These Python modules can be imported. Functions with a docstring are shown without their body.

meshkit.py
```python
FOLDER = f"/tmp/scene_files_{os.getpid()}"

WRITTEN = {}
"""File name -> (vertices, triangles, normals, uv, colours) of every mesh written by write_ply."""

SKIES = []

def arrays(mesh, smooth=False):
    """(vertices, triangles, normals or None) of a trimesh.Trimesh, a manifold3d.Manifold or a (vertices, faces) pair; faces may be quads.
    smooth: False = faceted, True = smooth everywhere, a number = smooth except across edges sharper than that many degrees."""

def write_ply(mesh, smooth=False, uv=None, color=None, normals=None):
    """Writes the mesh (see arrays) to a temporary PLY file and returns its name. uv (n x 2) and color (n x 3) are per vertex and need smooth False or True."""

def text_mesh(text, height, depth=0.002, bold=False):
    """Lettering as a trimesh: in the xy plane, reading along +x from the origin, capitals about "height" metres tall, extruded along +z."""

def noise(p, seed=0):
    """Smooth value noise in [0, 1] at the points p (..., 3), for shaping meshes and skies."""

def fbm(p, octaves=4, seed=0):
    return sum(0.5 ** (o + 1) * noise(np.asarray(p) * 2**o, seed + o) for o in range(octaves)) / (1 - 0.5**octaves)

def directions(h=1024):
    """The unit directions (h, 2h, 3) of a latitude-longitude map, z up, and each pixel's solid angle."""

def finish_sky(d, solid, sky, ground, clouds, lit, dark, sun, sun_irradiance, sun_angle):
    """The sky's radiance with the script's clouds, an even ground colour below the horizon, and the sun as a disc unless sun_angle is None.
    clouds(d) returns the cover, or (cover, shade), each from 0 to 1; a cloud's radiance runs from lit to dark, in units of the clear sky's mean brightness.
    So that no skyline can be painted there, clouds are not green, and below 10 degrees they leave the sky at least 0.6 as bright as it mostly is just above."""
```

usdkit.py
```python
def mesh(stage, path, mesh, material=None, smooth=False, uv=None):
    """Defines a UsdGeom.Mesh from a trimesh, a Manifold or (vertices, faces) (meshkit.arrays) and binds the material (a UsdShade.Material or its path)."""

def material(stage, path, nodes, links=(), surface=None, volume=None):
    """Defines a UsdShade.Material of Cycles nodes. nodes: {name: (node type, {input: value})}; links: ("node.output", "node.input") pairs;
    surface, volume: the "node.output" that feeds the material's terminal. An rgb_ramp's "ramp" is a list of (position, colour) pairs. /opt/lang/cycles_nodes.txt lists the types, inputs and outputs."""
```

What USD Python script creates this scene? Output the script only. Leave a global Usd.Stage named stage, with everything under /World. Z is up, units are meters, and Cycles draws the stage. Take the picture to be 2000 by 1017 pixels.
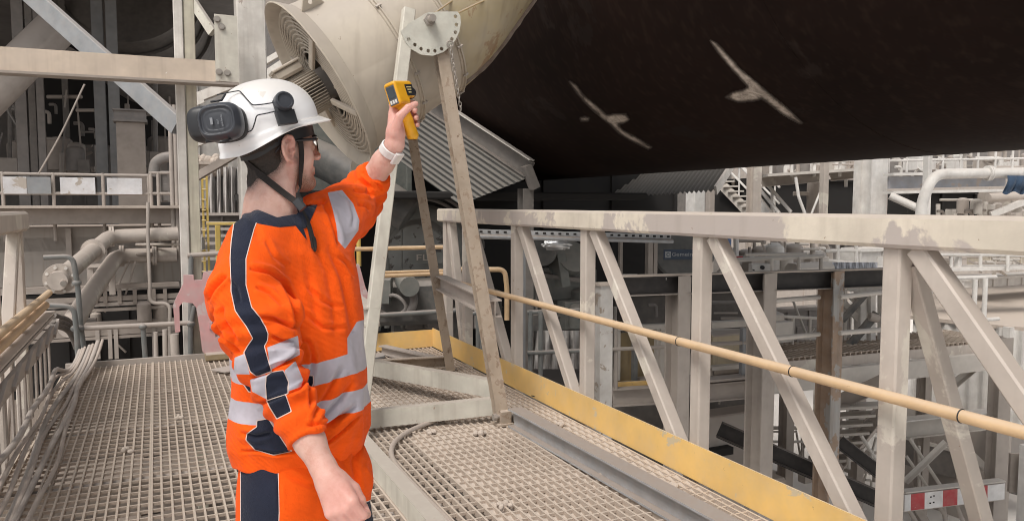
import math, random
import numpy as np, trimesh, usdkit, meshkit
from pxr import Usd, UsdGeom, UsdLux, UsdShade, Gf, Sdf

stage = Usd.Stage.CreateInMemory()
UsdGeom.SetStageUpAxis(stage, UsdGeom.Tokens.z)
UsdGeom.SetStageMetersPerUnit(stage, 1.0)
UsdGeom.Xform.Define(stage, '/World')
UsdGeom.Scope.Define(stage, '/World/Looks')
rng = np.random.default_rng(7)
random.seed(7)

# ---------------------------------------------------------------- camera
FPX, EYE = 1500.0, np.array([0, 0, 1.55])
YAW, PITCH = math.atan(695 / FPX), math.atan(108.5 / FPX)
FW = np.array([math.sin(YAW) * math.cos(PITCH), math.cos(YAW) * math.cos(PITCH), -math.sin(PITCH)])
RT = np.array([math.cos(YAW), -math.sin(YAW), 0.0])
UP = np.cross(RT, FW)
cam = UsdGeom.Camera.Define(stage, '/World/camera')
cam.CreateHorizontalApertureAttr(36.0)
cam.CreateFocalLengthAttr(27.0)
cam.CreateClippingRangeAttr(Gf.Vec2f(0.05, 2000))
cam.CreateExposureAttr(EXPOSURE := 0.55)
cam.AddTransformOp().Set(Gf.Matrix4d(*RT, 0, *UP, 0, *(-FW), 0, *EYE, 1))

# ---------------------------------------------------------------- sky and sun (overcast)
SUN = np.array([-0.44, -0.30, 0.85]); SUN /= np.linalg.norm(SUN)
SUN_EL, SUN_ROT = math.asin(SUN[2]), math.atan2(SUN[0], SUN[1])
sky_mat = usdkit.material(stage, '/World/Looks/sky_look', {
    'sky': ('sky_texture', {'sky_type': 'single_scattering', 'sun_disc': False, 'sun_elevation': SUN_EL, 'sun_rotation': SUN_ROT, 'altitude': 50.0, 'air_density': 1.0, 'aerosol_density': 3.0}),
    'grey': ('hsv', {'saturation': 0.12, 'value': 1.0, 'fac': 1.0}),
    'bg': ('background_shader', {'strength': 0.10})},
    [('sky.color', 'grey.color'), ('grey.color', 'bg.color')], surface='bg.background')
dome = UsdLux.DomeLight.Define(stage, '/World/sky')
UsdShade.MaterialBindingAPI.Apply(dome.GetPrim()).Bind(sky_mat)
dome.GetPrim().SetCustomDataByKey('kind', 'structure')
sun = UsdLux.DistantLight.Define(stage, '/World/sun')
sun.CreateNormalizeAttr(True); sun.CreateIntensityAttr(0.4); sun.CreateAngleAttr(22.0)
sun.CreateColorAttr(Gf.Vec3f(1.0, 0.94, 0.86))
zz = SUN; xx = np.cross([0, 0, 1.0], zz); xx /= np.linalg.norm(xx); yy = np.cross(zz, xx)
sun.AddTransformOp().Set(Gf.Matrix4d(*xx, 0, *yy, 0, *zz, 0, 0, 0, 20, 1))

# ---------------------------------------------------------------- points read off the photograph
def ray(x, y):
    return FW + (x - 1000) / FPX * RT - (y - 508.5) / FPX * UP
def P(x, y, d):
    return EYE + d * ray(x, y)
def on(x, y, axis, v):
    r = ray(x, y); return EYE + r * ((v - EYE[axis]) / r[axis])
def pix(p):
    q = np.asarray(p, float) - EYE; d = q @ FW
    return np.stack([1000 + FPX * (q @ RT) / d, 508.5 - FPX * (q @ UP) / d], -1)
V = lambda *a: np.array(a, float)

# ---------------------------------------------------------------- scene helpers
taken = {}
def numbered(path):
    n = taken.get(path, -1) + 1; taken[path] = n
    return path if n == 0 else f'{path}_{n:03d}'
def tag(prim, label=None, cat=None, group=None, kind=None):
    for k, v in (('label', label), ('category', cat), ('group', group), ('kind', kind)):
        if v: prim.SetCustomDataByKey(k, v)
    return prim
def thing(name, label=None, cat=None, loc=(0, 0, 0), group=None, kind=None):
    x = UsdGeom.Xform.Define(stage, numbered('/World/' + name))
    x.AddTranslateOp().Set(Gf.Vec3d(*map(float, loc)))
    p = tag(x.GetPrim(), label, cat, group, kind)
    ORIG[str(p.GetPath())] = np.array(loc, float)
    return p
ORIG = {}
def origin_of(path):
    for k, v in ORIG.items():
        if path == k or path.startswith(k + '/'): return v
    return np.zeros(3)
def obj(name, m, material, parent=None, smooth=False, label=None, cat=None, group=None, kind=None, loc=None):
    """one mesh, given in world coordinates, as a part of parent or at top level (pivot at its base centre)"""
    base = str(parent.GetPath()) if parent is not None else '/World'
    path = numbered(base + '/' + name)
    if isinstance(m, MB): m = m.mesh()
    if hasattr(m, 'to_mesh'):
        k = m.to_mesh(); m = trimesh.Trimesh(k.vert_properties[:, :3], k.tri_verts, process=False)
    m = m.copy()
    if parent is None:
        b = m.bounds; o = np.array([(b[0, 0] + b[1, 0]) / 2, (b[0, 1] + b[1, 1]) / 2, b[0, 2]]) if loc is None else np.array(loc, float)
    else:
        o = origin_of(base)
    m.apply_translation(-o)
    g = usdkit.mesh(stage, path, m, material, smooth=smooth)
    if parent is None: UsdGeom.Xformable(g).AddTranslateOp().Set(Gf.Vec3d(*map(float, o)))
    return tag(g.GetPrim(), label, cat, group, kind)

def frame(a, b, up=(0, 0, 1)):
    a, b = np.asarray(a, float), np.asarray(b, float)
    t = b - a; L = np.linalg.norm(t); t = t / L
    up = np.asarray(up, float)
    if abs(t @ up) > 0.98 * np.linalg.norm(up): up = V(0, 1, 0) if abs(t[1]) < .9 else V(1, 0, 0)
    s = np.cross(t, up); s /= np.linalg.norm(s); u = np.cross(s, t)
    return a, b, t, s, u, L
class MB:
    """collects shapes of ONE part"""
    def __init__(self): self.v, self.f, self.n = [], [], 0
    def add(self, v, f):
        v = np.asarray(v, float); f = np.asarray(f, int)
        if f.shape[1] == 4: f = np.vstack([f[:, [0, 1, 2]], f[:, [0, 2, 3]]])
        self.v.append(v); self.f.append(f + self.n); self.n += len(v); return self
    def tm(self, m): return self.add(m.vertices, m.faces)
    def mesh(self):
        return trimesh.Trimesh(np.vstack(self.v), np.vstack(self.f), process=False)
    def prism(self, a, b, prof, up=(0, 0, 1)):
        """convex profile (side, up) swept from a to b"""
        a, b, t, s, u, L = frame(a, b, up)
        prof = np.asarray(prof, float); n = len(prof)
        off = prof[:, :1] * s + prof[:, 1:] * u
        v = np.vstack([a + off, b + off]); i = np.arange(n); j = (i + 1) % n
        q = np.stack([i, j, j + n, i + n], 1)
        tri = np.vstack([q[:, [0, 1, 2]], q[:, [0, 2, 3]]])
        k = np.arange(1, n - 1); z = np.zeros_like(k)
        area = np.sum(prof[:, 0] * np.roll(prof[:, 1], -1) - np.roll(prof[:, 0], -1) * prof[:, 1])
        caps = np.vstack([np.stack([z, k + 1, k], 1), np.stack([z + n, k + n, k + 1 + n], 1)])
        f = np.vstack([tri, caps])
        # s x u = -t  => flip if needed
        if area > 0: f = f[:, ::-1]
        return self.add(v, f)
    def bar(self, a, b, w, h, up=(0, 0, 1), ch=0.0):
        w, h = w / 2, h / 2
        if ch <= 0: prof = [(-w, -h), (w, -h), (w, h), (-w, h)]
        else: prof = [(-w + ch, -h), (w - ch, -h), (w, -h + ch), (w, h - ch), (w - ch, h), (-w + ch, h), (-w, h - ch), (-w, -h + ch)]
        return self.prism(a, b, prof, up)
    def box(self, lo, hi, ch=0.0):
        lo, hi = np.minimum(lo, hi).astype(float), np.maximum(lo, hi).astype(float); c = (lo + hi) / 2
        return self.bar((lo[0], c[1], c[2]), (hi[0], c[1], c[2]), hi[1] - lo[1], hi[2] - lo[2], ch=ch)
    def ibeam(self, a, b, h, w, tf=.012, tw=.01, up=(0, 0, 1)):
        a, b, t, s, u, L = frame(a, b, up)
        for k in (-1, 1): self.bar(a + u * k * (h - tf) / 2, b + u * k * (h - tf) / 2, w, tf, up=u)
        return self.bar(a, b, tw, h - 2 * tf - .0004, up=u)
    def channel(self, a, b, h, w, t=.01, up=(0, 0, 1), side=1):
        a, b, tt, s, u, L = frame(a, b, up)
        self.bar(a - s * side * (w / 2 - t / 2), b - s * side * (w / 2 - t / 2), t, h, up=u)
        for k in (-1, 1):
            o = u * k * (h / 2 - t / 2) + s * side * t / 2
            self.bar(a + o, b + o, w - t - .0006, t, up=u)
        return self
    def angle(self, a, b, w, h, t=.008, up=(0, 0, 1), side=1):
        a, b, tt, s, u, L = frame(a, b, up)
        self.bar(a - s * side * (w / 2 - t / 2), b - s * side * (w / 2 - t / 2), t, h, up=u)
        o = -u * (h / 2 - t / 2) + s * side * t / 2
        return self.bar(a + o, b + o, w - t - .0006, t, up=u)
    def tube(self, pts, r, n=10, cap=True):
        pts = np.asarray(pts, float)
        r = np.broadcast_to(np.asarray(r, float), (len(pts),))
        t = np.gradient(pts, axis=0); t /= np.linalg.norm(t, axis=1, keepdims=True) + 1e-12
        up = V(0, 0, 1) if abs(t[0, 2]) < .9 else V(0, 1, 0)
        rings, s = [], np.cross(t[0], up)
        for k in range(len(pts)):
            s = s - t[k] * (s @ t[k]); s /= np.linalg.norm(s); u = np.cross(t[k], s)
            a = np.arange(n) * 2 * np.pi / n
            rings.append(pts[k] + r[k] * (np.cos(a)[:, None] * s + np.sin(a)[:, None] * u))
        v = np.vstack(rings); i = np.arange(n); j = (i + 1) % n; f = []
        for k in range(len(pts) - 1): f.append(np.stack([i + k * n, j + k * n, j + (k + 1) * n, i + (k + 1) * n], 1))
        f = np.vstack(f); f = np.vstack([f[:, [0, 1, 2]], f[:, [0, 2, 3]]])
        if cap:
            k = np.arange(1, n - 1); z = 0 * k; o = (len(pts) - 1) * n
            f = np.vstack([f, np.stack([z, k + 1, k], 1), np.stack([z + o, k + o, k + 1 + o], 1)])
        return self.add(v, f)
    def cyl(self, a, b, r, n=14, r2=None): return self.tube([a, b], [r, r if r2 is None else r2], n)
    def plate(self, pts, th, ch=0):
        """flat polygon of points in one plane (possibly concave), with a thickness, centred on the plane"""
        pts = np.asarray(pts, float); c = pts.mean(0)
        n = np.zeros(3)
        for k in range(len(pts)): n += np.cross(pts[k] - c, pts[(k + 1) % len(pts)] - c)
        n /= np.linalg.norm(n)
        s = pts[1] - pts[0]; s -= n * (s @ n); s /= np.linalg.norm(s); u = np.cross(n, s)
        from shapely.geometry import Polygon
        m = trimesh.creation.extrude_polygon(Polygon(np.stack([(pts - c) @ s, (pts - c) @ u], 1)).buffer(0), th, engine='earcut')
        v = m.vertices - [0, 0, th / 2]
        return self.add(c + v[:, :1] * s + v[:, 1:2] * u + v[:, 2:] * n, m.faces)
    def sphere(self, c, r, sub=2, sc=(1, 1, 1)):
        m = trimesh.creation.icosphere(sub, r); return self.add(m.vertices * np.array(sc) + np.asarray(c, float), m.faces)
    def lathe(self, a, axis, prof, n=48, cap=False):
        """profile of (distance along the axis, radius)"""
        axis = np.asarray(axis, float); axis = axis / np.linalg.norm(axis)
        s = np.cross(axis, V(0, 0, 1) if abs(axis[2]) < .9 else V(0, 1, 0)); s /= np.linalg.norm(s); u = np.cross(axis, s)
        an = np.arange(n) * 2 * np.pi / n; ring = np.cos(an)[:, None] * s + np.sin(an)[:, None] * u
        v = np.vstack([np.asarray(a, float) + axis * x + ring * r for x, r in prof]); i = np.arange(n); j = (i + 1) % n
        f = np.vstack([np.stack([i + k * n, j + k * n, j + (k + 1) * n, i + (k + 1) * n], 1) for k in range(len(prof) - 1)])
        return self.add(v, f)
    def bolt(self, c, axis, r=.014, h=.012):
        axis = np.asarray(axis, float) / np.linalg.norm(axis); c = np.asarray(c, float)
        return self.cyl(c, c + axis * h, r, 6)

def arc_path(pts, rad=.1, n=6):
    """polyline with rounded corners"""
    pts = [np.asarray(p, float) for p in pts]; out = [pts[0]]
    for k in range(1, len(pts) - 1):
        a, b, c = pts[k - 1], pts[k], pts[k + 1]
        r = min(rad, np.linalg.norm(a - b) * .45, np.linalg.norm(c - b) * .45)
        p0 = b + (a - b) / np.linalg.norm(a - b) * r; p1 = b + (c - b) / np.linalg.norm(c - b) * r
        for t in np.linspace(0, 1, n): out.append((1 - t) ** 2 * p0 + 2 * t * (1 - t) * b + t * t * p1)
    out.append(pts[-1]); return np.array(out)
def spline(pts, n=8):
    from scipy.interpolate import CubicSpline
    pts = np.asarray(pts, float); u = np.r_[0, np.cumsum(np.linalg.norm(np.diff(pts, axis=0), axis=1))]
    return CubicSpline(u, pts)(np.linspace(0, u[-1], n * (len(pts) - 1) + 1))

# ---------------------------------------------------------------- materials
LOOK = {}
DUST = (.42, .355, .31)
def look(name, col, rough=.6, dust=.35, dustcol=DUST, var=.18, scale=4.0, bump=.15, bscale=60.0, chip=None, chip_at=.64, chip_scale=9.0, metal=0.0, spec=.4, streak=0.0, spot=None, spot_at=.675):
    """painted or bare surface with uneven tone, settled dust on what faces up, and optional patches of another paint"""
    if name in LOOK: return LOOK[name]
    n = {'geo': ('geometry', {}), 'n1': ('noise_texture', {'scale': scale, 'detail': 5.0, 'roughness': .6}),
         'v1': ('map_range', {'from_min': .3, 'from_max': .7, 'to_min': 1 - var, 'to_max': 1 + var, 'clamp': True}),
         'c1': ('mix_color', {'blend_type': 'multiply', 'fac': 1.0, 'a': col}),
         'sep': ('separate_xyz', {}), 'upw': ('map_range', {'range_type': 'smoothstep', 'from_min': .15, 'from_max': .85, 'to_min': 0.0, 'to_max': .75, 'clamp': True}),
         'n2': ('noise_texture', {'scale': scale * 2.3, 'detail': 6.0, 'roughness': .65}),
         'd1': ('map_range', {'from_min': .38, 'from_max': .66, 'to_min': dust * .35, 'to_max': dust * 1.25, 'clamp': True}),
         'dadd': ('math', {'math_type': 'add', 'use_clamp': True}),
         'c2': ('mix_color', {'b': dustcol}),
         'n3': ('noise_texture', {'scale': bscale, 'detail': 4.0, 'roughness': .6}),
         'bmp': ('bump', {'strength': bump, 'distance': .004}),
         'p': ('principled_bsdf', {'roughness': rough, 'metallic': metal, 'specular_ior_level': spec})}
    L = [('geo.position', 'n1.vector'), ('n1.fac', 'v1.value'), ('v1.result', 'c1.b'), ('geo.normal', 'sep.vector'), ('sep.z', 'upw.value'),
         ('geo.position', 'n2.vector'), ('n2.fac', 'd1.value'), ('upw.result', 'dadd.value1'), ('d1.result', 'dadd.value2'), ('dadd.value', 'c2.fac'),
         ('geo.position', 'n3.vector'), ('n3.fac', 'bmp.height'), ('bmp.normal', 'p.normal'), ('c2.result', 'p.base_color')]
    src = 'c1.result'
    if chip is not None:
        n['n4'] = ('noise_texture', {'scale': chip_scale, 'detail': 7.0, 'roughness': .62, 'distortion': .4})
        n['m4'] = ('map_range', {'from_min': chip_at, 'from_max': chip_at + .025, 'to_min': 0.0, 'to_max': 1.0, 'clamp': True})
        n['c4'] = ('mix_color', {'b': chip})
        L += [('geo.position', 'n4.vector'), ('n4.fac', 'm4.value'), ('m4.result', 'c4.fac'), (src, 'c4.a')]; src = 'c4.result'
    if streak > 0:
        n['mp'] = ('mapping', {'scale': (14.0, 14.0, .8)}); n['n5'] = ('noise_texture', {'scale': 1.0, 'detail': 4.0})
        n['m5'] = ('map_range', {'from_min': .52, 'from_max': .7, 'to_min': 0.0, 'to_max': streak, 'clamp': True})
        n['c5'] = ('mix_color', {'b': (.16, .11, .075)})
        L += [('geo.position', 'mp.vector'), ('mp.vector', 'n5.vector'), ('n5.fac', 'm5.value'), ('m5.result', 'c5.fac'), (src, 'c5.a')]; src = 'c5.result'
    if spot is not None:
        n['n6'] = ('noise_texture', {'scale': 17.0, 'detail': 5.0, 'roughness': .7}); n['m6'] = ('map_range', {'from_min': spot_at, 'from_max': spot_at + .03, 'to_min': 0.0, 'to_max': .85, 'clamp': True})
        n['c6'] = ('mix_color', {'b': spot}); L += [('geo.position', 'n6.vector'), ('n6.fac', 'm6.value'), ('m6.result', 'c6.fac'), ('c2.result', 'c6.a')]
        L = [l for l in L if l != ('c2.result', 'p.base_color')] + [('c6.result', 'p.base_color')]
    L.append((src, 'c2.a'))
    LOOK[name] = usdkit.material(stage, '/World/Looks/' + name, n, L, surface='p.BSDF')
    return LOOK[name]
def plain(name, col, rough=.5, metal=0.0, spec=.5, var=.08, scale=20.0, bump=0.0, bscale=120.0, **kw):
    if name in LOOK: return LOOK[name]
    n = {'geo': ('geometry', {}), 'n1': ('noise_texture', {'scale': scale, 'detail': 4.0}),
         'v1': ('map_range', {'from_min': .3, 'from_max': .7, 'to_min': 1 - var, 'to_max': 1 + var, 'clamp': True}),
         'c1': ('mix_color', {'blend_type': 'multiply', 'fac': 1.0, 'a': col}),
         'n3': ('noise_texture', {'scale': bscale, 'detail': 3.0}), 'bmp': ('bump', {'strength': bump, 'distance': .002}),
         'p': ('principled_bsdf', {'roughness': rough, 'metallic': metal, 'specular_ior_level': spec, **kw})}
    LOOK[name] = usdkit.material(stage, '/World/Looks/' + name, n, [('geo.position', 'n1.vector'), ('n1.fac', 'v1.value'), ('v1.result', 'c1.b'), ('c1.result', 'p.base_color'),
        ('geo.position', 'n3.vector'), ('n3.fac', 'bmp.height'), ('bmp.normal', 'p.normal')], surface='p.BSDF')
    return LOOK[name]

M_TRUSS = look('cream_paint_dusty', (.72, .65, .54), rough=.5, dust=.28, dustcol=(.49, .425, .37), scale=2.6, chip=(.475, .42, .39), chip_at=.50, chip_scale=1.1, bump=.2, streak=.14, spot=(.20, .115, .065), spot_at=.69)
M_POST = look('lilac_dusty_paint', (.52, .462, .41), rough=.55, dust=.4, dustcol=(.45, .39, .345), scale=2.5, chip=(.70, .655, .57), chip_at=.56, chip_scale=1.8, streak=.14, spot=(.26, .17, .11), spot_at=.69)
M_YELLOW = look('yellow_paint', (.80, .51, .16), rough=.45, dust=.34, dustcol=(.62, .48, .31), scale=2.0, chip=(.60, .50, .34), chip_at=.62, chip_scale=5.0, spot=(.32, .20, .10), spot_at=.68)
M_TAN = look('tan_tube', (.62, .425, .24), rough=.55, dust=.2, dustcol=(.60, .45, .31), scale=5, spot=(.30, .19, .11), spot_at=.67)
M_GRATE = look('dusty_grating', (.40, .325, .265), rough=.8, dust=.6, dustcol=(.50, .42, .35), scale=6, bump=.4, bscale=90)
M_GALV = look('galvanised', (.42, .44, .46), rough=.45, dust=.3, scale=8, metal=.3)
M_LEG = look('stand_cream', (.60, .575, .50), rough=.5, dust=.3, dustcol=(.45, .40, .35), chip=(.30, .20, .13), chip_at=.67, chip_scale=14, streak=.25)
M_LEGR = look('stand_rusty', (.36, .285, .215), rough=.7, dust=.35, dustcol=(.46, .385, .32), chip=(.25, .175, .12), chip_at=.56, chip_scale=16, streak=.25, spot=(.14, .08, .045), spot_at=.64)
M_FAN = look('fan_dusty_cream', (.52, .46, .375), rough=.55, dust=.4, dustcol=(.43, .375, .32), scale=1.6, var=.16, streak=.2, spot=(.20, .15, .11), spot_at=.70)
M_NOZ = look('nozzle_scorched', (.42, .34, .20), rough=.6, dust=.45, dustcol=(.42, .37, .30), scale=2.0, chip=(.30, .17, .07), chip_at=.56, chip_scale=3, streak=.3)
M_STEEL = look('dusty_steel', (.38, .335, .295), rough=.65, dust=.6, dustcol=(.40, .35, .315))
M_STEELD = look('dusty_steel_dark', (.14, .13, .12), rough=.65, dust=.35, dustcol=(.26, .225, .20))
M_BLACK = look('black_paint', (.020, .018, .018), rough=.5, dust=.10, dustcol=(.20, .17, .15))
M_BGREY = look('blue_grey_steel', (.25, .265, .28), rough=.5, dust=.3, dustcol=(.36, .33, .31))
M_WHITEP = look('white_dusty_paint', (.68, .65, .60), rough=.55, dust=.4, dustcol=(.50, .45, .41), chip=(.40, .33, .27), chip_at=.67, streak=.3)
M_CONC = look('dusty_concrete', (.40, .37, .34), rough=.9, dust=.5, scale=1.2, bump=.5, bscale=20)
M_DUSTM = look('settled_dust', (.47, .40, .345), rough=.95, dust=.5, dustcol=(.50, .43, .37), scale=3, bump=.5, bscale=80)
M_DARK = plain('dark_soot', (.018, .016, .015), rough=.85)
M_RUBBER = plain('black_rubber', (.02, .02, .021), rough=.6, bump=.1)
M_BOLT = look('bolt_steel', (.33, .31, .28), rough=.5, dust=.4, metal=.4)
M_YPIPE = look('yellow_rail', (.66, .47, .10), rough=.5, dust=.25)
# ================================================================= ground and the walkway
g = MB(); N = 60
gx, gy = np.meshgrid(np.linspace(-60, 90, N), np.linspace(-40, 120, N), indexing='ij')
gz = -3.55 + .05 * (meshkit.fbm(np.stack([gx * .13, gy * .13, 0 * gx], -1)) - .5)
idx = np.arange(N * N).reshape(N, N)
g.add(np.stack([gx, gy, gz], -1).reshape(-1, 3), np.stack([idx[:-1, :-1], idx[1:, :-1], idx[1:, 1:], idx[:-1, 1:]], -1).reshape(-1, 4))
M_GROUND = look('pale_ground', (.62, .58, .53), rough=.95, dust=.4, dustcol=(.70, .66, .62), scale=.5, bump=.4, bscale=12)
obj('ground', g, M_GROUND, smooth=True, kind='structure', loc=(0, 0, -3.55))

XL, XR, Y0, Y1 = -.82, 2.70, 1.2, 8.30
fl = thing('walkway_floor', kind='structure', loc=(0, Y0, 0))
PANELS = [(-.82, -.075), (-.065, 1.075), (1.085, 2.30), (2.31, 2.69)]
for pa, pb in PANELS:
    nb = int(round((pb - pa) / .05)); 
    for k in range(nb + 1):
        x = pa + (pb - pa) * k / nb
        w = .010 + .002 * random.random()
        obj('bearing_bar', MB().bar((x, Y0, -.016), (x, Y1, -.016), w, .032), M_GRATE, fl)
rows = np.arange(Y0 + .05, Y1, .1)
for pa, pb in PANELS:
    for y in rows:
        if y < 2.2 and pa < 1: continue
        zt = -.0035 + random.uniform(-.001, .001)
        obj('cross_bar', MB().bar((pa + .006, y, zt - .0075), (pb - .006, y, zt - .0075), .009 + .003 * random.random(), .015), M_GRATE, fl)
for y in np.arange(1.5, 8.4, 1.13):
    obj('joist', MB().ibeam((XL, y, -.14), (XR, y, -.14), .2, .1), M_STEEL, fl)
for x in (-.07, 1.08, 2.305):
    obj('stringer', MB().ibeam((x, Y0, -.37), (x, Y1, -.37), .24, .12), M_STEEL, fl)
obj('edge_angle', MB().bar((XL, Y1 + .03, .005), (.55, Y1 + .03, .005), .05, .075), M_STEEL, fl)
# dusty tray seen through the bars
ud = MB(); n1, n2 = 40, 80
ux, uy = np.meshgrid(np.linspace(-4.5, XR, n1), np.linspace(Y0, 15.0, n2), indexing='ij')
uz = -1.7 + .09 * meshkit.fbm(np.stack([ux * 2.1, uy * 2.1, 0 * ux], -1), octaves=4)
idx = np.arange(n1 * n2).reshape(n1, n2)
ud.add(np.stack([ux, uy, uz], -1).reshape(-1, 3), np.stack([idx[:-1, :-1], idx[1:, :-1], idx[1:, 1:], idx[:-1, 1:]], -1).reshape(-1, 4))
obj('dust_bed', ud, look('brown_dust', (.14, .11, .09), rough=.95, dust=.2, dustcol=(.22, .18, .15), scale=3, bump=.5), smooth=True, kind='stuff', label='grey brown dust lying below the walkway grating', cat='dust')
# dust packed into the right hand cells, sloped inside each cell
def dust_fill(name, x0, x1, y0, y1, lab, lev):
    xs = np.arange(x0, x1, .0125); ys = np.arange(y0, y1, .0125)
    X, Y = np.meshgrid(xs, ys, indexing='ij')
    f = ((Y - (Y0 + .05)) / .1) % 1.0
    big = meshkit.fbm(np.stack([X * 1.4, Y * 1.4, 0 * X + 3], -1), octaves=3)
    fine = meshkit.noise(np.stack([X * 25, Y * 25, 0 * X], -1))
    Z = -.034 + .024 * f ** 1.3 + .004 * fine + (big - .5) * .05 + lev
    Z = np.minimum(Z, -.003 + .004 * (fine - .5))
    i = np.arange(X.size).reshape(X.shape)
    obj(name, MB().add(np.stack([X, Y, Z], -1).reshape(-1, 3), np.stack([i[:-1, :-1], i[1:, :-1], i[1:, 1:], i[:-1, 1:]], -1).reshape(-1, 4)),
        M_DUSTM, smooth=True, kind='stuff', label=lab, cat='dust')
dust_fill('packed_dust', 1.5, 2.30, 2.6, 6.2, 'pale dust packed into the grating between the two floor rails', -.007)
dust_fill('packed_dust', 2.31, 2.69, 2.0, 8.2, 'pale dust packed into the narrow grating strip beside the yellow kick plate', .004)

# crumbs
crumbs = [(1180, 925, 'largest'), (985, 985, ''), (840, 845, ''), (935, 845, ''), (355, 815, ''), (245, 880, ''), (1100, 830, ''), (1310, 950, '')]
where = ['dust crumb on the grating left of the long galvanised floor rail', 'dust crumb on the grating near the bottom edge, right of the hose', 'dust crumb beside the bend of the grey hose',
         'dust crumb in front of the stand foot with the roller', 'dust crumb on the left grating near the worker, farther one', 'dust crumb on the left grating near the worker, nearer one',
         'dust crumb on the narrow strip just past the galvanised rail end', 'dust crumb on the narrow strip half way along the yellow kick plate']
for (px, py, _), lb in zip(crumbs, where):
    c = on(px, py, 2, .005); m = MB()
    for k in range(4):
        s = trimesh.creation.icosphere(1, 1.0); v = s.vertices * (.012 + .012 * rng.random(3)) * (1 + .3 * (meshkit.noise(s.vertices * 2 + k) - .5))[:, None]
        m.add(v + c + V(*(rng.uniform(-.035, .035, 2)), .004), s.faces)
    obj('dust_crumb', m, M_DUSTM, label=lb, cat='debris')

# ----------------------------------------------------------------- right truss
XT = 2.80
YP = [2.22, 3.48, 4.75, 5.94, 7.10, 7.66]
tr = thing('truss_parapet', 'cream box section truss with dusty diagonals along the right of the walkway', 'truss', (XT, 1.0, 0))
obj('top_rail', MB().bar((XT - .005, -.3, 1.4415), (XT - .005, 7.80, 1.4415), .13, .137, ch=.016), M_TRUSS, tr, smooth=20)
for y in [.95] + YP:
    obj('post', MB().bar((XT, y, -.25), (XT, y, 1.373), .085, .085, up=(1, 0, 0), ch=.008), M_POST, tr, smooth=20)
for a, b in [(2.17, .95), (3.42, 2.28), (4.69, 3.55), (5.88, 4.82), (7.04, 6.0), (7.6, 7.16)]:
    obj('diagonal', MB().bar((XT, a - .05, 1.373), (XT, b - .02, -.03), .08, .082, up=(1, 0, 0), ch=.008), M_POST, tr, smooth=20)
obj('bottom_chord', MB().bar((XT, -.3, -.31), (XT, 7.8, -.31), .1, .118), M_POST, tr)
for y in (2.22,):
    obj('raker', MB().bar((XT + .06, y - .02, 1.30), (XT + .50, y - .25, -.35), .07, .07, up=(0, 1, 0), ch=.006), M_POST, tr, smooth=20)
kp = obj('kick_plate', MB().box((2.716, -.2, .002), (2.724, 7.938, .205)), M_YELLOW, None, label='yellow kick plate along the foot of the right hand truss', cat='kick plate')
obj('kick_plate', MB().box((1.2, 7.93, .002), (2.7158, 7.938, .19)), M_YELLOW, None, label='yellow kick plate across the far end of the walkway', cat='kick plate')
pole = thing('guard_pole', 'tan scaffold tube with dark joint rings fixed along the right truss', 'pole', (2.70, 1.0, .77))
obj('tube', MB().cyl((2.70, -.2, .762), (2.70, 7.0, .78), .0245, 16), M_TAN, pole, smooth=40)
for px, py in ((1548, 722), (1878, 815), (1326, 667)):
    c = on(px, py, 0, 2.70); z = .762 + (c[1] + .2) / 7.2 * .018
    a = np.linspace(0, 2 * np.pi, 25)
    obj('joint_ring', MB().tube(np.stack([2.70 + .0252 * np.cos(a), c[1] + 0 * a, z + .0252 * np.sin(a)], 1), .0026, 6), M_RUBBER, pole, smooth=40)

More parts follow.
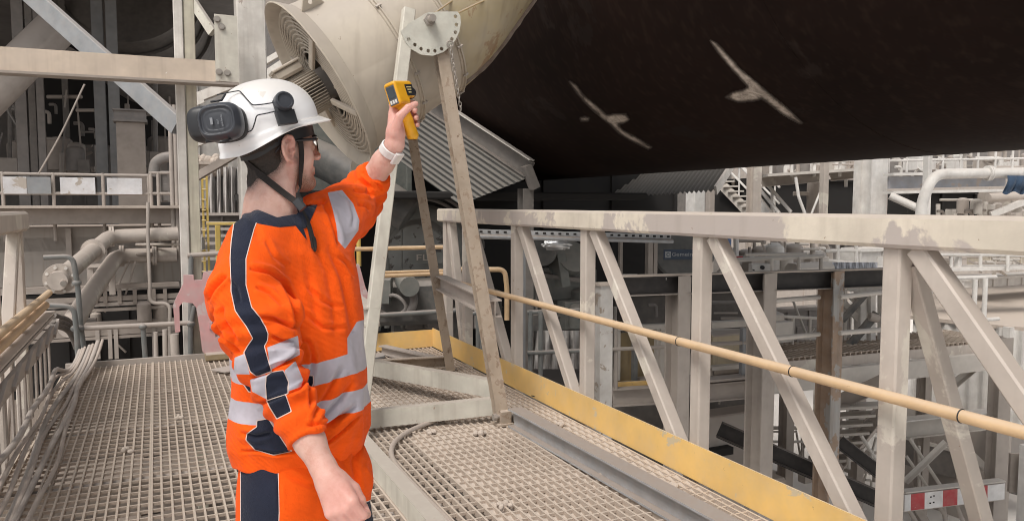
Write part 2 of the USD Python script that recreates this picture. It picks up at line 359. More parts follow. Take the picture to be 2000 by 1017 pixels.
# ----------------------------------------------------------------- left truss
XQ = -.97
tl = thing('truss_parapet', 'dusty beige box truss whose rounded top rail ends at the left edge', 'truss', (XQ, 1.0, 0))
obj('top_rail', MB().bar((XQ, 1.0, 1.425), (XQ, 7.05, 1.425), .14, .15, ch=.02), M_POST, tl, smooth=20)
for y in (3.35, 4.6, 5.85, 6.9):
    obj('post', MB().bar((XQ, y, -.25), (XQ, y, 1.35), .085, .085, up=(1, 0, 0), ch=.008), M_POST, tl, smooth=20)
for a, b in ((6.83, 5.93), (5.78, 4.68), (4.5, 3.45)):
    obj('diagonal', MB().bar((XQ, a - .05, 1.35), (XQ, b, -.05), .08, .08, up=(1, 0, 0), ch=.008), M_POST, tl, smooth=20)
# ================================================================= rotary kiln
KX, KZ, KR = 5.40, 4.18, 2.25
M_KILN = look('kiln_shell', (.0125, .0060, .0042), rough=.7, spec=.12, dust=.03, dustcol=(.045, .03, .024), scale=.7, var=.4, bump=.3, bscale=30, chip=(.017, .011, .009), chip_at=.60, chip_scale=1.1, streak=.05)
kiln = thing('rotary_kiln', 'huge dark brown rotary kiln shell passing overhead on the right', 'kiln', (KX, 0, KZ))
k = MB().lathe((KX, -9, KZ), (0, 1, 0), [(0, .2), (0, KR), (27, KR), (27, .2)], 128)
obj('shell', k, M_KILN, kiln, smooth=40)
for y in (-3.0, 3.9, 11.2):
    obj('weld_seam', MB().lathe((KX, y, KZ), (0, 1, 0), [(-.012, KR - .01), (-.008, KR + .003), (.008, KR + .003), (.012, KR - .01)], 128), M_KILN, kiln, smooth=60)
def kiln_hit(x, y, off=.004):
    r = ray(x, y); ox, oz = EYE[0] - KX, EYE[2] - KZ; R = KR + off
    a = r[0] ** 2 + r[2] ** 2; b = ox * r[0] + oz * r[2]; c = ox * ox + oz * oz - R * R
    return EYE + r * ((-b - math.sqrt(max(b * b - a * c, 0))) / a)
M_SCAR = usdkit.material(stage, '/World/Looks/scraped_scale', {
    'geo': ('geometry', {}), 'n1': ('noise_texture', {'scale': 9.0, 'detail': 9.0, 'roughness': .75, 'distortion': .6}), 'at': ('attribute', {'attribute': 'worn'}),
    'm1': ('map_range', {'from_min': .25, 'from_max': .75, 'to_min': .25, 'to_max': 1.25}), 'mul': ('math', {'math_type': 'multiply', 'use_clamp': True}),
    'r': ('rgb_ramp', {'ramp': [(0, (.0125, .0060, .0042)), (.35, (.06, .044, .034)), (.8, (.46, .39, .325)), (1, (.60, .53, .46))]}), 'p': ('principled_bsdf', {'roughness': .8})},
    [('geo.position', 'n1.vector'), ('n1.fac', 'm1.value'), ('m1.result', 'mul.value1'), ('at.fac', 'mul.value2'), ('mul.value', 'r.fac'), ('r.color', 'p.base_color')], surface='p.BSDF')
from shapely.geometry import Polygon, Point, LineString
import shapely
def scar(poly, lab):
    pg = Polygon(poly).buffer(2.8); x0, y0, x1, y1 = pg.bounds
    st = 2.0; xs, ys = np.arange(x0 - 2, x1 + 3, st), np.arange(y0 - 2, y1 + 3, st)
    X, Y = np.meshgrid(xs, ys, indexing='ij')
    pts = shapely.points(X.ravel(), Y.ravel()); ins = shapely.contains(pg, pts)
    d = shapely.distance(pts, pg.exterior) * np.where(ins, 1, -1); d = d.reshape(X.shape)
    i = np.arange(X.size).reshape(X.shape); ok = (d[:-1, :-1] > -1) & (d[1:, 1:] > -1) & (d[1:, :-1] > -1) & (d[:-1, 1:] > -1)
    q = np.stack([i[:-1, :-1], i[:-1, 1:], i[1:, 1:], i[1:, :-1]], -1)[ok]
    used, inv = np.unique(q, return_inverse=True); q = inv.reshape(-1, 4)
    W = np.array([kiln_hit(X.ravel()[u], Y.ravel()[u]) for u in used])
    p = obj('scrape', MB().add(W, q), M_SCAR, kiln, smooth=True, label=lab)
    UsdGeom.PrimvarsAPI(p).CreatePrimvar('worn', Sdf.ValueTypeNames.FloatArray, 'vertex').Set([float(v) for v in np.clip((d.ravel()[used] + 1) / 8.0, 0, 1)])
scar([(1388,80),(1400,86),(1420,108),(1445,135),(1475,160),(1500,182),(1535,210),(1566,240),(1560,240),(1530,224),(1500,200),(1488,192),(1470,197),(1440,198),(1418,190),(1430,182),(1455,176),(1462,170),(1448,155),(1430,135),(1405,105)], 'larger pale scrape with a side smear')
scar([(1113,160),(1125,168),(1140,188),(1165,208),(1185,226),(1200,224),(1222,224),(1228,234),(1218,240),(1205,243),(1215,255),(1240,268),(1272,288),(1266,290),(1235,275),(1210,260),(1195,245),(1178,232),(1155,212),(1130,185)], 'smaller pale scrape')
scar([(1134,231),(1142,229),(1150,231),(1149,235),(1136,236)], 'tiny pale fleck')

# ================================================================= the blower on its stand
st_ = thing('blower_stand', 'cream and rusty steel A-frame stand with quadrant plate on the grating', 'stand', (1.75, 5.8, 0))
APN, APR = 5.36, 6.66
obj('leg', MB().channel((2.195, 4.92, .05), (1.905, APN, 2.70), .075, .09, .010, up=(0, 1, 0), side=1), M_LEGR, st_, label='rusty brown leg')
obj('leg', MB().bar((1.185, 4.98, .05), (1.675, APN, 2.93), .085, .075, up=(0, 1, 0), ch=.006), M_LEG, st_, smooth=20, label='cream leg')
obj('leg', MB().angle((2.455, 6.69, .0), (1.965, APR, 2.93), .085, .075, .012, up=(0, 1, 0)), M_LEGR, st_)
obj('leg', MB().angle((1.245, 6.74, .0), (1.78, APR, 2.93), .085, .075, .012, up=(0, 1, 0)), M_LEG, st_)
def inset(m, name, mat, **k): return obj(name, m, mat, st_, **k)
inset(MB().channel((1.15, 5.17, .075), (2.24, 4.99, .11), .12, .07, .009, side=-1), 'base_beam', M_LEG)
inset(MB().channel((2.26, 5.08, .20), (1.52, 6.85, .13), .13, .08, .009, side=1), 'base_beam', M_LEG)
inset(MB().channel((1.50, 6.78, .10), (2.46, 6.73, .08), .11, .07, .009), 'base_beam', M_LEGR)
inset(MB().ibeam((2.36, 6.66, .84), (2.21, 5.06, .80), .13, .10), 'tie_beam', M_STEEL)
inset(MB().ibeam((1.36, 6.70, .84), (1.30, 5.05, .80), .13, .10), 'tie_beam', M_LEG)
inset(MB().ibeam((2.10, 7.75, .05), (2.43, 6.85, .05), .09, .09), 'base_beam', M_STEEL)
# foot with pin
inset(MB().box((2.16, 4.845, .005), (2.24, 4.925, .10), ch=.004).box((2.135, 4.83, -.001), (2.255, 4.94, .012)), 'foot', M_LEGR)
inset(MB().cyl((2.13, 4.88, .06), (2.28, 4.88, .06), .016, 10).cyl((2.115, 4.88, .06), (2.14, 4.88, .06), .026, 6).cyl((2.262, 4.88, .06), (2.30, 4.88, .06), .05, 16), 'axle', M_BOLT, smooth=40)
inset(MB().box((1.14, 4.90, .0), (1.23, 5.0, .10), ch=.004), 'foot', M_LEG)
# quadrant plate
qp = [(783,62),(800,46),(822,33),(829,28),(838,25),(847,26),(852,24),(893,24),(898,32),(899,45),(896,62),(890,76),(882,88),(865,102),(845,109),(822,107),(803,96),(790,80)]
q2 = np.array([on(x, y, 1, 5.29)[[0, 2]] for x, y in qp]); pg = Polygon(q2).buffer(.006).buffer(-.004)
for x, y in [(798,78),(810,88),(822,96),(836,100),(849,100),(862,96),(882,77),(889,64),(891,49),(889,33)]:
    h = on(x, y, 1, 5.29); pg = pg.difference(Point(h[0], h[2]).buffer(.0135, 12))
m = trimesh.creation.extrude_polygon(pg, .014, engine='earcut'); vv = m.vertices
M_QUAD = look('quadrant_paint', (.57, .565, .50), rough=.5, dust=.3, dustcol=(.47, .42, .36), chip=(.36, .29, .22), chip_at=.69, chip_scale=12, scale=6)
inset(MB().add(np.stack([vv[:, 0], 5.283 + vv[:, 2], vv[:, 1]], 1), m.faces[:, ::-1]), 'quadrant_plate', M_QUAD)
c = on(838, 40, 1, 5.283)
inset(MB().cyl(c, c - V(0, .085, 0), .026, 14).cyl(c, c - V(0, .03, 0), .042, 6), 'pivot_pin', M_BOLT, smooth=40)
c = on(878, 87, 1, 5.283); a = np.linspace(0, 2 * np.pi, 21)
inset(MB().tube(np.stack([c[0] + .022 * np.cos(a), c[1] - .012 + 0 * a, c[2] + .022 * np.sin(a)], 1), .006, 6), 'lock_ring', M_BOLT, smooth=40)
ch = MB()
p = c + V(0, -.02, -.03)
for k in range(15):
    a = np.linspace(0, 2 * np.pi, 13); ax = V(1, 0, 0) if k % 2 else V(0, 1, 0)
    w = .010 * np.cos(a)[:, None] * ax + .021 * np.sin(a)[:, None] * V(.1, 0, -1)
    ch.tube(p + w, .0035, 5); p = p + V(.0045 + (.004 if k % 3 == 0 else 0), .0015, -.030)
inset(ch, 'lock_chain', M_BOLT, smooth=40)

FC, FU = V(1.17, 6.0, 2.45), V(.848, 0, .53)
FU = FU / np.linalg.norm(FU); FB = V(0, 1, 0); FN = np.cross(FU, FB); FN = FN if FN[2] > 0 else -FN
fan = thing('kiln_cooling_blower', 'large dusty cream blower with finned motor in its grilled inlet, tilted up', 'blower', tuple(FC))
def fobj(name, m, mat=M_FAN, smooth=30, **k): return obj(name, m, mat, fan, smooth=smooth, **k)
fobj('inlet_ring', MB().lathe(FC, FU, [(.10, .600), (.045, .640), (.0, .675), (-.022, .690), (-.030, .683), (-.022, .672), (.0, .655), (.04, .628), (.09, .588)], 96), smooth=60)
fobj('casing', MB().lathe(FC, FU, [(.085, .612), (.16, .605), (.36, .598), (.56, .590), (.95, .570)], 96), smooth=60)
for s, r in ((.53, .594), (.94, .572)):
    b = MB().lathe(FC, FU, [(s - .022, r), (s - .018, r + .012), (s - .003, r + .012), (s - .003, r + .030), (s + .003, r + .030), (s + .003, r + .012), (s + .018, r + .012), (s + .022, r)], 96)
    fobj('band', b)
    for an in np.arange(0, 2 * np.pi, np.pi / 7):
        d_ = math.cos(an) * FB + math.sin(an) * FN
        fobj('bolt', MB().cyl(FC + FU * (s - .022) + d_ * (r + .022), FC + FU * (s + .022) + d_ * (r + .022), .011, 6), M_BOLT)
# scorched discharge nozzle, bending up
TH0 = math.atan2(FU[2], FU[0]); prof = []
c = FC + FU * .95; th = TH0; nseg = 14; ctr = [c]; ths = [th]
for k in range(nseg):
    th = TH0 + math.radians(17) * min(1, (k + 1) / 5); c = c + .068 * V(math.cos(th), 0, math.sin(th)); ctr.append(c); ths.append(th)
an = np.arange(72) * 2 * np.pi / 72; rings = []
for k, (c, th) in enumerate(zip(ctr, ths)):
    n_ = V(-math.sin(th), 0, math.cos(th)); r = .572 - .08 * (k / nseg)
    rings.append(c + r * (np.cos(an)[:, None] * FB + np.sin(an)[:, None] * n_))
vv = np.vstack(rings); i = np.arange(72); j = (i + 1) % 72
ff = np.vstack([np.stack([i + k * 72, j + k * 72, j + (k + 1) * 72, i + (k + 1) * 72], 1) for k in range(nseg)])
fobj('nozzle', MB().add(vv, ff), M_NOZ, smooth=60)
# ragged rusty seam flange along the nozzle underside
rg = MB(); pts_o, pts_i = [], []
rr = np.random.default_rng(3)
for k, (c, th) in enumerate(zip(ctr, ths)):
    n_ = V(-math.sin(th), 0, math.cos(th)); r = .572 - .08 * (k / nseg); d_ = -n_ * .90 - FB * .436
    pts_i.append(c + d_ * (r - .004)); pts_o.append(c + d_ * (r + .022 + .012 * rr.random()))
pi_, po = np.array(pts_i), np.array(pts_o); w = V(0, .006, 0); n_ = len(pi_)
vv = np.vstack([pi_ - w, po - w, po + w, pi_ + w]); q = []
for k in range(n_ - 1):
    for a_ in range(4): b_ = (a_ + 1) % 4; q.append([a_ * n_ + k, b_ * n_ + k, b_ * n_ + k + 1, a_ * n_ + k + 1])
fobj('seam_flange', MB().add(vv, np.array(q)), look('rust_edge', (.10, .06, .035), rough=.8, dust=.4), smooth=False)
# lug on the inlet ring
ld_ = FN * .80 - FB * .60; le_ = np.cross(FU, ld_); lc = FC + FU * .16 + ld_ * .60
t2 = Polygon([(-.10, 0), (.10, 0), (.035, .10), (-.035, .10)]).buffer(.006).difference(Point(0, .055).buffer(.02))
m = trimesh.creation.extrude_polygon(t2, .014, engine='earcut')
fobj('lifting_lug', MB().add(lc + m.vertices[:, :1] * FU * .9 + m.vertices[:, 1:2] * ld_ + m.vertices[:, 2:] * le_, m.faces), smooth=False)
# grille: conical louvre rings and spokes
for k, r in enumerate(np.linspace(.27, .585, 10)):
    fobj('grille_ring', MB().lathe(FC, FU, [(.03, r - .010), (.024, r - .002), (.030, r + .006), (.036, r - .002), (.03, r - .010)], 72), smooth=60)
for an in np.arange(0, 2 * np.pi, np.pi / 4) + .3:
    d_ = math.cos(an) * FB + math.sin(an) * FN
    fobj('grille_spoke', MB().bar(FC + FU * .042 + d_ * .2, FC + FU * .042 + d_ * .60, .02, .012, up=FU), smooth=False)
fobj('inlet_plate', MB().lathe(FC, FU, [(.062, .30), (.058, .62), (.066, .62), (.070, .30), (.062, .30)], 72), smooth=30)
fobj('impeller_hub', MB().lathe(FC, FU, [(.20, .02), (.20, .24), (.45, .28), (.5, .02)], 40), M_STEELD, smooth=40)
for k in range(9):
    an = k * 2 * np.pi / 9; d_ = math.cos(an) * FB + math.sin(an) * FN; e_ = -math.sin(an) * FB + math.cos(an) * FN
    b = [FC + FU * .25 + d_ * .2 - e_ * .09, FC + FU * .36 + d_ * .2 + e_ * .09, FC + FU * .36 + d_ * .57 + e_ * .12, FC + FU * .25 + d_ * .57 - e_ * .06]
    fobj('impeller_blade', MB().plate(b, .006), M_STEELD, smooth=False)
# motor
mt0, mt1 = FC - FU * .30, FC + FU * .16
fobj('motor', MB().cyl(mt0 + FU * .02, mt1, .125, 28).cyl(mt0 - FU * .045, mt0 + FU * .02, .105, 28, .135), M_STEELD, smooth=40)
for an in np.arange(0, 2 * np.pi, np.pi / 22):
    d_ = math.cos(an) * FB + math.sin(an) * FN
    fobj('cooling_fin', MB().bar(mt0 + FU * .03 + d_ * .145, mt0 + FU * .29 + d_ * .145, .005, .05, up=d_), M_FAN, smooth=False)
jb = FC - FU * .17 + FN * .20 - FB * .04
fobj('junction_box', MB().bar(jb - FU * .10, jb + FU * .10, .18, .075, up=FN, ch=.02).bar(jb - FU * .11 + FN * .045, jb + FU * .11 + FN * .045, .20, .02, up=FN, ch=.006), M_FAN, smooth=20)
for sg in (-1, 1):
    for e in (0, 1):
        a_ = FC + FU * (-.02) + FB * sg * .16 + FN * (.14 if e else -.14); fobj('motor_bracket', MB().bar(a_, FC + FU * .03 + FB * sg * .42 + FN * (.30 if e else -.30), .05, .03, up=FU, ch=.005), M_FAN, smooth=20)
for (x, y), (x2, y2) in (((850, 25), (905, -14)), ((896, 25), (965, -8))):
    p0 = on(x, y, 1, 5.30); p1 = on(x2, y2, 1, 5.55)
    obj('stay_rod', MB().cyl(p0, p1, .007, 8), look('brassy_rod', (.50, .36, .17), rough=.5, dust=.2), st_, smooth=40)
# trunnion between casing and stand
for ya, yb in ((5.30, 5.50), (6.50, 6.72)): fobj('trunnion', MB().cyl((1.83, ya, 2.865), (1.83, yb, 2.865), .05, 16), smooth=40)

# ================================================================= floor rails, hose and scraps
obj('floor_rail', MB().ibeam((2.335, 1.2, .068), (2.245, 4.80, .068), .13, .105, .012, .01), M_GALV, None, label='long galvanised I-beam rail on the grating, ahead of the rusty stand leg', cat='rail')
obj('floor_rail', MB().channel((1.125, 1.2, .058), (1.125, 4.90, .058), .11, .085, .010), M_LEG, None, label='cream channel rail on the grating beside the worker\'s leg', cat='rail')
hp = [on(x, y, 2, .022) for x, y in ((872, 811), (845, 822), (806, 838), (775, 858), (764, 880), (772, 905), (800, 938), (835, 975), (870, 1010), (910, 1060))]
obj('hose', MB().tube(spline(hp, 8), .016, 14), look('grey_hose', (.52, .475, .43), rough=.6, dust=.5), None, smooth=50, label='grey hose curving over the grating in front of the stand', cat='hose')
for pts, lb in ((((1038, 772), (1052, 778), (1066, 782), (1082, 791)), 'short black wire end by the middle of the yellow kick plate'), (((885, 692), (890, 683), (896, 679), (906, 678)), 'short black wire end curling at the far end of the yellow kick plate')):
    w = [on(x, y, 2, .01) + V(0, 0, .012 * (i in (1, 2))) for i, (x, y) in enumerate(pts)]
    obj('wire', MB().tube(spline(w, 5), .005, 6), M_RUBBER, None, smooth=50, label=lb, cat='wire')
obj('scrap_plate', MB().plate([on(x, y, 2, .02) for x, y in ((412, 722), (440, 716), (465, 712), (470, 722), (440, 727))], .012), M_STEEL, None, label='flat pointed steel scrap on the grating left of the worker', cat='scrap')
obj('scrap_plate', MB().plate([on(x, y, 2, .02) for x, y in ((712, 694), (748, 690), (752, 696), (722, 703), (700, 706))], .02), M_BGREY, None, label='flat grey scrap on the far grating, right of the cream stand leg', cat='scrap')

# ================================================================= corrugated canopy under the kiln
def corrugated(A, B, Cc, D, pitch, amp, nv=12):
    """sheet A-B / D-C; waves run along A->B, counted across A->D"""
    A, B, Cc, D = (np.asarray(q, float) for q in (A, B, Cc, D)); L = np.linalg.norm(D - A); nu = int(L / pitch * 8)
    u, v = np.meshgrid(np.linspace(0, 1, nu), np.linspace(0, 1, nv), indexing='ij')
    Pt = (A * (1 - u[..., None]) + D * u[..., None]) * (1 - v[..., None]) + (B * (1 - u[..., None]) + Cc * u[..., None]) * v[..., None]
    n = np.cross(B - A, D - A); n /= np.linalg.norm(n)
    Pt = Pt + n * (amp * np.sin(u * L / pitch * 2 * np.pi))[..., None]
    i = np.arange(u.size).reshape(u.shape)
    return Pt.reshape(-1, 3), np.stack([i[:-1, :-1], i[1:, :-1], i[1:, 1:], i[:-1, 1:]], -1).reshape(-1, 4)
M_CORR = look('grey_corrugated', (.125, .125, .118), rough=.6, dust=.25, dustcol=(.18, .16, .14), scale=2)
ca = thing('canopy', 'grey corrugated canopy with dark edge beam sloping down under the kiln', 'canopy', tuple(P(930, 300, 9.6)))
cA, cB, cC = P(832, 216, 9.9), P(1030, 348, 9.2), P(898, 400, 9.7)
cD = cA + (cC - cB)
obj('roof_sheet', MB().add(*corrugated(cA, cB, cC, cD, .085, .016)), M_CORR, ca, smooth=True)
obj('edge_beam', MB().channel(cA + V(.03, 0, .10), cB + V(.03, 0, .10), .20, .09, .012), M_STEELD, ca)
obj('flashing', MB().bar(cA + V(.03, -.06, .212), cB + V(.03, -.06, .212), .12, .012), M_WHITEP, ca)
obj('post', MB().ibeam(cB + V(.05, .15, -.12), V(*(cB + V(.05, .15, 0))[:2], -3.5), .16, .14, up=(0, 1, 0)), M_STEELD, ca)
obj('bracket', MB().bar(cB + V(-.02, .0, .15), cB + V(.10, .0, -.12), .10, .14, up=(0, 1, 0), ch=.01), M_STEELD, ca)
ca2 = thing('canopy', 'small dark corrugated canopy with ragged eave beyond the kiln, above the truss rail', 'canopy', tuple(P(1300, 350, 15)))
dA, dB, dC = P(1428, 322, 14), P(1395, 372, 13.2), P(1180, 385, 16)
dD = dA + (dC - dB)
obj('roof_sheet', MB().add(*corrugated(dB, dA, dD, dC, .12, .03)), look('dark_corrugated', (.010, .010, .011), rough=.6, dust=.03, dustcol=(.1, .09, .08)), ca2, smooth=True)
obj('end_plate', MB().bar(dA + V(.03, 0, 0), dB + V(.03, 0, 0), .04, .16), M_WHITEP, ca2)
# ================================================================= signed distance modelling for the worker
def snet(sdf, lo, hi, h, blk=8, slack=1.25):
    """naive surface nets on the blocks that hold the surface; returns vertices, triangles"""
    lo = np.asarray(lo, float); hi = np.asarray(hi, float); H = h * blk
    nb = np.ceil((hi - lo) / H).astype(int)
    B = np.stack(np.meshgrid(*[np.arange(n) for n in nb], indexing='ij'), -1).reshape(-1, 3)
    dc = sdf(lo + (B + .5) * H); B = B[np.abs(dc) < H * .87 * slack]
    o = np.stack(np.meshgrid(*[np.arange(blk + 1)] * 3, indexing='ij'), -1).reshape(-1, 3)
    S = nb * blk + 2
    key = lambda q: (q[..., 0] * S[1] + q[..., 1]) * S[2] + q[..., 2]
    G = (B[:, None] * blk + o).reshape(-1, 3); K, first = np.unique(key(G), return_index=True); G = G[first]
    D = np.concatenate([sdf(lo + g_ * h) for g_ in np.array_split(G, max(1, len(G) // 400000))])
    oc = np.stack(np.meshgrid(*[np.arange(blk)] * 3, indexing='ij'), -1).reshape(-1, 3)
    Cc = (B[:, None] * blk + oc).reshape(-1, 3)
    corners = np.array([[i, j, k] for i in (0, 1) for j in (0, 1) for k in (0, 1)])
    kc = key(Cc); di = np.stack([np.searchsorted(K, kc + (c[0] * S[1] + c[1]) * S[2] + c[2]) for c in corners], 1)
    d8 = D[di]; act = (d8.min(1) < 0) & (d8.max(1) >= 0)
    Cc, d8, kc = Cc[act], d8[act], kc[act]
    acc = np.zeros((len(Cc), 3)); cnt = np.zeros(len(Cc))
    for a in range(8):
        for b in range(a + 1, 8):
            if np.abs(corners[a] - corners[b]).sum() != 1: continue
            cr = (d8[:, a] < 0) != (d8[:, b] < 0); t = np.where(cr, d8[:, a] / np.where(cr, d8[:, a] - d8[:, b], 1), 0)
            acc += np.where(cr[:, None], corners[a] + t[:, None] * (corners[b] - corners[a]), 0); cnt += cr
    Vv = lo + (Cc + acc / cnt[:, None]) * h
    order = np.argsort(kc); ks = kc[order]
    def cell(q):
        kk = key(q); p = np.searchsorted(ks, kk); p = np.clip(p, 0, len(ks) - 1); ok = ks[p] == kk
        return np.where(ok, order[p], -1)
    F = []
    for ax in range(3):
        e = [0, 0, 0]; e[ax] = 1; c1 = int(np.dot(e, [4, 2, 1]))
        cr = (d8[:, 0] < 0) != (d8[:, c1] < 0); q = Cc[cr]; neg = d8[cr, 0] < 0
        u, w = np.zeros(3, int), np.zeros(3, int); u[(ax + 1) % 3] = 1; w[(ax + 2) % 3] = 1
        i0, i1, i2, i3 = cell(q), cell(q - u), cell(q - u - w), cell(q - w)
        ok = (i0 >= 0) & (i1 >= 0) & (i2 >= 0) & (i3 >= 0)
        Q = np.stack([i0, i1, i2, i3], 1)[ok]; Q[~neg[ok]] = Q[~neg[ok]][:, ::-1]; F.append(Q)
    Q = np.vstack(F)
    return Vv, np.vstack([Q[:, [0, 1, 2]], Q[:, [0, 2, 3]]])
def normals(v, f):
    n = np.zeros_like(v); fn = np.cross(v[f[:, 1]] - v[f[:, 0]], v[f[:, 2]] - v[f[:, 0]])
    for k in range(3): np.add.at(n, f[:, k], fn)
    return n / np.maximum(np.linalg.norm(n, axis=1, keepdims=True), 1e-12)
def relax(v, f, it=3, lam=.5):
    e = np.vstack([f[:, [0, 1]], f[:, [1, 2]], f[:, [2, 0]]]); e = np.vstack([e, e[:, ::-1]])
    deg = np.bincount(e[:, 0], minlength=len(v))[:, None]
    for k in range(it):
        for l in (lam, -lam * 1.03):
            s = np.zeros_like(v)
            for c in range(3): s[:, c] = np.bincount(e[:, 0], v[e[:, 1], c], len(v))
            v = v + l * (s / np.maximum(deg, 1) - v)
    return v
def smin(a, b, k):
    h = np.clip(.5 + .5 * (b - a) / k, 0, 1); return b + (a - b) * h - k * h * (1 - h)
def smax(a, b, k): return -smin(-a, -b, k)
def rcone(p, a, b, ra, rb):
    a = np.asarray(a, float); b = np.asarray(b, float); ab = b - a
    t = np.clip((p - a) @ ab / (ab @ ab), 0, 1); d = p - a - t[:, None] * ab
    return np.sqrt((d * d).sum(1)) - (ra + (rb - ra) * t)
def chain(p, pts, k=0.0):
    """pts: (position, radius) one after the other"""
    out = None
    for (a, ra), (b, rb) in zip(pts[:-1], pts[1:]):
        d = rcone(p, a, b, ra, rb); out = d if out is None else (np.minimum(out, d) if k <= 0 else smin(out, d, k))
    return out
def ball(p, c, r): return np.sqrt(((p - np.asarray(c, float)) ** 2).sum(1)) - r
def ell(p, c, r, M=None):
    q = p - np.asarray(c, float)
    if M is not None: q = q @ np.asarray(M, float).T
    r = np.asarray(r, float); k0 = np.sqrt(((q / r) ** 2).sum(1)); k1 = np.sqrt(((q / r ** 2) ** 2).sum(1))
    return k0 * (k0 - 1) / np.maximum(k1, 1e-9)
def sstep(a, b, x): t = np.clip((x - a) / (b - a), 0, 1); return t * t * (3 - 2 * t)

FH = V(math.sin(YAW), math.cos(YAW), 0)          # level forward of the camera, for headings
def heading(deg): return math.cos(math.radians(deg)) * RT + math.sin(math.radians(deg)) * FH
ZU = V(0, 0, 1)
# ---- skeleton
hg = heading(45); hl = np.cross(ZU, hg)           # face direction, its left
pt = math.radians(8); HX = hg * math.cos(pt) + ZU * math.sin(pt); HZ = ZU * math.cos(pt) - hg * math.sin(pt); HY = hl
HC = P(542, 288, 2.03)
def hw(x, y, z): return HC + x * HX + y * HY + z * HZ
def to_head(p): q = p - HC; return np.stack([q @ HX, q @ HY, q @ HZ], 1)
tl_ = (.62 * RT + .78 * FH); tl_ /= np.linalg.norm(tl_); tf_ = np.cross(tl_, ZU)  # torso left, torso front
NB = P(528, 432, 2.0)
S_R, E_R, W_R = P(488, 492, 1.88), P(525, 705, 1.80), P(640, 930, 1.70)
S_L, E_L, W_L = P(645, 428, 2.15), P(703, 388, 2.41), P(770, 283, 2.28)
# torso sections: height, centre, half width (along tl_), half depth (along tf_)
def trow(px, py, d, a, b): c = P(px, py, d); return (c[2], c, a, b)
TOR = [trow(560, 400, 2.02, .06, .05), trow(560, 440, 2.02, .135, .088), trow(568, 490, 2.03, .180, .122), trow(574, 560, 2.03, .186, .135), trow(582, 650, 2.03, .186, .142), trow(588, 740, 2.03, .188, .148),
       trow(591, 800, 2.03, .190, .150), trow(590, 850, 2.03, .186, .146), trow(588, 890, 2.03, .170, .128), trow(590, 1000, 2.03, .168, .124)]
def stack(p, rows, grow=0.0):
    z = np.array([r[0] for r in rows]); o = np.argsort(z); z = z[o]
    C_ = np.array([rows[i][1] for i in o]); a = np.interp(p[:, 2], z, [rows[i][2] for i in o]) + grow; b = np.interp(p[:, 2], z, [rows[i][3] for i in o]) + grow
    cx, cy = np.interp(p[:, 2], z, C_[:, 0]), np.interp(p[:, 2], z, C_[:, 1])
    q = p[:, :2] - np.stack([cx, cy], 1); u, w = q @ tl_[:2], q @ tf_[:2]
    k0 = np.sqrt((u / a) ** 2 + (w / b) ** 2); k1 = np.sqrt((u / a ** 2) ** 2 + (w / b ** 2) ** 2)
    d = np.where(k0 > 1e-6, k0 * (k0 - 1) / np.maximum(k1, 1e-9), -np.minimum(a, b))
    return np.maximum(d, np.maximum(p[:, 2] - z[-1], z[0] - p[:, 2]))

# ---- skin: head with a face, neck, hidden trunk, both arms, hands
def head_sdf(p):
    q = to_head(p); m = q.copy(); m[:, 1] = np.abs(m[:, 1])
    d = ell(q, (-.010, 0, .035), (.099, .076, .095))
    d = smin(d, ell(m, (.028, 0, -.042), (.062, .056, .082)), .03)
    d = smin(d, rcone(m, (-.012, .050, -.052), (.058, .016, -.103), .021, .017), .025)
    d = smin(d, ell(q, (.073, 0, -.103), (.020, .024, .020)), .02)
    d = smin(d, ball(m, (.048, .034, -.030), .026), .025)
    d = smin(d, rcone(m, (.083, 0, .016), (.070, .040, .012), .012, .011), .018)
    d = smax(d, -ell(m, (.098, .033, -.006), (.022, .020, .014)), .014)
    d = smin(d, ell(m, (.074, .032, -.006), (.016, .017, .015)), .004)
    d = smin(d, rcone(q, (.086, 0, .010), (.110, 0, -.030), .0075, .0105), .012)
    d = smin(d, ball(q, (.1125, 0, -.034), .0115), .008)
    d = smin(d, ball(m, (.101, .0115, -.037), .0085), .007)
    d = smax(d, -ball(m, (.106, .0065, -.0455), .0035), .003)
    d = smin(d, rcone(m, (.0945, 0, -.064), (.083, .024, -.068), .0065, .004), .006)
    d = smin(d, rcone(m, (.0925, 0, -.077), (.082, .022, -.072), .0075, .004), .006)
    d = smax(d, -rcone(m, (.1035, 0, -.0705), (.090, .026, -.0705), .0022, .0015), .004)
    # ears
    e = m - V(-.010, .0800, -.008); ca, sa = math.cos(.42), math.sin(.42)
    ex, ey = e[:, 0] * ca + e[:, 1] * sa, -e[:, 0] * sa * -1 * 0 + e[:, 1] * ca - e[:, 0] * sa * -1 * -1 * 0
    ey = e[:, 1] * ca - (-e[:, 0]) * sa; ex = e[:, 0] * ca + e[:, 1] * sa * .35
    ez = e[:, 2] * math.cos(.18) + ex * math.sin(.18); ex = ex * math.cos(.18) - e[:, 2] * math.sin(.18)
    E3 = np.stack([ex, ey, ez], 1)
    plate = ell(E3, (-.004, .001, .002), (.021, .0045, .030))
    hel = [((.010, .004, .012), .0045), ((.011, .005, .024), .0048), ((.002, .006, .033), .005), ((-.012, .006, .032), .005), ((-.022, .006, .021), .005), ((-.025, .006, .004), .0048), ((-.019, .005, -.014), .0046), ((-.008, .004, -.028), .0065), ((.002, .002, -.030), .006)]
    anti = [((-.002, .004, .020), .0035), ((-.012, .005, .010), .004), ((-.012, .005, -.006), .0042), ((-.004, .004, -.016), .004)]
    ear = smin(plate, smin(chain(E3, [(V(*a), r) for a, r in hel]), chain(E3, [(V(*a), r) for a, r in anti]), .002), .004)
    ear = smax(ear, -ell(E3, (.000, .010, -.004), (.0115, .010, .016)), .004)
    ear = smin(ear, ball(E3, (.010, .004, -.004), .0055), .005)
    d = smin(d, ear, .006)
    return d
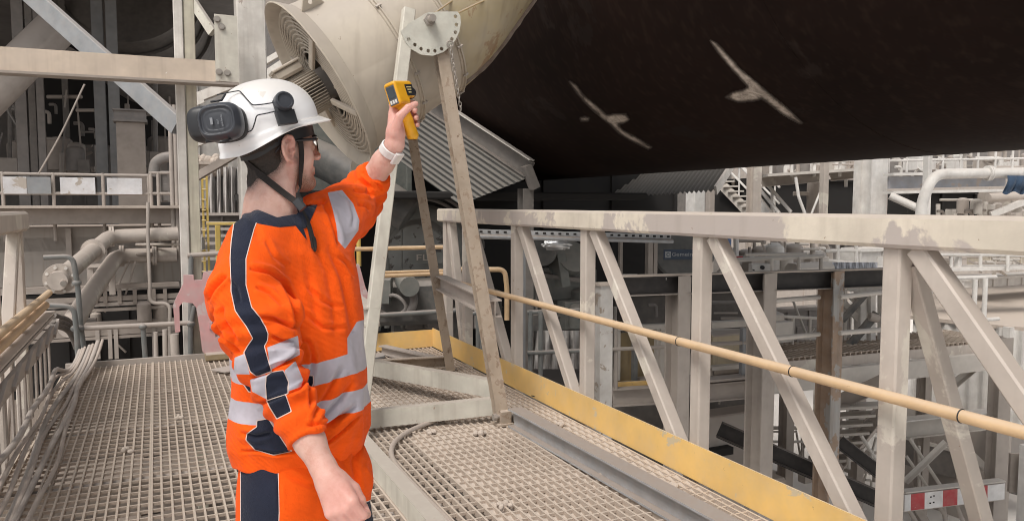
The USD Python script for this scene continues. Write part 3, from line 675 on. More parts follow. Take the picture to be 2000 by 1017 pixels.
GA, GB = P(786, 206, 2.30), P(804, 264, 2.305)      # grip of the thermometer
def finger(p, pts, r): return chain(p, [(q, rr) for q, rr in zip(pts, r)], .002)
FL = []
for i, (my, py_, ty) in enumerate(((206, 203, 200), (216, 212, 217), (227, 224, 231), (238, 236, 245))):
    k = [1.0, 1.03, 1.0, .86][i]; xs = i * 3.2
    FL.append(([P(766 + xs * .6, my, 2.315), P(786 + xs * .7, py_ - 1, 2.368), P(808 + xs * .7, (py_ + ty) / 2, 2.350), P(806 + xs * .9 + (1 if i else -4), ty, 2.305 if i else 2.328)], np.array([.0105, .0098, .0088, .0078]) * k))
TH = ([P(770, 258, 2.255), P(780, 228, 2.243), P(797, 211, 2.250), P(812, 203, 2.268)], [.0165, .0125, .0108, .0085])
PALM_L = [(P(771, 276, 2.28), .0265), (P(770, 262, 2.275), .024)]
def hand_l(p):
    d = rcone(p, P(772, 280, 2.28), P(771, 258, 2.275), .027, .025)
    for tx, ty, td, r in ((770, 214, 2.305, .0155), (771, 225, 2.300, .0165), (773, 236, 2.297, .0165), (776, 246, 2.293, .015)):
        d = smin(d, rcone(p, P(773, 262, 2.275), P(tx, ty, td), .022, r), .012)
    d = smin(d, chain(p, list(zip(*TH)), .004), .011)
    for pts, r in FL: d = smin(d, finger(p, pts, r), .0045)
    return d
# relaxed right hand: back of the hand to the camera, fingers curling down and in
HRD = (P(640, 930, 1.70) - P(612, 868, 1.735)); HRD /= np.linalg.norm(HRD)
hr_n = -FH * .96 - RT * .12 + ZU * .2; hr_n -= HRD * (hr_n @ HRD); hr_n /= np.linalg.norm(hr_n)     # back of hand
hr_s = np.cross(HRD, hr_n)                                                                          # across the knuckles
if hr_s @ RT < 0: hr_s = -hr_s
def HR(a, s, n): return W_R + HRD * a * .95 + hr_s * s * .88 + hr_n * n * .92
FR = []
for i, s in enumerate((.032, .0105, -.0115, -.031)):
    L = [.96, 1.05, 1.0, .82][i]; k = [1, 1.04, 1, .88][i]
    b0 = HR(.092 - .006 * abs(i - 1), s, .004)
    FR.append(([b0, HR(.092 + .027 * L, s * 1.02, -.024), HR(.092 + .022 * L, s * .98, -.050), HR(.092 - .002 * L, s * .95, -.058)], np.array([.0112, .0100, .0090, .0080]) * k))
TR = ([HR(.018, .024, -.014), HR(.050, .037, -.030), HR(.080, .035, -.042), HR(.100, .022, -.048)], [.016, .0125, .0108, .0088])
def hand_r(p):
    d = rcone(p, HR(-.02, 0, 0), HR(.02, 0, 0), .027, .025)
    for i, s in enumerate((.032, .0105, -.0115, -.031)):
        d = smin(d, rcone(p, HR(.015, s * .45, 0), HR(.088 - .006 * abs(i - 1), s, 0), .021, .0145 - .001 * (i == 3)), .012)
    for i, s in enumerate((.032, .0105, -.0115, -.031)):     # knuckles and tendons
        d = smin(d, ball(p, HR(.092 - .006 * abs(i - 1), s, .0065), .0085), .008)
        d = smin(d, rcone(p, HR(.03, s * .5, .017), HR(.085, s, .0105), .0035, .0035), .006)
    d = smin(d, chain(p, list(zip(*TR)), .004), .013)
    for pts, r in FR: d = smin(d, finger(p, pts, r), .004)
    return d
HIP_R, HIP_L = P(560, 960, 1.96), P(640, 960, 2.11)
AN_R = V(*(HIP_R + tf_ * .02 - tl_ * .02)[:2], .09); AN_L = V(*(HIP_L + tf_ * .20 + tl_ * .04)[:2], .09)
KN_R = (HIP_R + AN_R) / 2 + tf_ * .03; KN_L = (HIP_L + AN_L) / 2 + tf_ * .05
def near(p, c, R, fn):
    """fn where p is within R of c, a safe under-estimate elsewhere"""
    r = np.sqrt(((p - c) ** 2).sum(1)); out = r - R * .72; m = r < R
    if m.any(): out[m] = fn(p[m])
    return out
HLc, HRc = P(780, 235, 2.29), HR(.07, 0, -.01)
def neck_sdf(p):
    nk = chain(p, [(hw(-.022, 0, -.055), .056), (NB + V(0, 0, .035), .062), (NB - V(0, 0, .035), .088)], .02)
    return smin(nk, rcone(p, hw(.0, -.058, -.055), NB + tf_ * .05, .018, .016), .022)
def arms(p):
    d = None
    for S, E, W in ((S_R, E_R, W_R), (S_L, E_L, W_L)):
        arm = smin(rcone(p, S, E, .046, .040), chain(p, [(E, .041), (E + (W - E) * .3, .041), (E + (W - E) * .7, .0325), (W, .0275)], .02), .02)
        d = arm if d is None else np.minimum(d, arm)
    return d
def skin_sdf(p):
    d = smin(near(p, HC, .26, head_sdf), near(p, NB + V(0, 0, .06), .34, neck_sdf), .022)
    d = smin(d, near(p, (NB + HIP_R + HIP_L) / 3, .62, lambda q: smin(stack(q, TOR[1:], -.028), smin(rcone(q, NB - V(0, 0, .05), S_R - V(0, 0, .015), .05, .040), rcone(q, NB - V(0, 0, .05), S_L - V(0, 0, .02), .05, .042), .03), .02)), .03)
    d = smin(d, arms(p), .02)
    d = smin(d, near(p, HLc, .17, hand_l), .012); d = smin(d, near(p, HRc, .2, hand_r), .012)
    for h_, k_, a_ in ((HIP_R, KN_R, AN_R), (HIP_L, KN_L, AN_L)):
        d = smin(d, chain(p, [(h_, .085), (k_, .055), (a_, .038)], .03), .04)
        d = smin(d, rcone(p, a_ + V(0, 0, -.045), a_ + tf_ * .15 + V(0, 0, -.055), .035, .028), .02)
    return d
allp = np.array([HC + V(0, 0, .2), HC - V(.14, .14, 0), S_R, W_R, S_L, W_L, GA, HR(.16, 0, 0), HR(.1, .08, 0), AN_R, AN_L, AN_L + tf_ * .2, *[r[1] + tl_ * .2 for r in TOR], *[r[1] - tl_ * .2 for r in TOR], P(815, 195, 2.37)])
PLO, PHI = allp.min(0) - .12, allp.max(0) + .12; PLO[2] = 0.0
sv, sf = snet(skin_sdf, PLO, PHI, .0036)
sv = relax(sv, sf, 2)
# drop stray shells
cc = trimesh.Trimesh(sv, sf, process=False)
from scipy.sparse import coo_matrix
from scipy.sparse.csgraph import connected_components
def biggest(v, f):
    n, lab = connected_components(coo_matrix((np.ones(len(f) * 2), (np.r_[f[:, 0], f[:, 1]], np.r_[f[:, 1], f[:, 2]])), shape=(len(v), len(v))), directed=False)
    big = np.argmax(np.bincount(lab)); keep = lab == big; idx = np.cumsum(keep) - 1
    return v[keep], idx[f[keep[f[:, 0]]]]
sv, sf = biggest(sv, sf); sn = normals(sv, sf)

# ---- splitting a mesh along the zero line of a field
def split(v, f, n, s):
    """(inside, outside) of the field s (one value per vertex)"""
    s = np.where(np.abs(s) < 1e-9, 1e-9, s); neg = s < 0; cnt = neg[f].sum(1)
    e = np.vstack([f[:, [0, 1]], f[:, [1, 2]], f[:, [2, 0]]]); e.sort(1); e = e[neg[e[:, 0]] != neg[e[:, 1]]]
    if len(e) == 0: return ((v, f[cnt == 3], n), (v, f[cnt == 0], n))
    N = len(v); k, inv = np.unique(e[:, 0].astype(np.int64) * N + e[:, 1], return_index=False, return_inverse=True)
    a, b = (k // N), (k % N); t = (s[a] / (s[a] - s[b]))[:, None]
    v2 = np.vstack([v, v[a] + t * (v[b] - v[a])]); n2 = n[a] + t * (n[b] - n[a]); n2 = np.vstack([n, n2 / np.linalg.norm(n2, axis=1, keepdims=True)])
    def mid(i, j): lo_, hi_ = np.minimum(i, j).astype(np.int64), np.maximum(i, j); return N + np.searchsorted(k, lo_ * N + hi_)
    ins, out = [f[cnt == 3]], [f[cnt == 0]]
    for c, A, Bq in ((1, ins, out), (2, out, ins)):
        g_ = f[cnt == c]; odd = neg[g_] if c == 1 else ~neg[g_]; r = np.argmax(odd, 1); ar = np.arange(len(g_))
        x, y, z = g_[ar, r], g_[ar, (r + 1) % 3], g_[ar, (r + 2) % 3]
        xy, xz = mid(x, y), mid(x, z)
        A.append(np.stack([x, xy, xz], 1)); Bq.append(np.stack([xy, y, z], 1)); Bq.append(np.stack([xy, z, xz], 1))
    return (v2, np.vstack(ins), n2), (v2, np.vstack(out), n2)
def tidy(m):
    v, f, n = m; u, inv = np.unique(f, return_inverse=True); return v[u], inv.reshape(-1, 3), n[u]
def objn(name, m, mat, parent, label=None, **pv):
    v, f, n = tidy(m) if not pv else m
    path = numbered(str(parent.GetPath()) + '/' + name); o = origin_of(path)
    g = usdkit.mesh(stage, path, trimesh.Trimesh(v - o, f, process=False), mat, smooth=False)
    from pxr import Vt
    g.CreateNormalsAttr(Vt.Vec3fArray.FromNumpy(n.astype(np.float32))); g.SetNormalsInterpolation('vertex')
    for k_, x in pv.items():
        UsdGeom.PrimvarsAPI(g).CreatePrimvar(k_, Sdf.ValueTypeNames.FloatArray, 'vertex').Set(Vt.FloatArray.FromNumpy(np.asarray(x, np.float32)))
    return tag(g.GetPrim(), label)
def pxfield(v, poly, ref=None):
    """signed distance (photo pixels, negative inside) of points to an outline drawn over the photograph"""
    pg = Polygon(poly); q = pix(v); x0, y0, x1, y1 = pg.bounds
    out = np.full(len(v), 40.0); near = (q[:, 0] > x0 - 30) & (q[:, 0] < x1 + 30) & (q[:, 1] > y0 - 30) & (q[:, 1] < y1 + 30)
    pts = shapely.points(q[near]); d = shapely.distance(pts, pg.exterior); ins = shapely.contains(pg, pts)
    out[near] = np.where(ins, -d, d); return out
def trace(pts, sdf, t0=1.5, off=0.0):
    r = np.array([ray(x, y) for x, y in pts]); L = np.linalg.norm(r, axis=1); t = np.full(len(r), t0)
    for k in range(40): t = t + (sdf(EYE + r * t[:, None]) - off) / L * .85
    return EYE + r * t[:, None]
man = thing('person', 'person in orange hi-vis workwear and white hard hat, arm raised, holding up a yellow thermometer', 'person', ((HIP_R + HIP_L) / 2 * [1, 1, 0]))
hairP = [(430, 285), (600, 235), (594, 268), (590, 283), (570, 279), (556, 283), (550, 296), (552, 316), (543, 332), (524, 345), (503, 352), (492, 366), (470, 374), (440, 345)]
beardP = [(578, 318), (588, 325), (596, 338), (603, 343), (607, 331), (640, 328), (640, 400), (600, 402), (586, 388), (579, 372), (573, 350), (574, 330)]
hf = pxfield(sv, hairP); bf = pxfield(sv, beardP)
onhead = to_head(sv)[:, 2] > -.16
hair_a = np.where(onhead, sstep(14, -6, hf), 0); beard_a = np.where(onhead, sstep(5, -10, bf), 0)
qh = to_head(sv); earM = sstep(1.25, .95, ((qh[:, 0] + .010) / .034) ** 2 + ((qh[:, 2] + .006) / .046) ** 2) * sstep(.071, .074, np.abs(qh[:, 1]))
hair_a = hair_a * (1 - earM)
q_ = to_head(sv); lip = np.exp(-(((q_[:, 0] - .096) / .012) ** 2 + (q_[:, 1] / .02) ** 2 + ((q_[:, 2] + .0705) / .008) ** 2))
hd = np.minimum(np.linalg.norm(sv - HR(.1, 0, 0), axis=1), np.linalg.norm(sv - P(785, 225, 2.30), axis=1))
red = np.clip(.45 * earM + .8 * sstep(.18, .03, hd) + .5 * np.exp(-((to_head(sv)[:, 0] + .01) ** 2 + (np.abs(to_head(sv)[:, 1]) - .085) ** 2) / .0004) + .9 * lip + .45 * np.exp(-((q_[:, 0] - .11) ** 2 + q_[:, 1] ** 2 + (q_[:, 2] + .035) ** 2) / .0004), 0, 1)
M_SKIN = usdkit.material(stage, '/World/Looks/skin', {
    'geo': ('geometry', {}), 'n1': ('noise_texture', {'scale': 30.0, 'detail': 7.0, 'roughness': .65}), 'n2': ('noise_texture', {'scale': 300.0, 'detail': 4.0}), 'n3': ('noise_texture', {'scale': 700.0, 'detail': 2.0}),
    'r1': ('rgb_ramp', {'ramp': [(.3, (.53, .285, .225)), (.5, (.62, .385, .32)), (.72, (.68, .45, .38))]}), 'red': ('attribute', {'attribute': 'flush'}), 'c1': ('mix_color', {'b': (.62, .27, .23)}), 'rf': ('math', {'math_type': 'multiply', 'value2': .65}),
    'ba': ('attribute', {'attribute': 'beard'}), 'bm': ('map_range', {'from_min': .35, 'from_max': .65, 'to_min': .35, 'to_max': 1.25}), 'bx': ('math', {'math_type': 'multiply', 'use_clamp': True}), 'bx2': ('math', {'math_type': 'multiply', 'value2': .92}), 'c2': ('mix_color', {'b': (.135, .066, .036)}),
    'ha': ('attribute', {'attribute': 'hair'}), 'hx': ('math', {'math_type': 'multiply', 'use_clamp': True}), 'c3': ('mix_color', {'b': (.030, .019, .014)}),
    'bmp': ('bump', {'strength': .4, 'distance': .0014}),
    'p': ('principled_bsdf', {'roughness': .48, 'specular_ior_level': .4, 'subsurface_weight': .18, 'subsurface_scale': .006, 'subsurface_radius': (1.0, .35, .2)})},
    [('geo.position', 'n1.vector'), ('geo.position', 'n2.vector'), ('geo.position', 'n3.vector'), ('n1.fac', 'r1.fac'), ('r1.color', 'c1.a'), ('red.fac', 'rf.value1'), ('rf.value', 'c1.fac'),
     ('n3.fac', 'bm.value'), ('ba.fac', 'bx.value1'), ('bm.result', 'bx.value2'), ('bx.value', 'bx2.value1'), ('bx2.value', 'c2.fac'), ('c1.result', 'c2.a'), ('ha.fac', 'hx.value1'), ('bm.result', 'hx.value2'), ('hx.value', 'c3.fac'), ('c2.result', 'c3.a'),
     ('c3.result', 'p.base_color'), ('n2.fac', 'bmp.height'), ('bmp.normal', 'p.normal')], surface='p.BSDF')
objn('body', (sv, sf, sn), M_SKIN, man, hair=hair_a, beard=beard_a, flush=red)
# hair and beard: short raised coats cut from the head
M_HAIR = plain('dark_hair', (.026, .017, .012), rough=.55, var=.5, scale=300, bump=.8, bscale=500)
M_BEARD = plain('ginger_beard', (.20, .105, .06), rough=.65, var=.5, scale=500, bump=.8, bscale=600)
for nm, mat, fld, lev, thick in (('hair', M_HAIR, hf, -3, .005),):
    (hv, hff, hn), _ = split(sv, sf, sn, np.where(onhead & (earM < .3), fld - lev, 30.0))
    s_ = np.clip((-pxfield(hv, hairP if nm == 'hair' else beardP) + lev) / 14, 0, 1)
    hv = hv + hn * (.0006 + thick * s_ + .002 * s_ * (meshkit.noise(hv * 180) - .5))[:, None]
    tv, tff, _ = tidy((hv, hff, hn)); objn(nm, (tv, tff, normals(tv, tff)), mat, man)
eye = MB()
for s in (-1, 1):
    e = MB().sphere(hw(.0795, s * .0315, -.006), .0123, 3); obj('eye', e, plain('eye_white', (.75, .72, .70), rough=.15), man, smooth=True)
    c = hw(.0905, s * .0315, -.005); obj('iris', MB().cyl(c - HX * .002, c + HX * .0012, .0058, 16), plain('iris_brown', (.05, .03, .02), rough=.15), man, smooth=False)
    ar = [hw(.0945 - 2.6 * (y - .012) ** 2, s * y, .0205 + .10 * (y - .012) - 3 * (y - .012) ** 2) for y in np.linspace(.012, .052, 8)]
    obj('eyebrow', MB().tube(ar, [.002, .0032, .0036, .0036, .0034, .003, .0024, .001], 8), M_HAIR, man, smooth=True)
# ================================================================= sweatshirt
WARP = lambda p, s, a, seed: a * (meshkit.fbm(p * s, octaves=3, seed=seed) - .44)
SLV_R = [(P(510, 474, 1.935), .060), (P(491, 522, 1.87), .071), (P(477, 570, 1.83), .083), (P(494, 630, 1.80), .080), (P(516, 690, 1.795), .072), (P(543, 742, 1.785), .063), (P(570, 795, 1.762), .055), (P(594, 842, 1.738), .0475), (P(612, 880, 1.722), .043)]
SLV_L = [(P(640, 430, 2.13), .082), (P(676, 414, 2.28), .080), (E_L, .068), (E_L + (W_L - E_L) * .28, .058), (E_L + (W_L - E_L) * .52, .0415), (E_L + (W_L - E_L) * .60, .040)]
CUF_R, CUF_L = P(597, 858, 1.733), E_L + (W_L - E_L) * .50
AX_R = P(612, 884, 1.722) - P(570, 795, 1.762); AX_R /= np.linalg.norm(AX_R)
AX_L = (W_L - E_L) / np.linalg.norm(W_L - E_L)
def sleeve_r(p):
    d = chain(p, SLV_R, .012)
    d = smin(d, ell(p, P(448, 585, 1.90), (.055, .055, .075)), .05)
    d = smin(d, ell(p, P(548, 622, 1.80), (.050, .05, .062)), .035)        # cloth bunched above the bend
    d = smin(d, ell(p, P(556, 690, 1.775), (.036, .04, .028)), .02)
    d = smin(d, ell(p, P(553, 745, 1.76), (.042, .045, .030)), .014)       # roll below the bend
    d = smax(d, -rcone(p, P(515, 738, 1.70), P(600, 712, 1.70), .013, .010), .02)
    d = d + .0055 * np.sin(to_arm(p) * 2 * np.pi / .055 + 6 * meshkit.noise(p * 9)) * sstep(.10, .22, to_arm(p)) * sstep(.52, .44, to_arm(p))
    return np.maximum(d, (p - CUF_R) @ AX_R)
_ua = E_R - S_R; _ul = np.linalg.norm(_ua); _ua = _ua / _ul
_fa = W_R - E_R; _fa = _fa / np.linalg.norm(_fa)
def to_arm(p):
    t = (p - S_R) @ _ua; return np.where(t < _ul, t, _ul + np.maximum((p - E_R) @ _fa, 0))
def sleeve_l(p):
    d = chain(p, SLV_L, .02)
    t = (p - E_L) @ AX_L
    d = d + .005 * np.sin(t * 2 * np.pi / .048 + 7 * meshkit.noise(p * 10, 3)) * sstep(-.10, -.02, t) * sstep(.13, .06, t)
    return np.maximum(d, (p - CUF_L) @ AX_L)
HEMC = V(*P(590, 897, 2.03)[:2], .890)
def torso_g(p):
    d = stack(p, TOR, 0.0)
    d = smin(d, rcone(p, P(533, 470, 2.0), P(504, 486, 1.93), .062, .058), .05)
    d = smin(d, rcone(p, P(540, 470, 2.02), S_L + V(0, 0, -.02), .062, .070), .05)
    z = p[:, 2]; ang = np.arctan2((p - HEMC) @ tl_, (p - HEMC) @ tf_)
    w = sstep(1.16, .98, z)
    d = d - w * .012 * (meshkit.fbm(np.stack([ang * 2.4, z * 9, 0 * z], -1), octaves=3, seed=5) - .44) * 2.2 - .010 * (meshkit.fbm(np.stack([ang * 1.6 + z * 3.2, z * 4.5 - ang, 0 * z], -1), octaves=3, seed=9) - .44) * 2
    return np.maximum(d, HEMC[2] - z)
def shirt_sdf(p):
    kz = .008 + .05 * sstep(1.27, 1.42, p[:, 2])
    d = smin(torso_g(p), near(p, (S_R + E_R + CUF_R) / 3, .52, sleeve_r), kz)
    return smin(d, near(p, (S_L + E_L) / 2, .38, sleeve_l), .045)
pl = np.vstack([[a for a, r in SLV_R], [a for a, r in SLV_L], [r[1] + tl_ * .18 for r in TOR], [r[1] - tl_ * .18 for r in TOR]])
gv, gf = snet(shirt_sdf, np.r_[pl.min(0)[:2] - .12, .86], np.r_[pl.max(0) + .1], .0037)
gv, gf = biggest(gv, gf); gv = relax(gv, gf, 2); gn = normals(gv, gf)
# creases seen on the near side: (outline over the photo, depth, width in photo pixels)
def creases(v, n, lines):
    lines = [(a, b * 1.25, c * .8) for a, b, c in lines]
    q = pix(v); pts = shapely.points(q); facing = sstep(.05, -.25, ((v - EYE) * n).sum(1) / np.linalg.norm(v - EYE, axis=1)); off = np.zeros(len(v))
    for ln, dep, wd in lines:
        L = LineString(ln); x0, y0, x1, y1 = L.bounds; m = (q[:, 0] > x0 - 40) & (q[:, 0] < x1 + 40) & (q[:, 1] > y0 - 40) & (q[:, 1] < y1 + 40)
        d = shapely.distance(L, pts[m]); tt = shapely.line_locate_point(L, pts[m], normalized=True); fade = np.sqrt(np.clip(1 - np.abs(2 * tt - 1) ** 4, 0, 1))
        off[m] += dep * fade * (-np.exp(-(d / wd) ** 2) + .55 * np.exp(-((d - 2.2 * wd) / (1.3 * wd)) ** 2))
    return v + n * (off * facing)[:, None]
gv = creases(gv, gn, [
    ([(487, 523), (526, 533), (551, 551), (571, 585), (579, 613), (578, 641)], .011, 5), ([(507, 619), (535, 622), (560, 634), (578, 642)], .008, 5),
    ([(442, 537), (419, 562), (405, 588)], .010, 5), ([(435, 600), (433, 619), (447, 641), (462, 668)], .009, 5), ([(470, 690), (440, 660), (425, 630)], .006, 4),
    ([(523, 722), (560, 708), (584, 690)], .012, 5), ([(490, 738), (525, 726), (556, 722)], .010, 5), ([(562, 768), (585, 758), (598, 744)], .007, 4), ([(500, 790), (528, 782), (560, 768)], .005, 4),
    ([(585, 660), (604, 668), (612, 694), (612, 735)], .005, 4), ([(610, 690), (606, 740), (608, 800)], .006, 4), ([(670, 715), (645, 760), (620, 800), (610, 830)], .006, 6), ([(700, 790), (668, 812), (630, 845), (600, 868)], .008, 7), ([(690, 745), (655, 790), (618, 830)], .005, 6),
    ([(612, 470), (640, 530), (652, 600), (655, 660)], .004, 8), ([(640, 480), (668, 540), (684, 610), (690, 650)], .006, 8), ([(590, 500), (610, 560), (620, 640)], .003, 9),
    ([(628, 392), (645, 420), (655, 450), (662, 480)], .008, 5), ([(660, 374), (684, 392), (692, 420), (688, 445)], .004, 4), ([(700, 350), (716, 362), (726, 388)], .006, 4), ([(690, 372), (712, 376), (734, 382)], .006, 4), ([(708, 336), (728, 350), (746, 372)], .005, 4), ([(640, 390), (620, 400), (606, 398)], .005, 4), ([(700, 400), (715, 402), (722, 410)], .005, 4),
    ([(520, 470), (536, 500), (560, 520)], .004, 5), ([(600, 560), (632, 590), (668, 600)], .004, 5), ([(592, 610), (630, 640), (676, 640)], .004, 5), ([(660, 500), (676, 515), (690, 540)], .005, 4),
    ([(470, 845), (500, 852), (530, 846)], .006, 5), ([(600, 830), (640, 828), (690, 800)], .007, 5), ([(415, 600), (424, 640), (440, 668)], .006, 4), ([(448, 545), (462, 560), (470, 590)], .005, 4), ([(500, 560), (528, 572), (552, 596)], .006, 4), ([(530, 655), (552, 665), (576, 664)], .007, 4),
    ([(480, 400), (500, 440), (505, 470)], .0025, 8), ([(469, 881), (503, 879), (538, 887), (577, 881), (635, 866), (674, 838), (705, 807)], .006, 3)])
gn = normals(gv, gf)
def islands(m):
    v, f, n = tidy(m); u, first, inv = np.unique(np.round(v, 6), axis=0, return_index=True, return_inverse=True); inv = inv.ravel(); g_ = inv[f]
    k, lab = connected_components(coo_matrix((np.ones(len(f) * 2), (np.r_[g_[:, 0], g_[:, 1]], np.r_[g_[:, 1], g_[:, 2]])), shape=(len(u), len(u))), directed=False)
    fl = lab[g_[:, 0]]
    return [tidy((v, f[fl == c], n)) for c in np.unique(fl) if (fl == c).sum() > 12]
# a thin drape of smaller wrinkles
gv = gv + gn * (.0042 * (meshkit.fbm(gv * np.array([22, 22, 15]), octaves=4, seed=21) - .44))[:, None]; gn = normals(gv, gf)
def cloth(name, col, rough=.9, weave=700, bump=.8, sheen=.25, rib=.35, **kw):
    return usdkit.material(stage, '/World/Looks/' + name, {
        'geo': ('geometry', {}), 'mp': ('mapping', {'rotation': (.3, .5, .6), 'scale': (1.0, 1.0, .35)}), 'n0': ('noise_texture', {'scale': 7.0, 'detail': 7.0, 'roughness': .65}), 'v': ('map_range', {'from_min': .3, 'from_max': .7, 'to_min': .80, 'to_max': 1.10}),
        'c': ('mix_color', {'blend_type': 'multiply', 'fac': 1.0, 'a': col, 'use_clamp_result': False}), 'w': ('noise_texture', {'scale': float(weave), 'detail': 2.0}), 'w2': ('noise_texture', {'scale': 130.0, 'detail': 3.0}), 'ad': ('math', {'math_type': 'multiply_add', 'value2': .5}),
        'wv': ('wave_texture', {'scale': 28.0, 'distortion': 1.2, 'detail': 2.0}), 'mp2': ('mapping', {'rotation': (.2, .9, .5)}), 'ad2': ('math', {'math_type': 'multiply_add', 'value2': rib}), 'b': ('bump', {'strength': bump, 'distance': .0022}), 'p': ('principled_bsdf', {'roughness': rough, 'sheen_weight': sheen, 'sheen_roughness': .4, 'specular_ior_level': .25, **kw})},
        [('geo.position', 'n0.vector'), ('n0.fac', 'v.value'), ('v.result', 'c.b'), ('c.result', 'p.base_color'), ('geo.position', 'mp.vector'), ('mp.vector', 'w.vector'), ('geo.position', 'w2.vector'), ('w2.fac', 'ad.value1'), ('w.fac', 'ad.value3'), ('geo.position', 'mp2.vector'), ('mp2.vector', 'wv.vector'), ('wv.fac', 'ad2.value1'), ('ad.value', 'ad2.value3'), ('ad2.value', 'b.height'), ('b.normal', 'p.normal')], surface='p.BSDF')
M_OR = cloth('hivis_orange', (.95, .108, .004), sheen=.04); M_NAVY = cloth('navy_cloth', (.017, .021, .039), rib=.08, sheen=.1); M_REFL = cloth('reflective_tape', (.47, .445, .50), rough=.42, weave=700, bump=.3, sheen=.1, rib=0.0)
M_PIPE = plain('pale_piping', (.66, .52, .46), rough=.7)
sl_f = lambda v: near(v, (S_R + E_R + CUF_R) / 3, .52, sleeve_r) - torso_g(v)
navy_sl = [[(458, 405), (505, 428), (500, 437), (496, 446), (480, 506), (480, 556), (491, 600), (507, 619), (518, 638), (523, 651), (522, 664), (516, 676), (522, 698), (530, 724), (502, 734), (489, 725), (477, 688), (484, 675), (494, 660), (480, 635), (460, 607), (452, 569), (450, 506), (452, 474), (461, 411)],
           [(520, 735), (530, 727), (553, 723), (563, 745), (562, 768), (521, 781), (519, 753)], [(521, 782), (557, 769), (569, 803), (541, 817), (528, 796)]]
refl_sl = [[(522, 678), (582, 655), (586, 692), (528, 722)], [(458, 698), (478, 690), (488, 731), (456, 730)], [(556, 723), (577, 704), (592, 741), (588, 755), (562, 764)], [(488, 741), (520, 731), (520, 779), (492, 764)]]
refl_l = [(640, 376), (668, 371), (690, 398), (702, 430), (700, 450), (674, 486), (660, 470), (657, 440), (650, 410)]
vneck = [(572, 434), (588, 432), (597, 458), (600, 470), (586, 452)]
navy_t = [[(585, 733), (612, 733), (612, 749), (602, 768), (584, 760)], [(474, 747), (492, 745), (505, 768), (486, 764)], [(502, 821), (524, 817), (560, 872), (570, 880), (534, 888), (498, 877), (481, 858), (483, 846), (502, 833)]]
sp = UsdGeom.Xform.Define(stage, str(man.GetPath()) + '/sweatshirt').GetPrim()
def fs(m, fld): return split(m[0], m[1], m[2], fld)
rest = (gv, gf, gn); got = {'navy_panel': [], 'reflective_band': [], 'piping': []}
def cutout(kind, fieldfn, pipe=True):
    global rest
    F_ = fieldfn(rest[0]); ins, out = fs(rest, F_ - (1.1 if pipe else 0))
    if pipe:
        core, rim = fs(ins, fieldfn(ins[0]) + .5); got[kind].append(core); got['piping'].append(rim)
    else: got[kind].append(ins)
    rest = out
collarP = [(430, 372), (480, 384), (500, 400), (620, 400), (606, 432), (596, 447), (577, 441), (545, 444), (505, 437), (480, 427), (440, 412)]
F_ = np.where(((rest[0] - P(530, 425, 2.0)) ** 2).sum(1) < .19 ** 2, pxfield(rest[0], collarP), 40.)
ins, rest = fs(rest, F_)
F_ = pxfield(ins[0], [(430, 300), (440, 388), (476, 390), (500, 411), (540, 427), (578, 420), (592, 408), (640, 395), (640, 300)]); ins = tidy(fs(ins, F_)[1]); M_CRIB = cloth('navy_rib', (.018, .022, .040), weave=260, bump=.6)
e_ = np.clip(-np.where(True, pxfield(ins[0], collarP), 0) / 4, 0, 1); objn('collar', (ins[0] + ins[2] * (.0045 * np.sqrt(e_))[:, None], ins[1], ins[2]), M_CRIB, sp)
for pg_ in navy_sl: cutout('navy_panel', lambda v, g_=pg_: np.maximum(pxfield(v, g_), sl_f(v) * 900 if g_ is not navy_sl[0] else np.where(v[:, 2] < 1.30, sl_f(v) * 900, -30)))
for pg_ in refl_sl: cutout('reflective_band', lambda v, g_=pg_: np.maximum(pxfield(v, g_), sl_f(v) * 900), False)
cutout('reflective_band', lambda v: pxfield(v, refl_l), False)
cutout('navy_panel', lambda v: np.where(((v - NB) @ tf_) > 0, pxfield(v, vneck), 40.), False)
for pg_ in navy_t: cutout('navy_panel', lambda v, g_=pg_: np.maximum(pxfield(v, g_), -sl_f(v) * 900))
def zband(z0, z1): return lambda v: np.maximum((np.abs(v[:, 2] - (z0 + z1) / 2 - .004 * np.sin(((v - HEMC) @ tl_) * 30)) - (z1 - z0) / 2) * 750, np.maximum(-sl_f(v) * 900, -(near(v, (S_L + E_L) / 2, .38, sleeve_l) - torso_g(v)) * 900))
cutout('reflective_band', zband(1.110, 1.163), False)
cutout('reflective_band', zband(1.015, 1.068), False)
cutout('reflective_band', lambda v: np.maximum(pxfield(v, [(678, 660), (697, 628), (725, 620), (725, 700), (680, 718)]), -sl_f(v) * 900), False)
hem_f = lambda v: np.maximum((v[:, 2] - .945) * 750, -sl_f(v) * 900)
ins, rest = fs(rest, hem_f(rest[0])); M_RIB = cloth('orange_rib', (.95, .108, .004), weave=300, bump=.6, sheen=.04)
objn('hem', ins, M_RIB, sp)
ins, rest = fs(rest, np.where(sl_f(rest[0]) < 0, -((rest[0] - CUF_R) @ AX_R + .055) * 750, 40.)); objn('cuff', ins, M_RIB, sp)
ins, rest = fs(rest, np.where(np.linalg.norm(rest[0] - CUF_L, axis=1) < .1, -((rest[0] - CUF_L) @ AX_L + .035) * 750, 40.)); objn('cuff', ins, M_RIB, sp)
objn('cloth', rest, M_OR, sp)
for k_, mt in (('navy_panel', M_NAVY), ('reflective_band', M_REFL), ('piping', M_PIPE)):
    for m in got[k_]:
        for m in (islands(m) if len(m[1]) > 3 else []):
            objn(k_, (m[0] + m[2] * (.0009 if k_ == 'piping' else 0), m[1], m[2]), mt, sp)
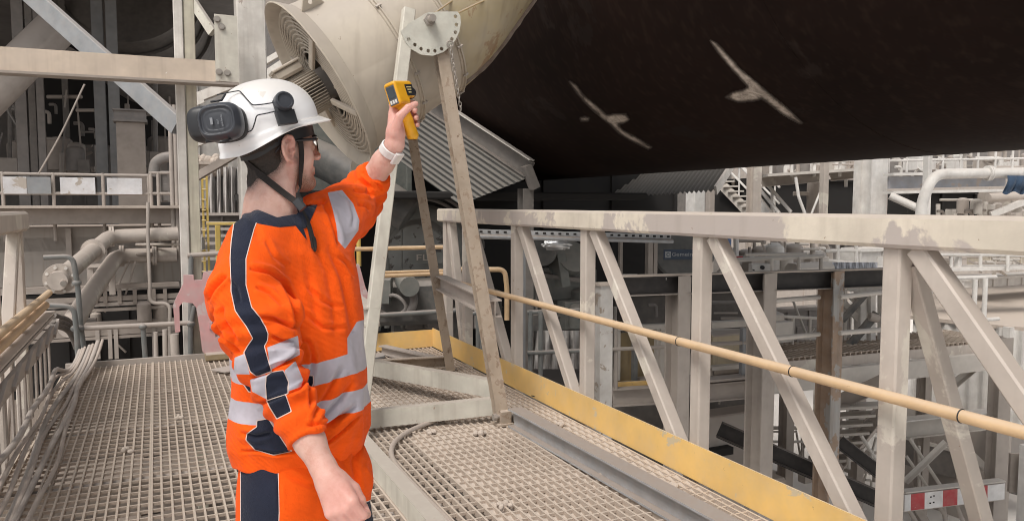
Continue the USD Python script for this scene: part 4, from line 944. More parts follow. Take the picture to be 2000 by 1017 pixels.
# ================================================================= trousers and boots
def trous(p):
    d = stack(p, [trow(588, 860, 2.03, .160, .118), trow(590, 920, 2.03, .172, .130), trow(590, 1010, 2.03, .176, .134), trow(590, 1080, 2.03, .15, .10)])
    d = smin(d, chain(p, [(HIP_R - V(0, 0, .02), .098), (KN_R, .082), (AN_R + V(0, 0, .03), .080)], .02), .05)
    d = smin(d, chain(p, [(HIP_L - V(0, 0, .02), .100), (KN_L, .084), (AN_L + V(0, 0, .03), .080)], .02), .05)
    d = smin(d, ell(p, P(688, 928, 2.06), (.050, .05, .085)), .035)
    d = d - .014 * (meshkit.fbm(p * np.array([10, 10, 6.0]), octaves=3, seed=33) - .44)
    return np.maximum(d, .075 - p[:, 2])
tb = np.vstack([HIP_R, HIP_L, AN_R, AN_L, KN_L, KN_R, P(688, 928, 2.06)])
tv, tf2 = snet(trous, np.r_[tb.min(0)[:2] - .17, .05], np.r_[tb.max(0)[:2] + .17, .99], .006)
tv, tf2 = biggest(tv, tf2); tv = relax(tv, tf2, 2); tn = normals(tv, tf2)
tv = creases(tv, tn, [([(628, 890), (642, 915), (648, 950), (650, 985)], .008, 4), ([(640, 890), (668, 930), (688, 975)], .006, 5), ([(705, 850), (690, 900), (700, 960)], .006, 6), ([(720, 905), (735, 930), (738, 960)], .005, 5), ([(560, 925), (600, 945), (640, 950)], .004, 6), ([(545, 940), (548, 1000)], .004, 4)])
tn = normals(tv, tf2)
tp = UsdGeom.Xform.Define(stage, str(man.GetPath()) + '/trousers').GetPrim()
rest = (tv, tf2, tn); got = {'navy_panel': [], 'piping': []}
for pg_ in ([(470, 890), (520, 905), (543, 920), (545, 1000), (541, 1080), (470, 1080)], [(702, 985), (720, 978), (745, 966), (760, 1080), (690, 1080)]):
    cutout('navy_panel', lambda v, g_=pg_: pxfield(v, g_))
ins, rest = fs(rest, (rest[0][:, 2] - .62) * 750); got['navy_panel'].append(ins)
objn('cloth', rest, M_OR, tp)
for k_, mt in (('navy_panel', M_NAVY), ('piping', M_PIPE)):
    for m in got[k_]:
        for m2 in (islands(m) if len(m[1]) > 3 else []): objn(k_, m2, mt, tp)
for a_ in (AN_R, AN_L):
    def boot(p, a_=a_):
        d = smin(rcone(p, V(*a_[:2], .14), V(*a_[:2], .06), .058, .052), rcone(p, V(*a_[:2], .05), V(*(a_ + tf_ * .16)[:2], .048), .05, .046), .03)
        return np.maximum(np.maximum(d, p[:, 2] - .17), .006 - p[:, 2])
    bv, bf2 = snet(boot, np.r_[a_[:2] - .28, -.02], np.r_[a_[:2] + .28, .22], .007)
    objn('boot', (bv, bf2, normals(bv, bf2)), M_RUBBER, man)

# ================================================================= helmet
HP = math.radians(14); GX = hg * math.cos(HP) + ZU * math.sin(HP); GZ = ZU * math.cos(HP) - hg * math.sin(HP); GY = hl
HO = HC - .020 * HX + .045 * ZU
def helm(phi, t, off=0.0):
    """phi from the front, t: 0 crown .. 1 equator .. 2 rim"""
    c, s = math.cos(phi), math.sin(phi); ap = abs(math.atan2(s, c))
    zr = -.045 * sstep(1.35, 2.75, ap) - .004 * sstep(1.0, 0, ap); e0 = .028
    if t <= 1:
        th = t * math.pi / 2; r, z = math.sin(th) ** .92, e0 + .104 * math.cos(th) ** .95
        fl = 0
    else:
        k = t - 1; r, z = 1 + .010 * k, e0 + (zr - e0) * k
        fl = .004 * sstep(.40, .55, k) + .004 * sstep(.80, 1.0, k) + (.034 * sstep(.30, 1, k)) * math.exp(-(ap / .62) ** 2)
    rid = .004 * math.exp(-((ap if ap < 1.6 else math.pi - ap) / .16) ** 2) * sstep(0, .3, t) * sstep(1.2, .8, t)
    return HO + GX * ((.134 + off) * r + fl + rid) * c + GY * ((.111 + off) * r + fl * .9) * s + GZ * (z + off)
ph = np.linspace(0, 2 * np.pi, 121)[:-1]; ts = np.r_[np.linspace(0.02, 1, 20), np.linspace(1, 2, 18)[1:]]
o_ = np.array([[helm(a, t) for a in ph] for t in ts]); i_ = np.array([[helm(a, t, -.004) for a in ph] for t in ts]); i_[-1] = i_[-1] * .0 + o_[-1] - (o_[-1] - HO) * .03
nt, npz = o_.shape[:2]; vv = np.vstack([o_.reshape(-1, 3), i_.reshape(-1, 3), [helm(0, 0), helm(0, 0, -.004)]]); ii = np.arange(nt * npz).reshape(nt, npz); jn = np.roll(ii, -1, 1); M_ = nt * npz
f = np.vstack([np.stack([ii[:-1], ii[1:], jn[1:], jn[:-1]], -1).reshape(-1, 4), np.stack([ii[:-1], jn[:-1], jn[1:], ii[1:]], -1).reshape(-1, 4) + M_, np.stack([ii[-1], ii[-1] + M_, jn[-1] + M_, jn[-1]], -1)])
f = np.vstack([f[:, [0, 1, 2]], f[:, [0, 2, 3]], np.stack([ii[0], jn[0], 0 * ii[0] + 2 * M_], 1), np.stack([jn[0] + M_, ii[0] + M_, 0 * ii[0] + 2 * M_ + 1], 1)])
M_HELM = look('white_helmet', (.90, .90, .915), rough=.32, dust=.03, dustcol=(.62, .58, .54), var=.02, spec=.5, bump=.02, chip=(.70, .67, .63), chip_at=.66, chip_scale=22, spot=(.62, .60, .57), spot_at=.66)
M_BLKP = plain('black_plastic', (.020, .021, .024), rough=.42, bump=.05); M_GRYP = plain('dark_grey_plastic', (.040, .043, .052), rough=.38, bump=.05)
hp_ = UsdGeom.Xform.Define(stage, str(man.GetPath()) + '/hard_hat').GetPrim()
def facing_out(v, f, c):
    m = trimesh.Trimesh(v, f, process=False); return f if ((m.triangles_center - c) * m.face_normals).sum(1).mean() > 0 else f[:, ::-1]
obj('shell', trimesh.Trimesh(vv, f, process=False), M_HELM, hp_, smooth=55)
# harness band inside
bd = np.array([[HO + (GX * (.104 + .0 * k) * math.cos(a) + GY * .083 * math.sin(a)) + GZ * (-.030 - .03 * sstep(1.6, 2.8, abs(math.atan2(math.sin(a), math.cos(a)))) + k * .035) for a in ph] for k in (0, 1)])
bd[..., :] += HX * .012
b2 = bd * 1.0; vv = np.vstack([bd.reshape(-1, 3), (bd + (HO - bd) * .04).reshape(-1, 3)]); n_ = len(ph); i0 = np.arange(n_); j0 = np.roll(i0, -1)
f = np.vstack([np.stack([i0, j0, j0 + n_, i0 + n_], 1), np.stack([i0 + 2 * n_, i0 + 3 * n_, j0 + 3 * n_, j0 + 2 * n_], 1), np.stack([i0, i0 + 2 * n_, j0 + 2 * n_, j0], 1), np.stack([i0 + n_, j0 + n_, j0 + 3 * n_, i0 + 3 * n_], 1)])
obj('headband', MB().add(vv, f), M_BLKP, hp_, smooth=40)
# side slot adapter, knob, wire arms, cups
def hsurf(x, y, lift=0.0):
    """point of the shell behind a photo point (nearest sample of the shell)"""
    best = None
    PH, TS = np.linspace(-2.9, .3, 160), np.linspace(.2, 2, 120)
    global _HG
    if '_HG' not in globals(): _HG = np.array([[helm(a, t) for t in TS] for a in PH]).reshape(-1, 3)
    q = pix(_HG); k = np.argmin(np.hypot(q[:, 0] - x, q[:, 1] - y)); p = _HG[k]; n = (p - HO) - GZ * ((p - HO) @ GZ) * .4
    n /= np.linalg.norm(n); return p + n * lift, n
ep = UsdGeom.Xform.Define(stage, str(man.GetPath()) + '/ear_defender').GetPrim()
p0, n0 = hsurf(550, 212, .010); e_u = UP - n0 * (UP @ n0); e_u /= np.linalg.norm(e_u); e_r = np.cross(n0, e_u) * -1
if e_r @ RT < 0: e_r = -e_r
ang = math.radians(14); e_u, e_r = e_u * math.cos(ang) - e_r * math.sin(ang), e_r * math.cos(ang) + e_u * math.sin(ang)
obj('adapter', MB().bar(p0 - e_u * .040, p0 + e_u * .018, .042, .016, up=n0, ch=.005).bar(p0 - e_u * .046 + n0 * .002, p0 - e_u * .012 + n0 * .002, .050, .014, up=n0, ch=.003), M_BLKP, ep, smooth=20)
kc = p0 + e_u * .010 + e_r * .003
obj('knob', MB().lathe(kc, n0, [(.0, .024), (.018, .0235), (.022, .0215), (.0225, .0185), (.019, .017), (.019, .0005)], 36), M_GRYP, ep, smooth=35)
CUP = P(433, 239, 1.845); a8 = math.radians(9)
c1 = RT * math.cos(a8) + UP * math.sin(a8); c3 = -FH * .93 - RT * .34; c3 -= c1 * (c3 @ c1); c3 /= np.linalg.norm(c3); c2 = np.cross(c3, c1)
def rbox(p, c, hx, hy, hz, r, M):
    q = np.abs((p - c) @ M.T) - (V(hx, hy, hz) - r); return np.sqrt((np.maximum(q, 0) ** 2).sum(1)) + np.minimum(q.max(1), 0) - r
MC = np.stack([c1, c2, c3])
def sq(p, c, hx, hy, hz, M, e=3.2): q = np.abs((p - c) @ M.T) / V(hx, hy, hz); return ((q ** e).sum(1) ** (1 / e) - 1) * min(hx, hy, hz)
def cupf(p):
    d = sq(p, CUP, .051, .0455, .034, MC, 3.0)
    loc = (p - CUP) @ MC.T; rr = ((np.abs(loc[:, 0] + .002) / .036) ** 3.2 + (np.abs(loc[:, 1]) / .029) ** 3.2) ** (1 / 3.2)
    return d + np.where(loc[:, 2] > 0, .0035 * sstep(1.12, 1.0, rr) - .0025 * np.exp(-((rr - 1.18) / .10) ** 2) + .002 * sstep(.8, .72, rr), 0)
cv_, cf_ = snet(cupf, CUP - .075, CUP + .075, .0022); cv_ = relax(cv_, cf_, 1); objn('ear_cup', (cv_, cf_, normals(cv_, cf_)), M_GRYP, ep)
cu = lambda p: sq(p, CUP - c3 * .034, .050, .044, .020, MC, 3.0)
cv_, cf_ = snet(cu, CUP - .09, CUP + .09, .004); objn('cushion', (cv_, cf_, normals(cv_, cf_)), M_RUBBER, ep)
tx = meshkit.text_mesh('Honeywell', .0042, .0006); tx.apply_translation([-.0118, 0, 0])
M_PRINT = plain('grey_print', (.22, .23, .25), rough=.5)
face = CUP + c3 * .0335
obj('lettering', MB().add(face + c1 * .011 + tx.vertices[:, :1] * -c2 + tx.vertices[:, 1:2] * c1 + tx.vertices[:, 2:] * c3, tx.faces), M_PRINT, ep)
tx = meshkit.text_mesh('L0W', .0042, .0006); tx.apply_translation([-.0055, 0, 0])
obj('lettering', MB().add(face + c1 * .001 - c2 * .004 + tx.vertices[:, :1] * -c2 + tx.vertices[:, 1:2] * c1 + tx.vertices[:, 2:] * c3, tx.faces), M_PRINT, ep)
obj('printed_mark', MB().bar(face - c1 * .012 - c2 * .009 + c3 * .0003, face - c1 * .012 + c2 * .007 + c3 * .0003, .006, .0006, up=c3), M_PRINT, ep)
CUP2 = P(401, 244, 2.0); M2 = np.stack([c1, c2, c3])
cu = lambda p: smin(sq(p, CUP2, .040, .046, .034, M2, 3.0), sq(p, CUP2 + c3 * .03, .032, .04, .02, M2, 3.), .01)
cv_, cf_ = snet(cu, CUP2 - .09, CUP2 + .09, .004); objn('ear_cup', (cv_, cf_, normals(cv_, cf_)), M_BLKP, ep)
def wire_on(pts, lifts, r=.0016):
    w = [hsurf(x, y, l)[0] for (x, y), l in zip(pts, lifts)]; return MB().tube(arc_path(w, .006, 4), r, 7)
obj('wire_arm', wire_on([(538, 203), (515, 205), (495, 208), (482, 194), (470, 180), (455, 185), (440, 192)], [.012, .006, .006, .006, .006, .012, .03]), M_BLKP, ep, smooth=50)
obj('wire_arm', wire_on([(538, 220), (520, 222), (503, 226), (499, 240), (495, 255), (470, 263), (442, 271)], [.012, .006, .006, .006, .007, .010, .016]), M_BLKP, ep, smooth=50)
obj('wire_arm', MB().tube([hsurf(452, 190, .018)[0], P(433, 196, 1.85), P(412, 199, 1.86)], .0028, 8), M_BLKP, ep, smooth=50)
obj('wire_arm', MB().tube([hsurf(470, 266, .008)[0], P(445, 274, 1.82), P(430, 277, 1.82)], .0028, 8), M_BLKP, ep, smooth=50)
obj('pivot_bar', MB().bar(P(404, 276, 1.85), P(432, 272, 1.84), .010, .008, ch=.002), M_BLKP, ep)

# ================================================================= straps, glasses, watch
def ribbon(name, pts, nrm, w, th, mat, parent):
    pts = np.asarray(pts, float); nrm = np.asarray(nrm, float); pts_s = spline(pts, 6); u = np.linspace(0, 1, len(pts)); us = np.linspace(0, 1, len(pts_s))
    nr = np.stack([np.interp(us, u, nrm[:, k]) for k in range(3)], 1); t = np.gradient(pts_s, axis=0); t /= np.linalg.norm(t, axis=1, keepdims=True)
    nr -= t * (nr * t).sum(1, keepdims=True); nr /= np.linalg.norm(nr, axis=1, keepdims=True); s = np.cross(t, nr); rings = []
    for a, b in ((-1, -1), (1, -1), (1, 1), (-1, 1)): rings.append(pts_s + s * a * w / 2 + nr * b * th / 2)
    R_ = np.stack(rings, 1); n = len(pts_s); i = np.arange(n * 4).reshape(n, 4); jn = np.roll(i, -1, 1)
    q = np.stack([i[:-1], i[1:], jn[1:], jn[:-1]], -1).reshape(-1, 4); q = np.vstack([q, [[0, 1, 2, 3]], [[4 * n - 1, 4 * n - 2, 4 * n - 3, 4 * n - 4]]])
    return obj(name, MB().add(R_.reshape(-1, 3), q), mat, parent)
hn_sdf = lambda p: smin(head_sdf(p), neck_sdf(p), .022)
def grad(p, fn):
    e = 1e-4; g_ = np.stack([fn(p + V(e, 0, 0)) - fn(p - V(e, 0, 0)), fn(p + V(0, e, 0)) - fn(p - V(0, e, 0)), fn(p + V(0, 0, e)) - fn(p - V(0, 0, e))], 1)
    return g_ / np.maximum(np.linalg.norm(g_, axis=1, keepdims=True), 1e-9)
cs = UsdGeom.Xform.Define(stage, str(man.GetPath()) + '/chin_strap').GetPrim()
M_STRAP = plain('black_webbing', (.016, .012, .011), rough=.8, bump=.4, bscale=700)
a_ = trace([(584, 262), (588, 285), (589, 310), (588, 335), (586, 360)], hn_sdf, off=.006); na = grad(a_, hn_sdf)
bk = P(586, 399, 1.90)
ribbon('strap', np.vstack([a_, P(584, 384, 1.905), bk]), np.vstack([na, na[-1], -FH]), .017, .0022, M_STRAP, cs)
b_ = trace([(478, 312), (492, 326), (512, 344), (535, 362), (556, 378)], hn_sdf, off=.006); nb_ = grad(b_, hn_sdf)
ribbon('strap', np.vstack([b_, bk + UP * .004]), np.vstack([nb_, -FH]), .017, .0022, M_STRAP, cs)
c_ = trace([(440, 312), (447, 326), (459, 342)], hn_sdf, off=.012)
ribbon('strap', c_, np.tile(-FH - RT * .5, (3, 1)), .014, .0022, M_STRAP, cs)
obj('buckle', MB().bar(P(578, 391, 1.895), P(592, 408, 1.89), .022, .010, up=-FH, ch=.003), M_BLKP, cs, smooth=20)
tq = np.vstack([bk - UP * .004, trace([(594, 420), (603, 440), (609, 462), (613, 484)], lambda p: shirt_sdf(p), off=.005)])
ribbon('strap', tq, np.tile(-FH + tf_ * .5, (5, 1)), .012, .0022, M_STRAP, cs)
lp_ = trace([(612, 462), (617, 476), (615, 490), (610, 476)], lambda p: shirt_sdf(p), off=.006)
obj('strap_loop', MB().tube(spline(np.vstack([lp_, lp_[:1]]), 5), .0025, 6), M_STRAP, cs, smooth=60)
gp = UsdGeom.Xform.Define(stage, str(man.GetPath()) + '/safety_glasses').GetPrim()
M_FRAME = plain('amber_frame', (.16, .075, .02), rough=.25)
M_LENS = usdkit.material(stage, '/World/Looks/clear_lens', {'t': ('transparent_bsdf', {'color': (.94, .92, .86)}), 'g': ('glossy_bsdf', {'roughness': .03, 'color': (1, 1, 1)}), 'f': ('fresnel', {'IOR': 1.45}), 'm': ('mix_closure', {})}, [('f.fac', 'm.fac'), ('t.BSDF', 'm.closure1'), ('g.BSDF', 'm.closure2')], surface='m.closure')
ys = np.linspace(-.070, .070, 29); gl = lambda y, z: hw(.110 - 7.0 * y * y, y, z)
zt, zb = .016, -.034
L1 = np.array([gl(y, zt - .006 * (abs(y) / .07) ** 2) for y in ys]); L2 = np.array([gl(y, (zb + .014 * math.exp(-(y / .012) ** 2)) * (1 - .45 * (abs(y) / .07) ** 3)) for y in ys])
n = len(ys); vv = np.vstack([L1, L2, L1 - HX * .002, L2 - HX * .002]); i = np.arange(n - 1)
obj('lens', MB().add(vv, np.vstack([np.stack([i, i + 1, i + 1 + n, i + n], 1), np.stack([i + 2 * n, i + 3 * n, i + 1 + 3 * n, i + 1 + 2 * n], 1)])), M_LENS, gp, smooth=True)
obj('frame', MB().tube(L1, .0028, 8), M_FRAME, gp, smooth=True)
obj('rim', MB().tube(L2, .0011, 6), M_FRAME, gp, smooth=True)
for s in (-1, 1):
    obj('temple', MB().tube([hw(.076, s * .071, .012), hw(.05, s * .0765, .012), hw(.0, s * .0795, .013), hw(-.03, s * .0805, .006), hw(-.05, s * .079, -.012)], [.0042, .0038, .003, .0028, .0025], 8), M_BLKP, gp, smooth=True)
wp = UsdGeom.Xform.Define(stage, str(man.GetPath()) + '/watch').GetPrim()
wc = E_L + (W_L - E_L) * .91; an = np.linspace(0, 2 * np.pi, 49)[:-1]; wx = np.cross(AX_L, ZU); wx /= np.linalg.norm(wx); wy = np.cross(wx, AX_L)
vv = []
for a in an:
    o = math.cos(a) * wx + math.sin(a) * wy
    for l, r in ((-.013, .0315), (-.011, .0345), (.011, .0345), (.013, .0315)): vv.append(wc + AX_L * l + o * r)
i = np.arange(48 * 4).reshape(48, 4); jn = np.roll(i, -1, 0)
M_WATCH = plain('white_silicone', (.72, .70, .68), rough=.45)
obj('strap', MB().add(np.array(vv), np.vstack([np.stack([i[:, k], jn[:, k], jn[:, (k + 1) % 4], i[:, (k + 1) % 4]], 1) for k in range(4)])), M_WATCH, wp, smooth=40)
wn = -FH * .6 + RT * .75; wn -= AX_L * (wn @ AX_L); wn /= np.linalg.norm(wn)
obj('case', MB().bar(wc + wn * .036 - AX_L * .019, wc + wn * .036 + AX_L * .019, .032, .010, up=wn, ch=.003), M_WATCH, wp, smooth=20)

# ================================================================= infrared thermometer in the raised hand
gun = thing('infrared_thermometer', 'yellow and black handheld infrared thermometer gripped in the raised hand', 'thermometer', tuple(P(795, 230, 2.30)))
TU = GA - GB; TU /= np.linalg.norm(TU); TF = RT * .47 + FH * .86 + ZU * .12; TF -= TU * (TF @ TU); TF /= np.linalg.norm(TF); TS = np.cross(TF, TU)   # TS: to the near side
if TS @ FH > 0: TS = -TS
MT = np.stack([TF, TS, TU]); HD = P(778, 186, 2.285)
M_GY = plain('yellow_plastic', (.72, .36, .02), rough=.38, bump=.05)
def gunf(p):
    d = rbox(p, HD + TF * .012 + TU * .003, .045, .0225, .036, .010, MT)
    d = smin(d, chain(p, [(GA + TU * .02, .0185), (GA, .0165), ((GA + GB) / 2, .0165), (GB + TF * .004, .0185)], .01), .012)
    q = (p - HD) @ MT.T
    d = smax(d, -(rbox(p, HD - TF * .034 - TU * .001,   .004, .0165, .030, .003, MT)), .002)
    d = smax(d, -(rbox(p, HD + TF * .040 - TU * .024, .018, .03, .012, .008, MT)), .006)
    return d
gv_, gf_ = snet(gunf, HD - .13, HD + .10, .0018); gv_ = relax(gv_, gf_, 1); objn('body', (gv_, gf_, normals(gv_, gf_)), M_GY, gun)
rf = HD - TF * .0305
obj('display_bezel', MB().bar(rf - TU * .0295, rf + TU * .0270, .0320, .0025, up=TF, ch=.001), plain('grey_bezel', (.10, .10, .11), rough=.4), gun)
obj('screen', MB().bar(rf - TF * .0018 - TU * .010, rf - TF * .0018 + TU * .0235, .0262, .0012, up=TF), plain('lcd', (.055, .065, .075), rough=.15), gun)
for k in (-1, 0, 1): obj('button', MB().bar(rf - TF * .0022 + TS * k * .0092 - TU * .0260, rf - TF * .0022 + TS * k * .0092 - TU * .0155, .0066, .0018, up=TF, ch=.0006), plain('pale_button', (.62, .61, .58), rough=.4), gun)
sd = HD + TF * .030 + TS * .0230 + TU * .008
obj('label_plate', MB().bar(sd - TF * .017, sd + TF * .020, .034, .0012, up=TS), M_BLKP, gun)
for k in range(3): obj('printed_line', MB().bar(sd + TS * .0009 - TF * (.012 - .002 * k) + TU * (.009 - .008 * k), sd + TS * .0009 + TF * (.012 - .003 * k) + TU * (.009 - .008 * k), .0034, .0006, up=TS), plain('yellow_print', (.62, .52, .25), rough=.5), gun)
obj('nose_cone', MB().lathe(HD + TF * .052 + TU * .006, TF, [(0, .019), (.014, .0185), (.020, .016), (.018, .012), (.006, .010), (.006, .001)], 28), M_BLKP, gun, smooth=35)
obj('trigger', MB().bar(GA + TF * .018 + TU * .006, GA + TF * .021 - TU * .018, .010, .008, up=TF, ch=.002), M_BLKP, gun)
# ================================================================= helpers for the plant behind
def below(p, y):
    """the point straight above or below p that the photograph shows at height y"""
    q = np.asarray(p, float) - EYE; D0, U0, k = q @ FW, q @ UP, 508.5 - y
    dz = (k * D0 - FPX * U0) / (FPX * UP[2] - k * FW[2]); return np.asarray(p, float) + V(0, 0, dz)
def level(p, x, d):
    """the point at the same height as p, in photo column x, at depth d"""
    h = (p[2] - EYE[2] - d * FW[2]) / UP[2]; return EYE + d * FW + d * (x - 1000) / FPX * RT + h * UP
GROUND = -3.55
def members(name, label, cat, items, mat, group=None, loc=None):
    """items: (part name, kind, a, b, width, height[, material]); a, b world points"""
    pts = np.array([q for it in items for q in (it[2], it[3])]); b = loc if loc is not None else (pts[:, 0].mean(), pts[:, 1].mean(), pts[:, 2].min())
    t = thing(name, label, cat, b, group)
    for it in items:
        m = MB(); k = it[1]; mt = it[6] if len(it) > 6 else mat
        if k == 'bar': m.bar(it[2], it[3], it[4], it[5], ch=min(it[4], it[5]) * .06)
        elif k == 'i': m.ibeam(it[2], it[3], it[5], it[4], max(.012, it[5] * .06), max(.008, it[4] * .06))
        elif k == 'iy': m.ibeam(it[2], it[3], it[5], it[4], max(.012, it[5] * .06), max(.008, it[4] * .06), up=(0, 1, 0))
        elif k == 'ix': m.ibeam(it[2], it[3], it[5], it[4], max(.012, it[5] * .06), max(.008, it[4] * .06), up=(1, 0, 0))
        elif k == 'l': m.angle(it[2], it[3], it[4], it[5], max(.008, it[4] * .1))
        elif k == 'tube': m.cyl(it[2], it[3], it[4], 12)
        obj(it[0], m, mt, t, smooth=40 if k == 'tube' else False)
    return t
def col(name, x0, x1, yt, yb, d, label, mat, kind='bar', cat='column', group=None, depth=None, top=None, bot=None):
    w = (x1 - x0) * d / FPX * .8; a = P((x0 + x1) / 2, yt, d); b = below(a, yb)
    if top is not None: a = V(a[0], a[1], top)
    if bot is not None: b = V(b[0], b[1], bot)
    return members(name, label, cat, [('shaft', kind, b, a, w, depth or w)], mat, group, loc=b)
def railing(label, a, b, n, hts=(1.05, .55), r=.021, mat=None, ends=True, name='guard_rail', cat='railing'):
    a, b = np.asarray(a, float), np.asarray(b, float); t = thing(name, label, cat, tuple((a + b) / 2))
    for k in range(n):
        p = a + (b - a) * k / max(n - 1, 1); obj('post', MB().cyl(p, p + V(0, 0, hts[0]), r, 8), mat or M_STEEL, t, smooth=40)
    for h in hts: obj('rail', MB().cyl(a + V(0, 0, h), b + V(0, 0, h), r, 8), mat or M_STEEL, t, smooth=40)
    return t
def pipe(label, pts, r, mat=None, rad=.3, flanges=(), cat='pipe', name='pipe', n=14):
    path = arc_path(pts, rad, 8); t = thing(name, label, cat, tuple(path.mean(0)))
    obj('run', MB().tube(path, r, n), mat or M_STEEL, t, smooth=45)
    for (k, s) in flanges:                       # (leg, fraction along the leg)
        a, b = np.asarray(pts[k], float), np.asarray(pts[k + 1], float); c = a + (b - a) * s; u = (b - a) / np.linalg.norm(b - a)
        obj('flange', MB().cyl(c - u * .035, c - u * .004, r * 1.45, 20).cyl(c + u * .004, c + u * .035, r * 1.45, 20), mat or M_STEEL, t, smooth=40)
    return t
def slab(name, label, cat, lo, hi, mat, kind=None):
    """a wall, bay or machine body with its stiffening ribs and top edge on the sides that face the walkway"""
    lo, hi = np.minimum(lo, hi).astype(float), np.maximum(lo, hi).astype(float); sz = hi - lo
    if name in ('roof_deck', 'drive_house_roof', 'plant_floor', 'drive_house_floor', 'shelf', 'hatch'):
        return obj(name, MB().box(lo, hi, ch=min(.02, sz.min() * .2)), mat, None, label=label, cat=cat, kind=kind)
    t = thing(name, label, cat, ((lo[0] + hi[0]) / 2, (lo[1] + hi[1]) / 2, lo[2]))
    big = cat in ('wall', 'building'); ch = .01 if big else min(.04, sz.min() * .12)
    obj('body', MB().box(lo, hi, ch=ch), mat, t)
    n = max(2, min(16, int(sz[0] / (1.5 if big else .45)))); w = .07 if big else .035
    for k in range(n + 1):
        x = lo[0] + w / 2 + (sz[0] - w) * k / n; obj('rib', MB().box((x - w / 2, lo[1] - w * .8, lo[2] + .01), (x + w / 2, lo[1] - .002, hi[2] - .06)), mat, t)
    obj('top_edge', MB().box((lo[0] - .01, lo[1] - w, hi[2] - .055), (hi[0] + .01, lo[1] - .003, hi[2] - .004)), mat, t)
    if not big:
        c = (lo + hi) / 2; h = min(sz[0], sz[2]) * .28
        obj('access_cover', MB().box((c[0] - h, lo[1] - .022, c[2] - h), (c[0] + h * .7, lo[1] - .003, c[2] + h * .6), ch=.005), mat, t)
    return t

# ================================================================= left: portal frame at the walkway end
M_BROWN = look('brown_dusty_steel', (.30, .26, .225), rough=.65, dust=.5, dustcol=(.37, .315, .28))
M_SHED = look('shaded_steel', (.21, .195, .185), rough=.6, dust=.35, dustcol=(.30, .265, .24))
M_PANEL = look('white_board', (.70, .70, .72), rough=.5, dust=.25, chip=(.44, .39, .34), chip_at=.58, chip_scale=5)
fr = thing('steel_column', 'pale two-tone steel column left of the worker, standing at the end of the walkway', 'column', (.31, 8.55, -3.5))
obj('shaft', MB().bar((.365, 8.57, -3.5), (.365, 8.57, 6), .10, .17, up=(0, 1, 0), ch=.006), look('olive_cream', (.56, .53, .42), rough=.55, dust=.3, streak=.4), fr)
obj('cover_strip', MB().bar((.262, 8.53, -.3), (.262, 8.53, 6), .085, .12, up=(0, 1, 0), ch=.006), M_WHITEP, fr)
wc_ = thing('steel_column', 'broad white steel column rising behind the hard hat, carrying the bolted beam', 'column', (.96, 8.65, -3.5))
obj('shaft', MB().bar((.965, 8.66, -3.5), (.965, 8.66, 6), .29, .29, up=(0, 1, 0), ch=.012), M_WHITEP, wc_)
bm = thing('bolted_beam', 'chipped cream beam across the upper left, bolted by its end plate', 'beam', (-.6, 8.35, 2.75))
obj('beam', MB().channel((-3.2, 8.36, 2.845), (.585, 8.36, 2.875), .21, .14, .016, side=-1), look('tan_cream_beam', (.60, .50, .40), rough=.55, dust=.25, dustcol=(.50, .42, .37), chip=(.80, .77, .74), chip_at=.69, chip_scale=9, scale=2.5, streak=.2), bm)
obj('end_plate', MB().box((.585, 8.26, 2.775), (.800, 8.285, 3.43), ch=.003), M_LEG, bm)
obj('gusset', MB().bar((.69, 8.32, 2.76), (.69, 8.32, 3.42), .10, .05, up=(0, 1, 0)), M_LEG, bm)
obj('bottom_flange', MB().bar((-3.2, 8.33, 2.722), (.80, 8.33, 2.755), .20, .022), M_BROWN, bm)
for x, y in ((424, 38), (433, 53), (428, 141), (444, 143)):
    c = on(x, y, 1, 8.26); obj('bolt', MB().cyl(c, c - V(0, .022, 0), .026, 6).cyl(c, c - V(0, .006, 0), .034, 14), M_BOLT, bm)
members('steel_brace', 'broad blue grey diagonal brace at the upper left, passing behind the cream beam', 'brace', [('brace', 'bar', P(20, -45, 10.5), P(348, 246, 9.6), .10, .24)], M_BGREY)
members('steel_brace', 'short cream diagonal brace between the pale column and the end plate', 'brace', [('brace', 'bar', P(366, -12, 8.6), P(416, 64, 8.5), .06, .10)], M_LEG)
members('steel_brace', 'short white sloping strut just left of the ear defender', 'brace', [('brace', 'bar', P(372, 197, 8.9), P(460, 162, 8.8), .06, .11), ('cleat', 'bar', P(378, 196, 8.85), P(396, 189, 8.85), .02, .14)], M_WHITEP)
members('steel_brace', 'narrow brown brace slanting up behind the rear of the hard hat', 'brace', [('brace', 'bar', P(380, 348, 9.2), P(462, 300, 9.1), .06, .09)], M_BROWN)
members('steel_brace', 'lowest of the short white braces, under the ear defender', 'brace', [('brace', 'bar', P(378, 282, 9.0), P(425, 262, 9.0), .05, .09)], M_WHITEP)

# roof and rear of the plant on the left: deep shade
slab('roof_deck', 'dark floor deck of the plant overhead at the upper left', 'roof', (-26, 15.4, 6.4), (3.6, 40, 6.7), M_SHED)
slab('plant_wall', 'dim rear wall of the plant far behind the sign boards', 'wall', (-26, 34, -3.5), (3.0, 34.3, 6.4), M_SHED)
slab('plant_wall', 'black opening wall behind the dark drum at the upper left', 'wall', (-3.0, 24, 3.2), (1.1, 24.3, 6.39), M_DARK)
slab('plant_floor', 'dusty floor of the plant behind the sign board railing', 'floor', (-26, 15.0, .75), (1.2, 33.9, 1.02), M_BROWN)
dr = thing('drum', 'dark ringed drum hanging in the shade at the upper left', 'drum', tuple(P(245, -30, 19)))
ax = V(.18, 1, -.25); c = P(245, -35, 18.2)
obj('shell', MB().lathe(c, ax, [(-.05, .05), (-.05, .95), (.0, 1.45), (2.0, 1.65), (5.0, 1.7)], 56), M_STEELD, dr, smooth=30)
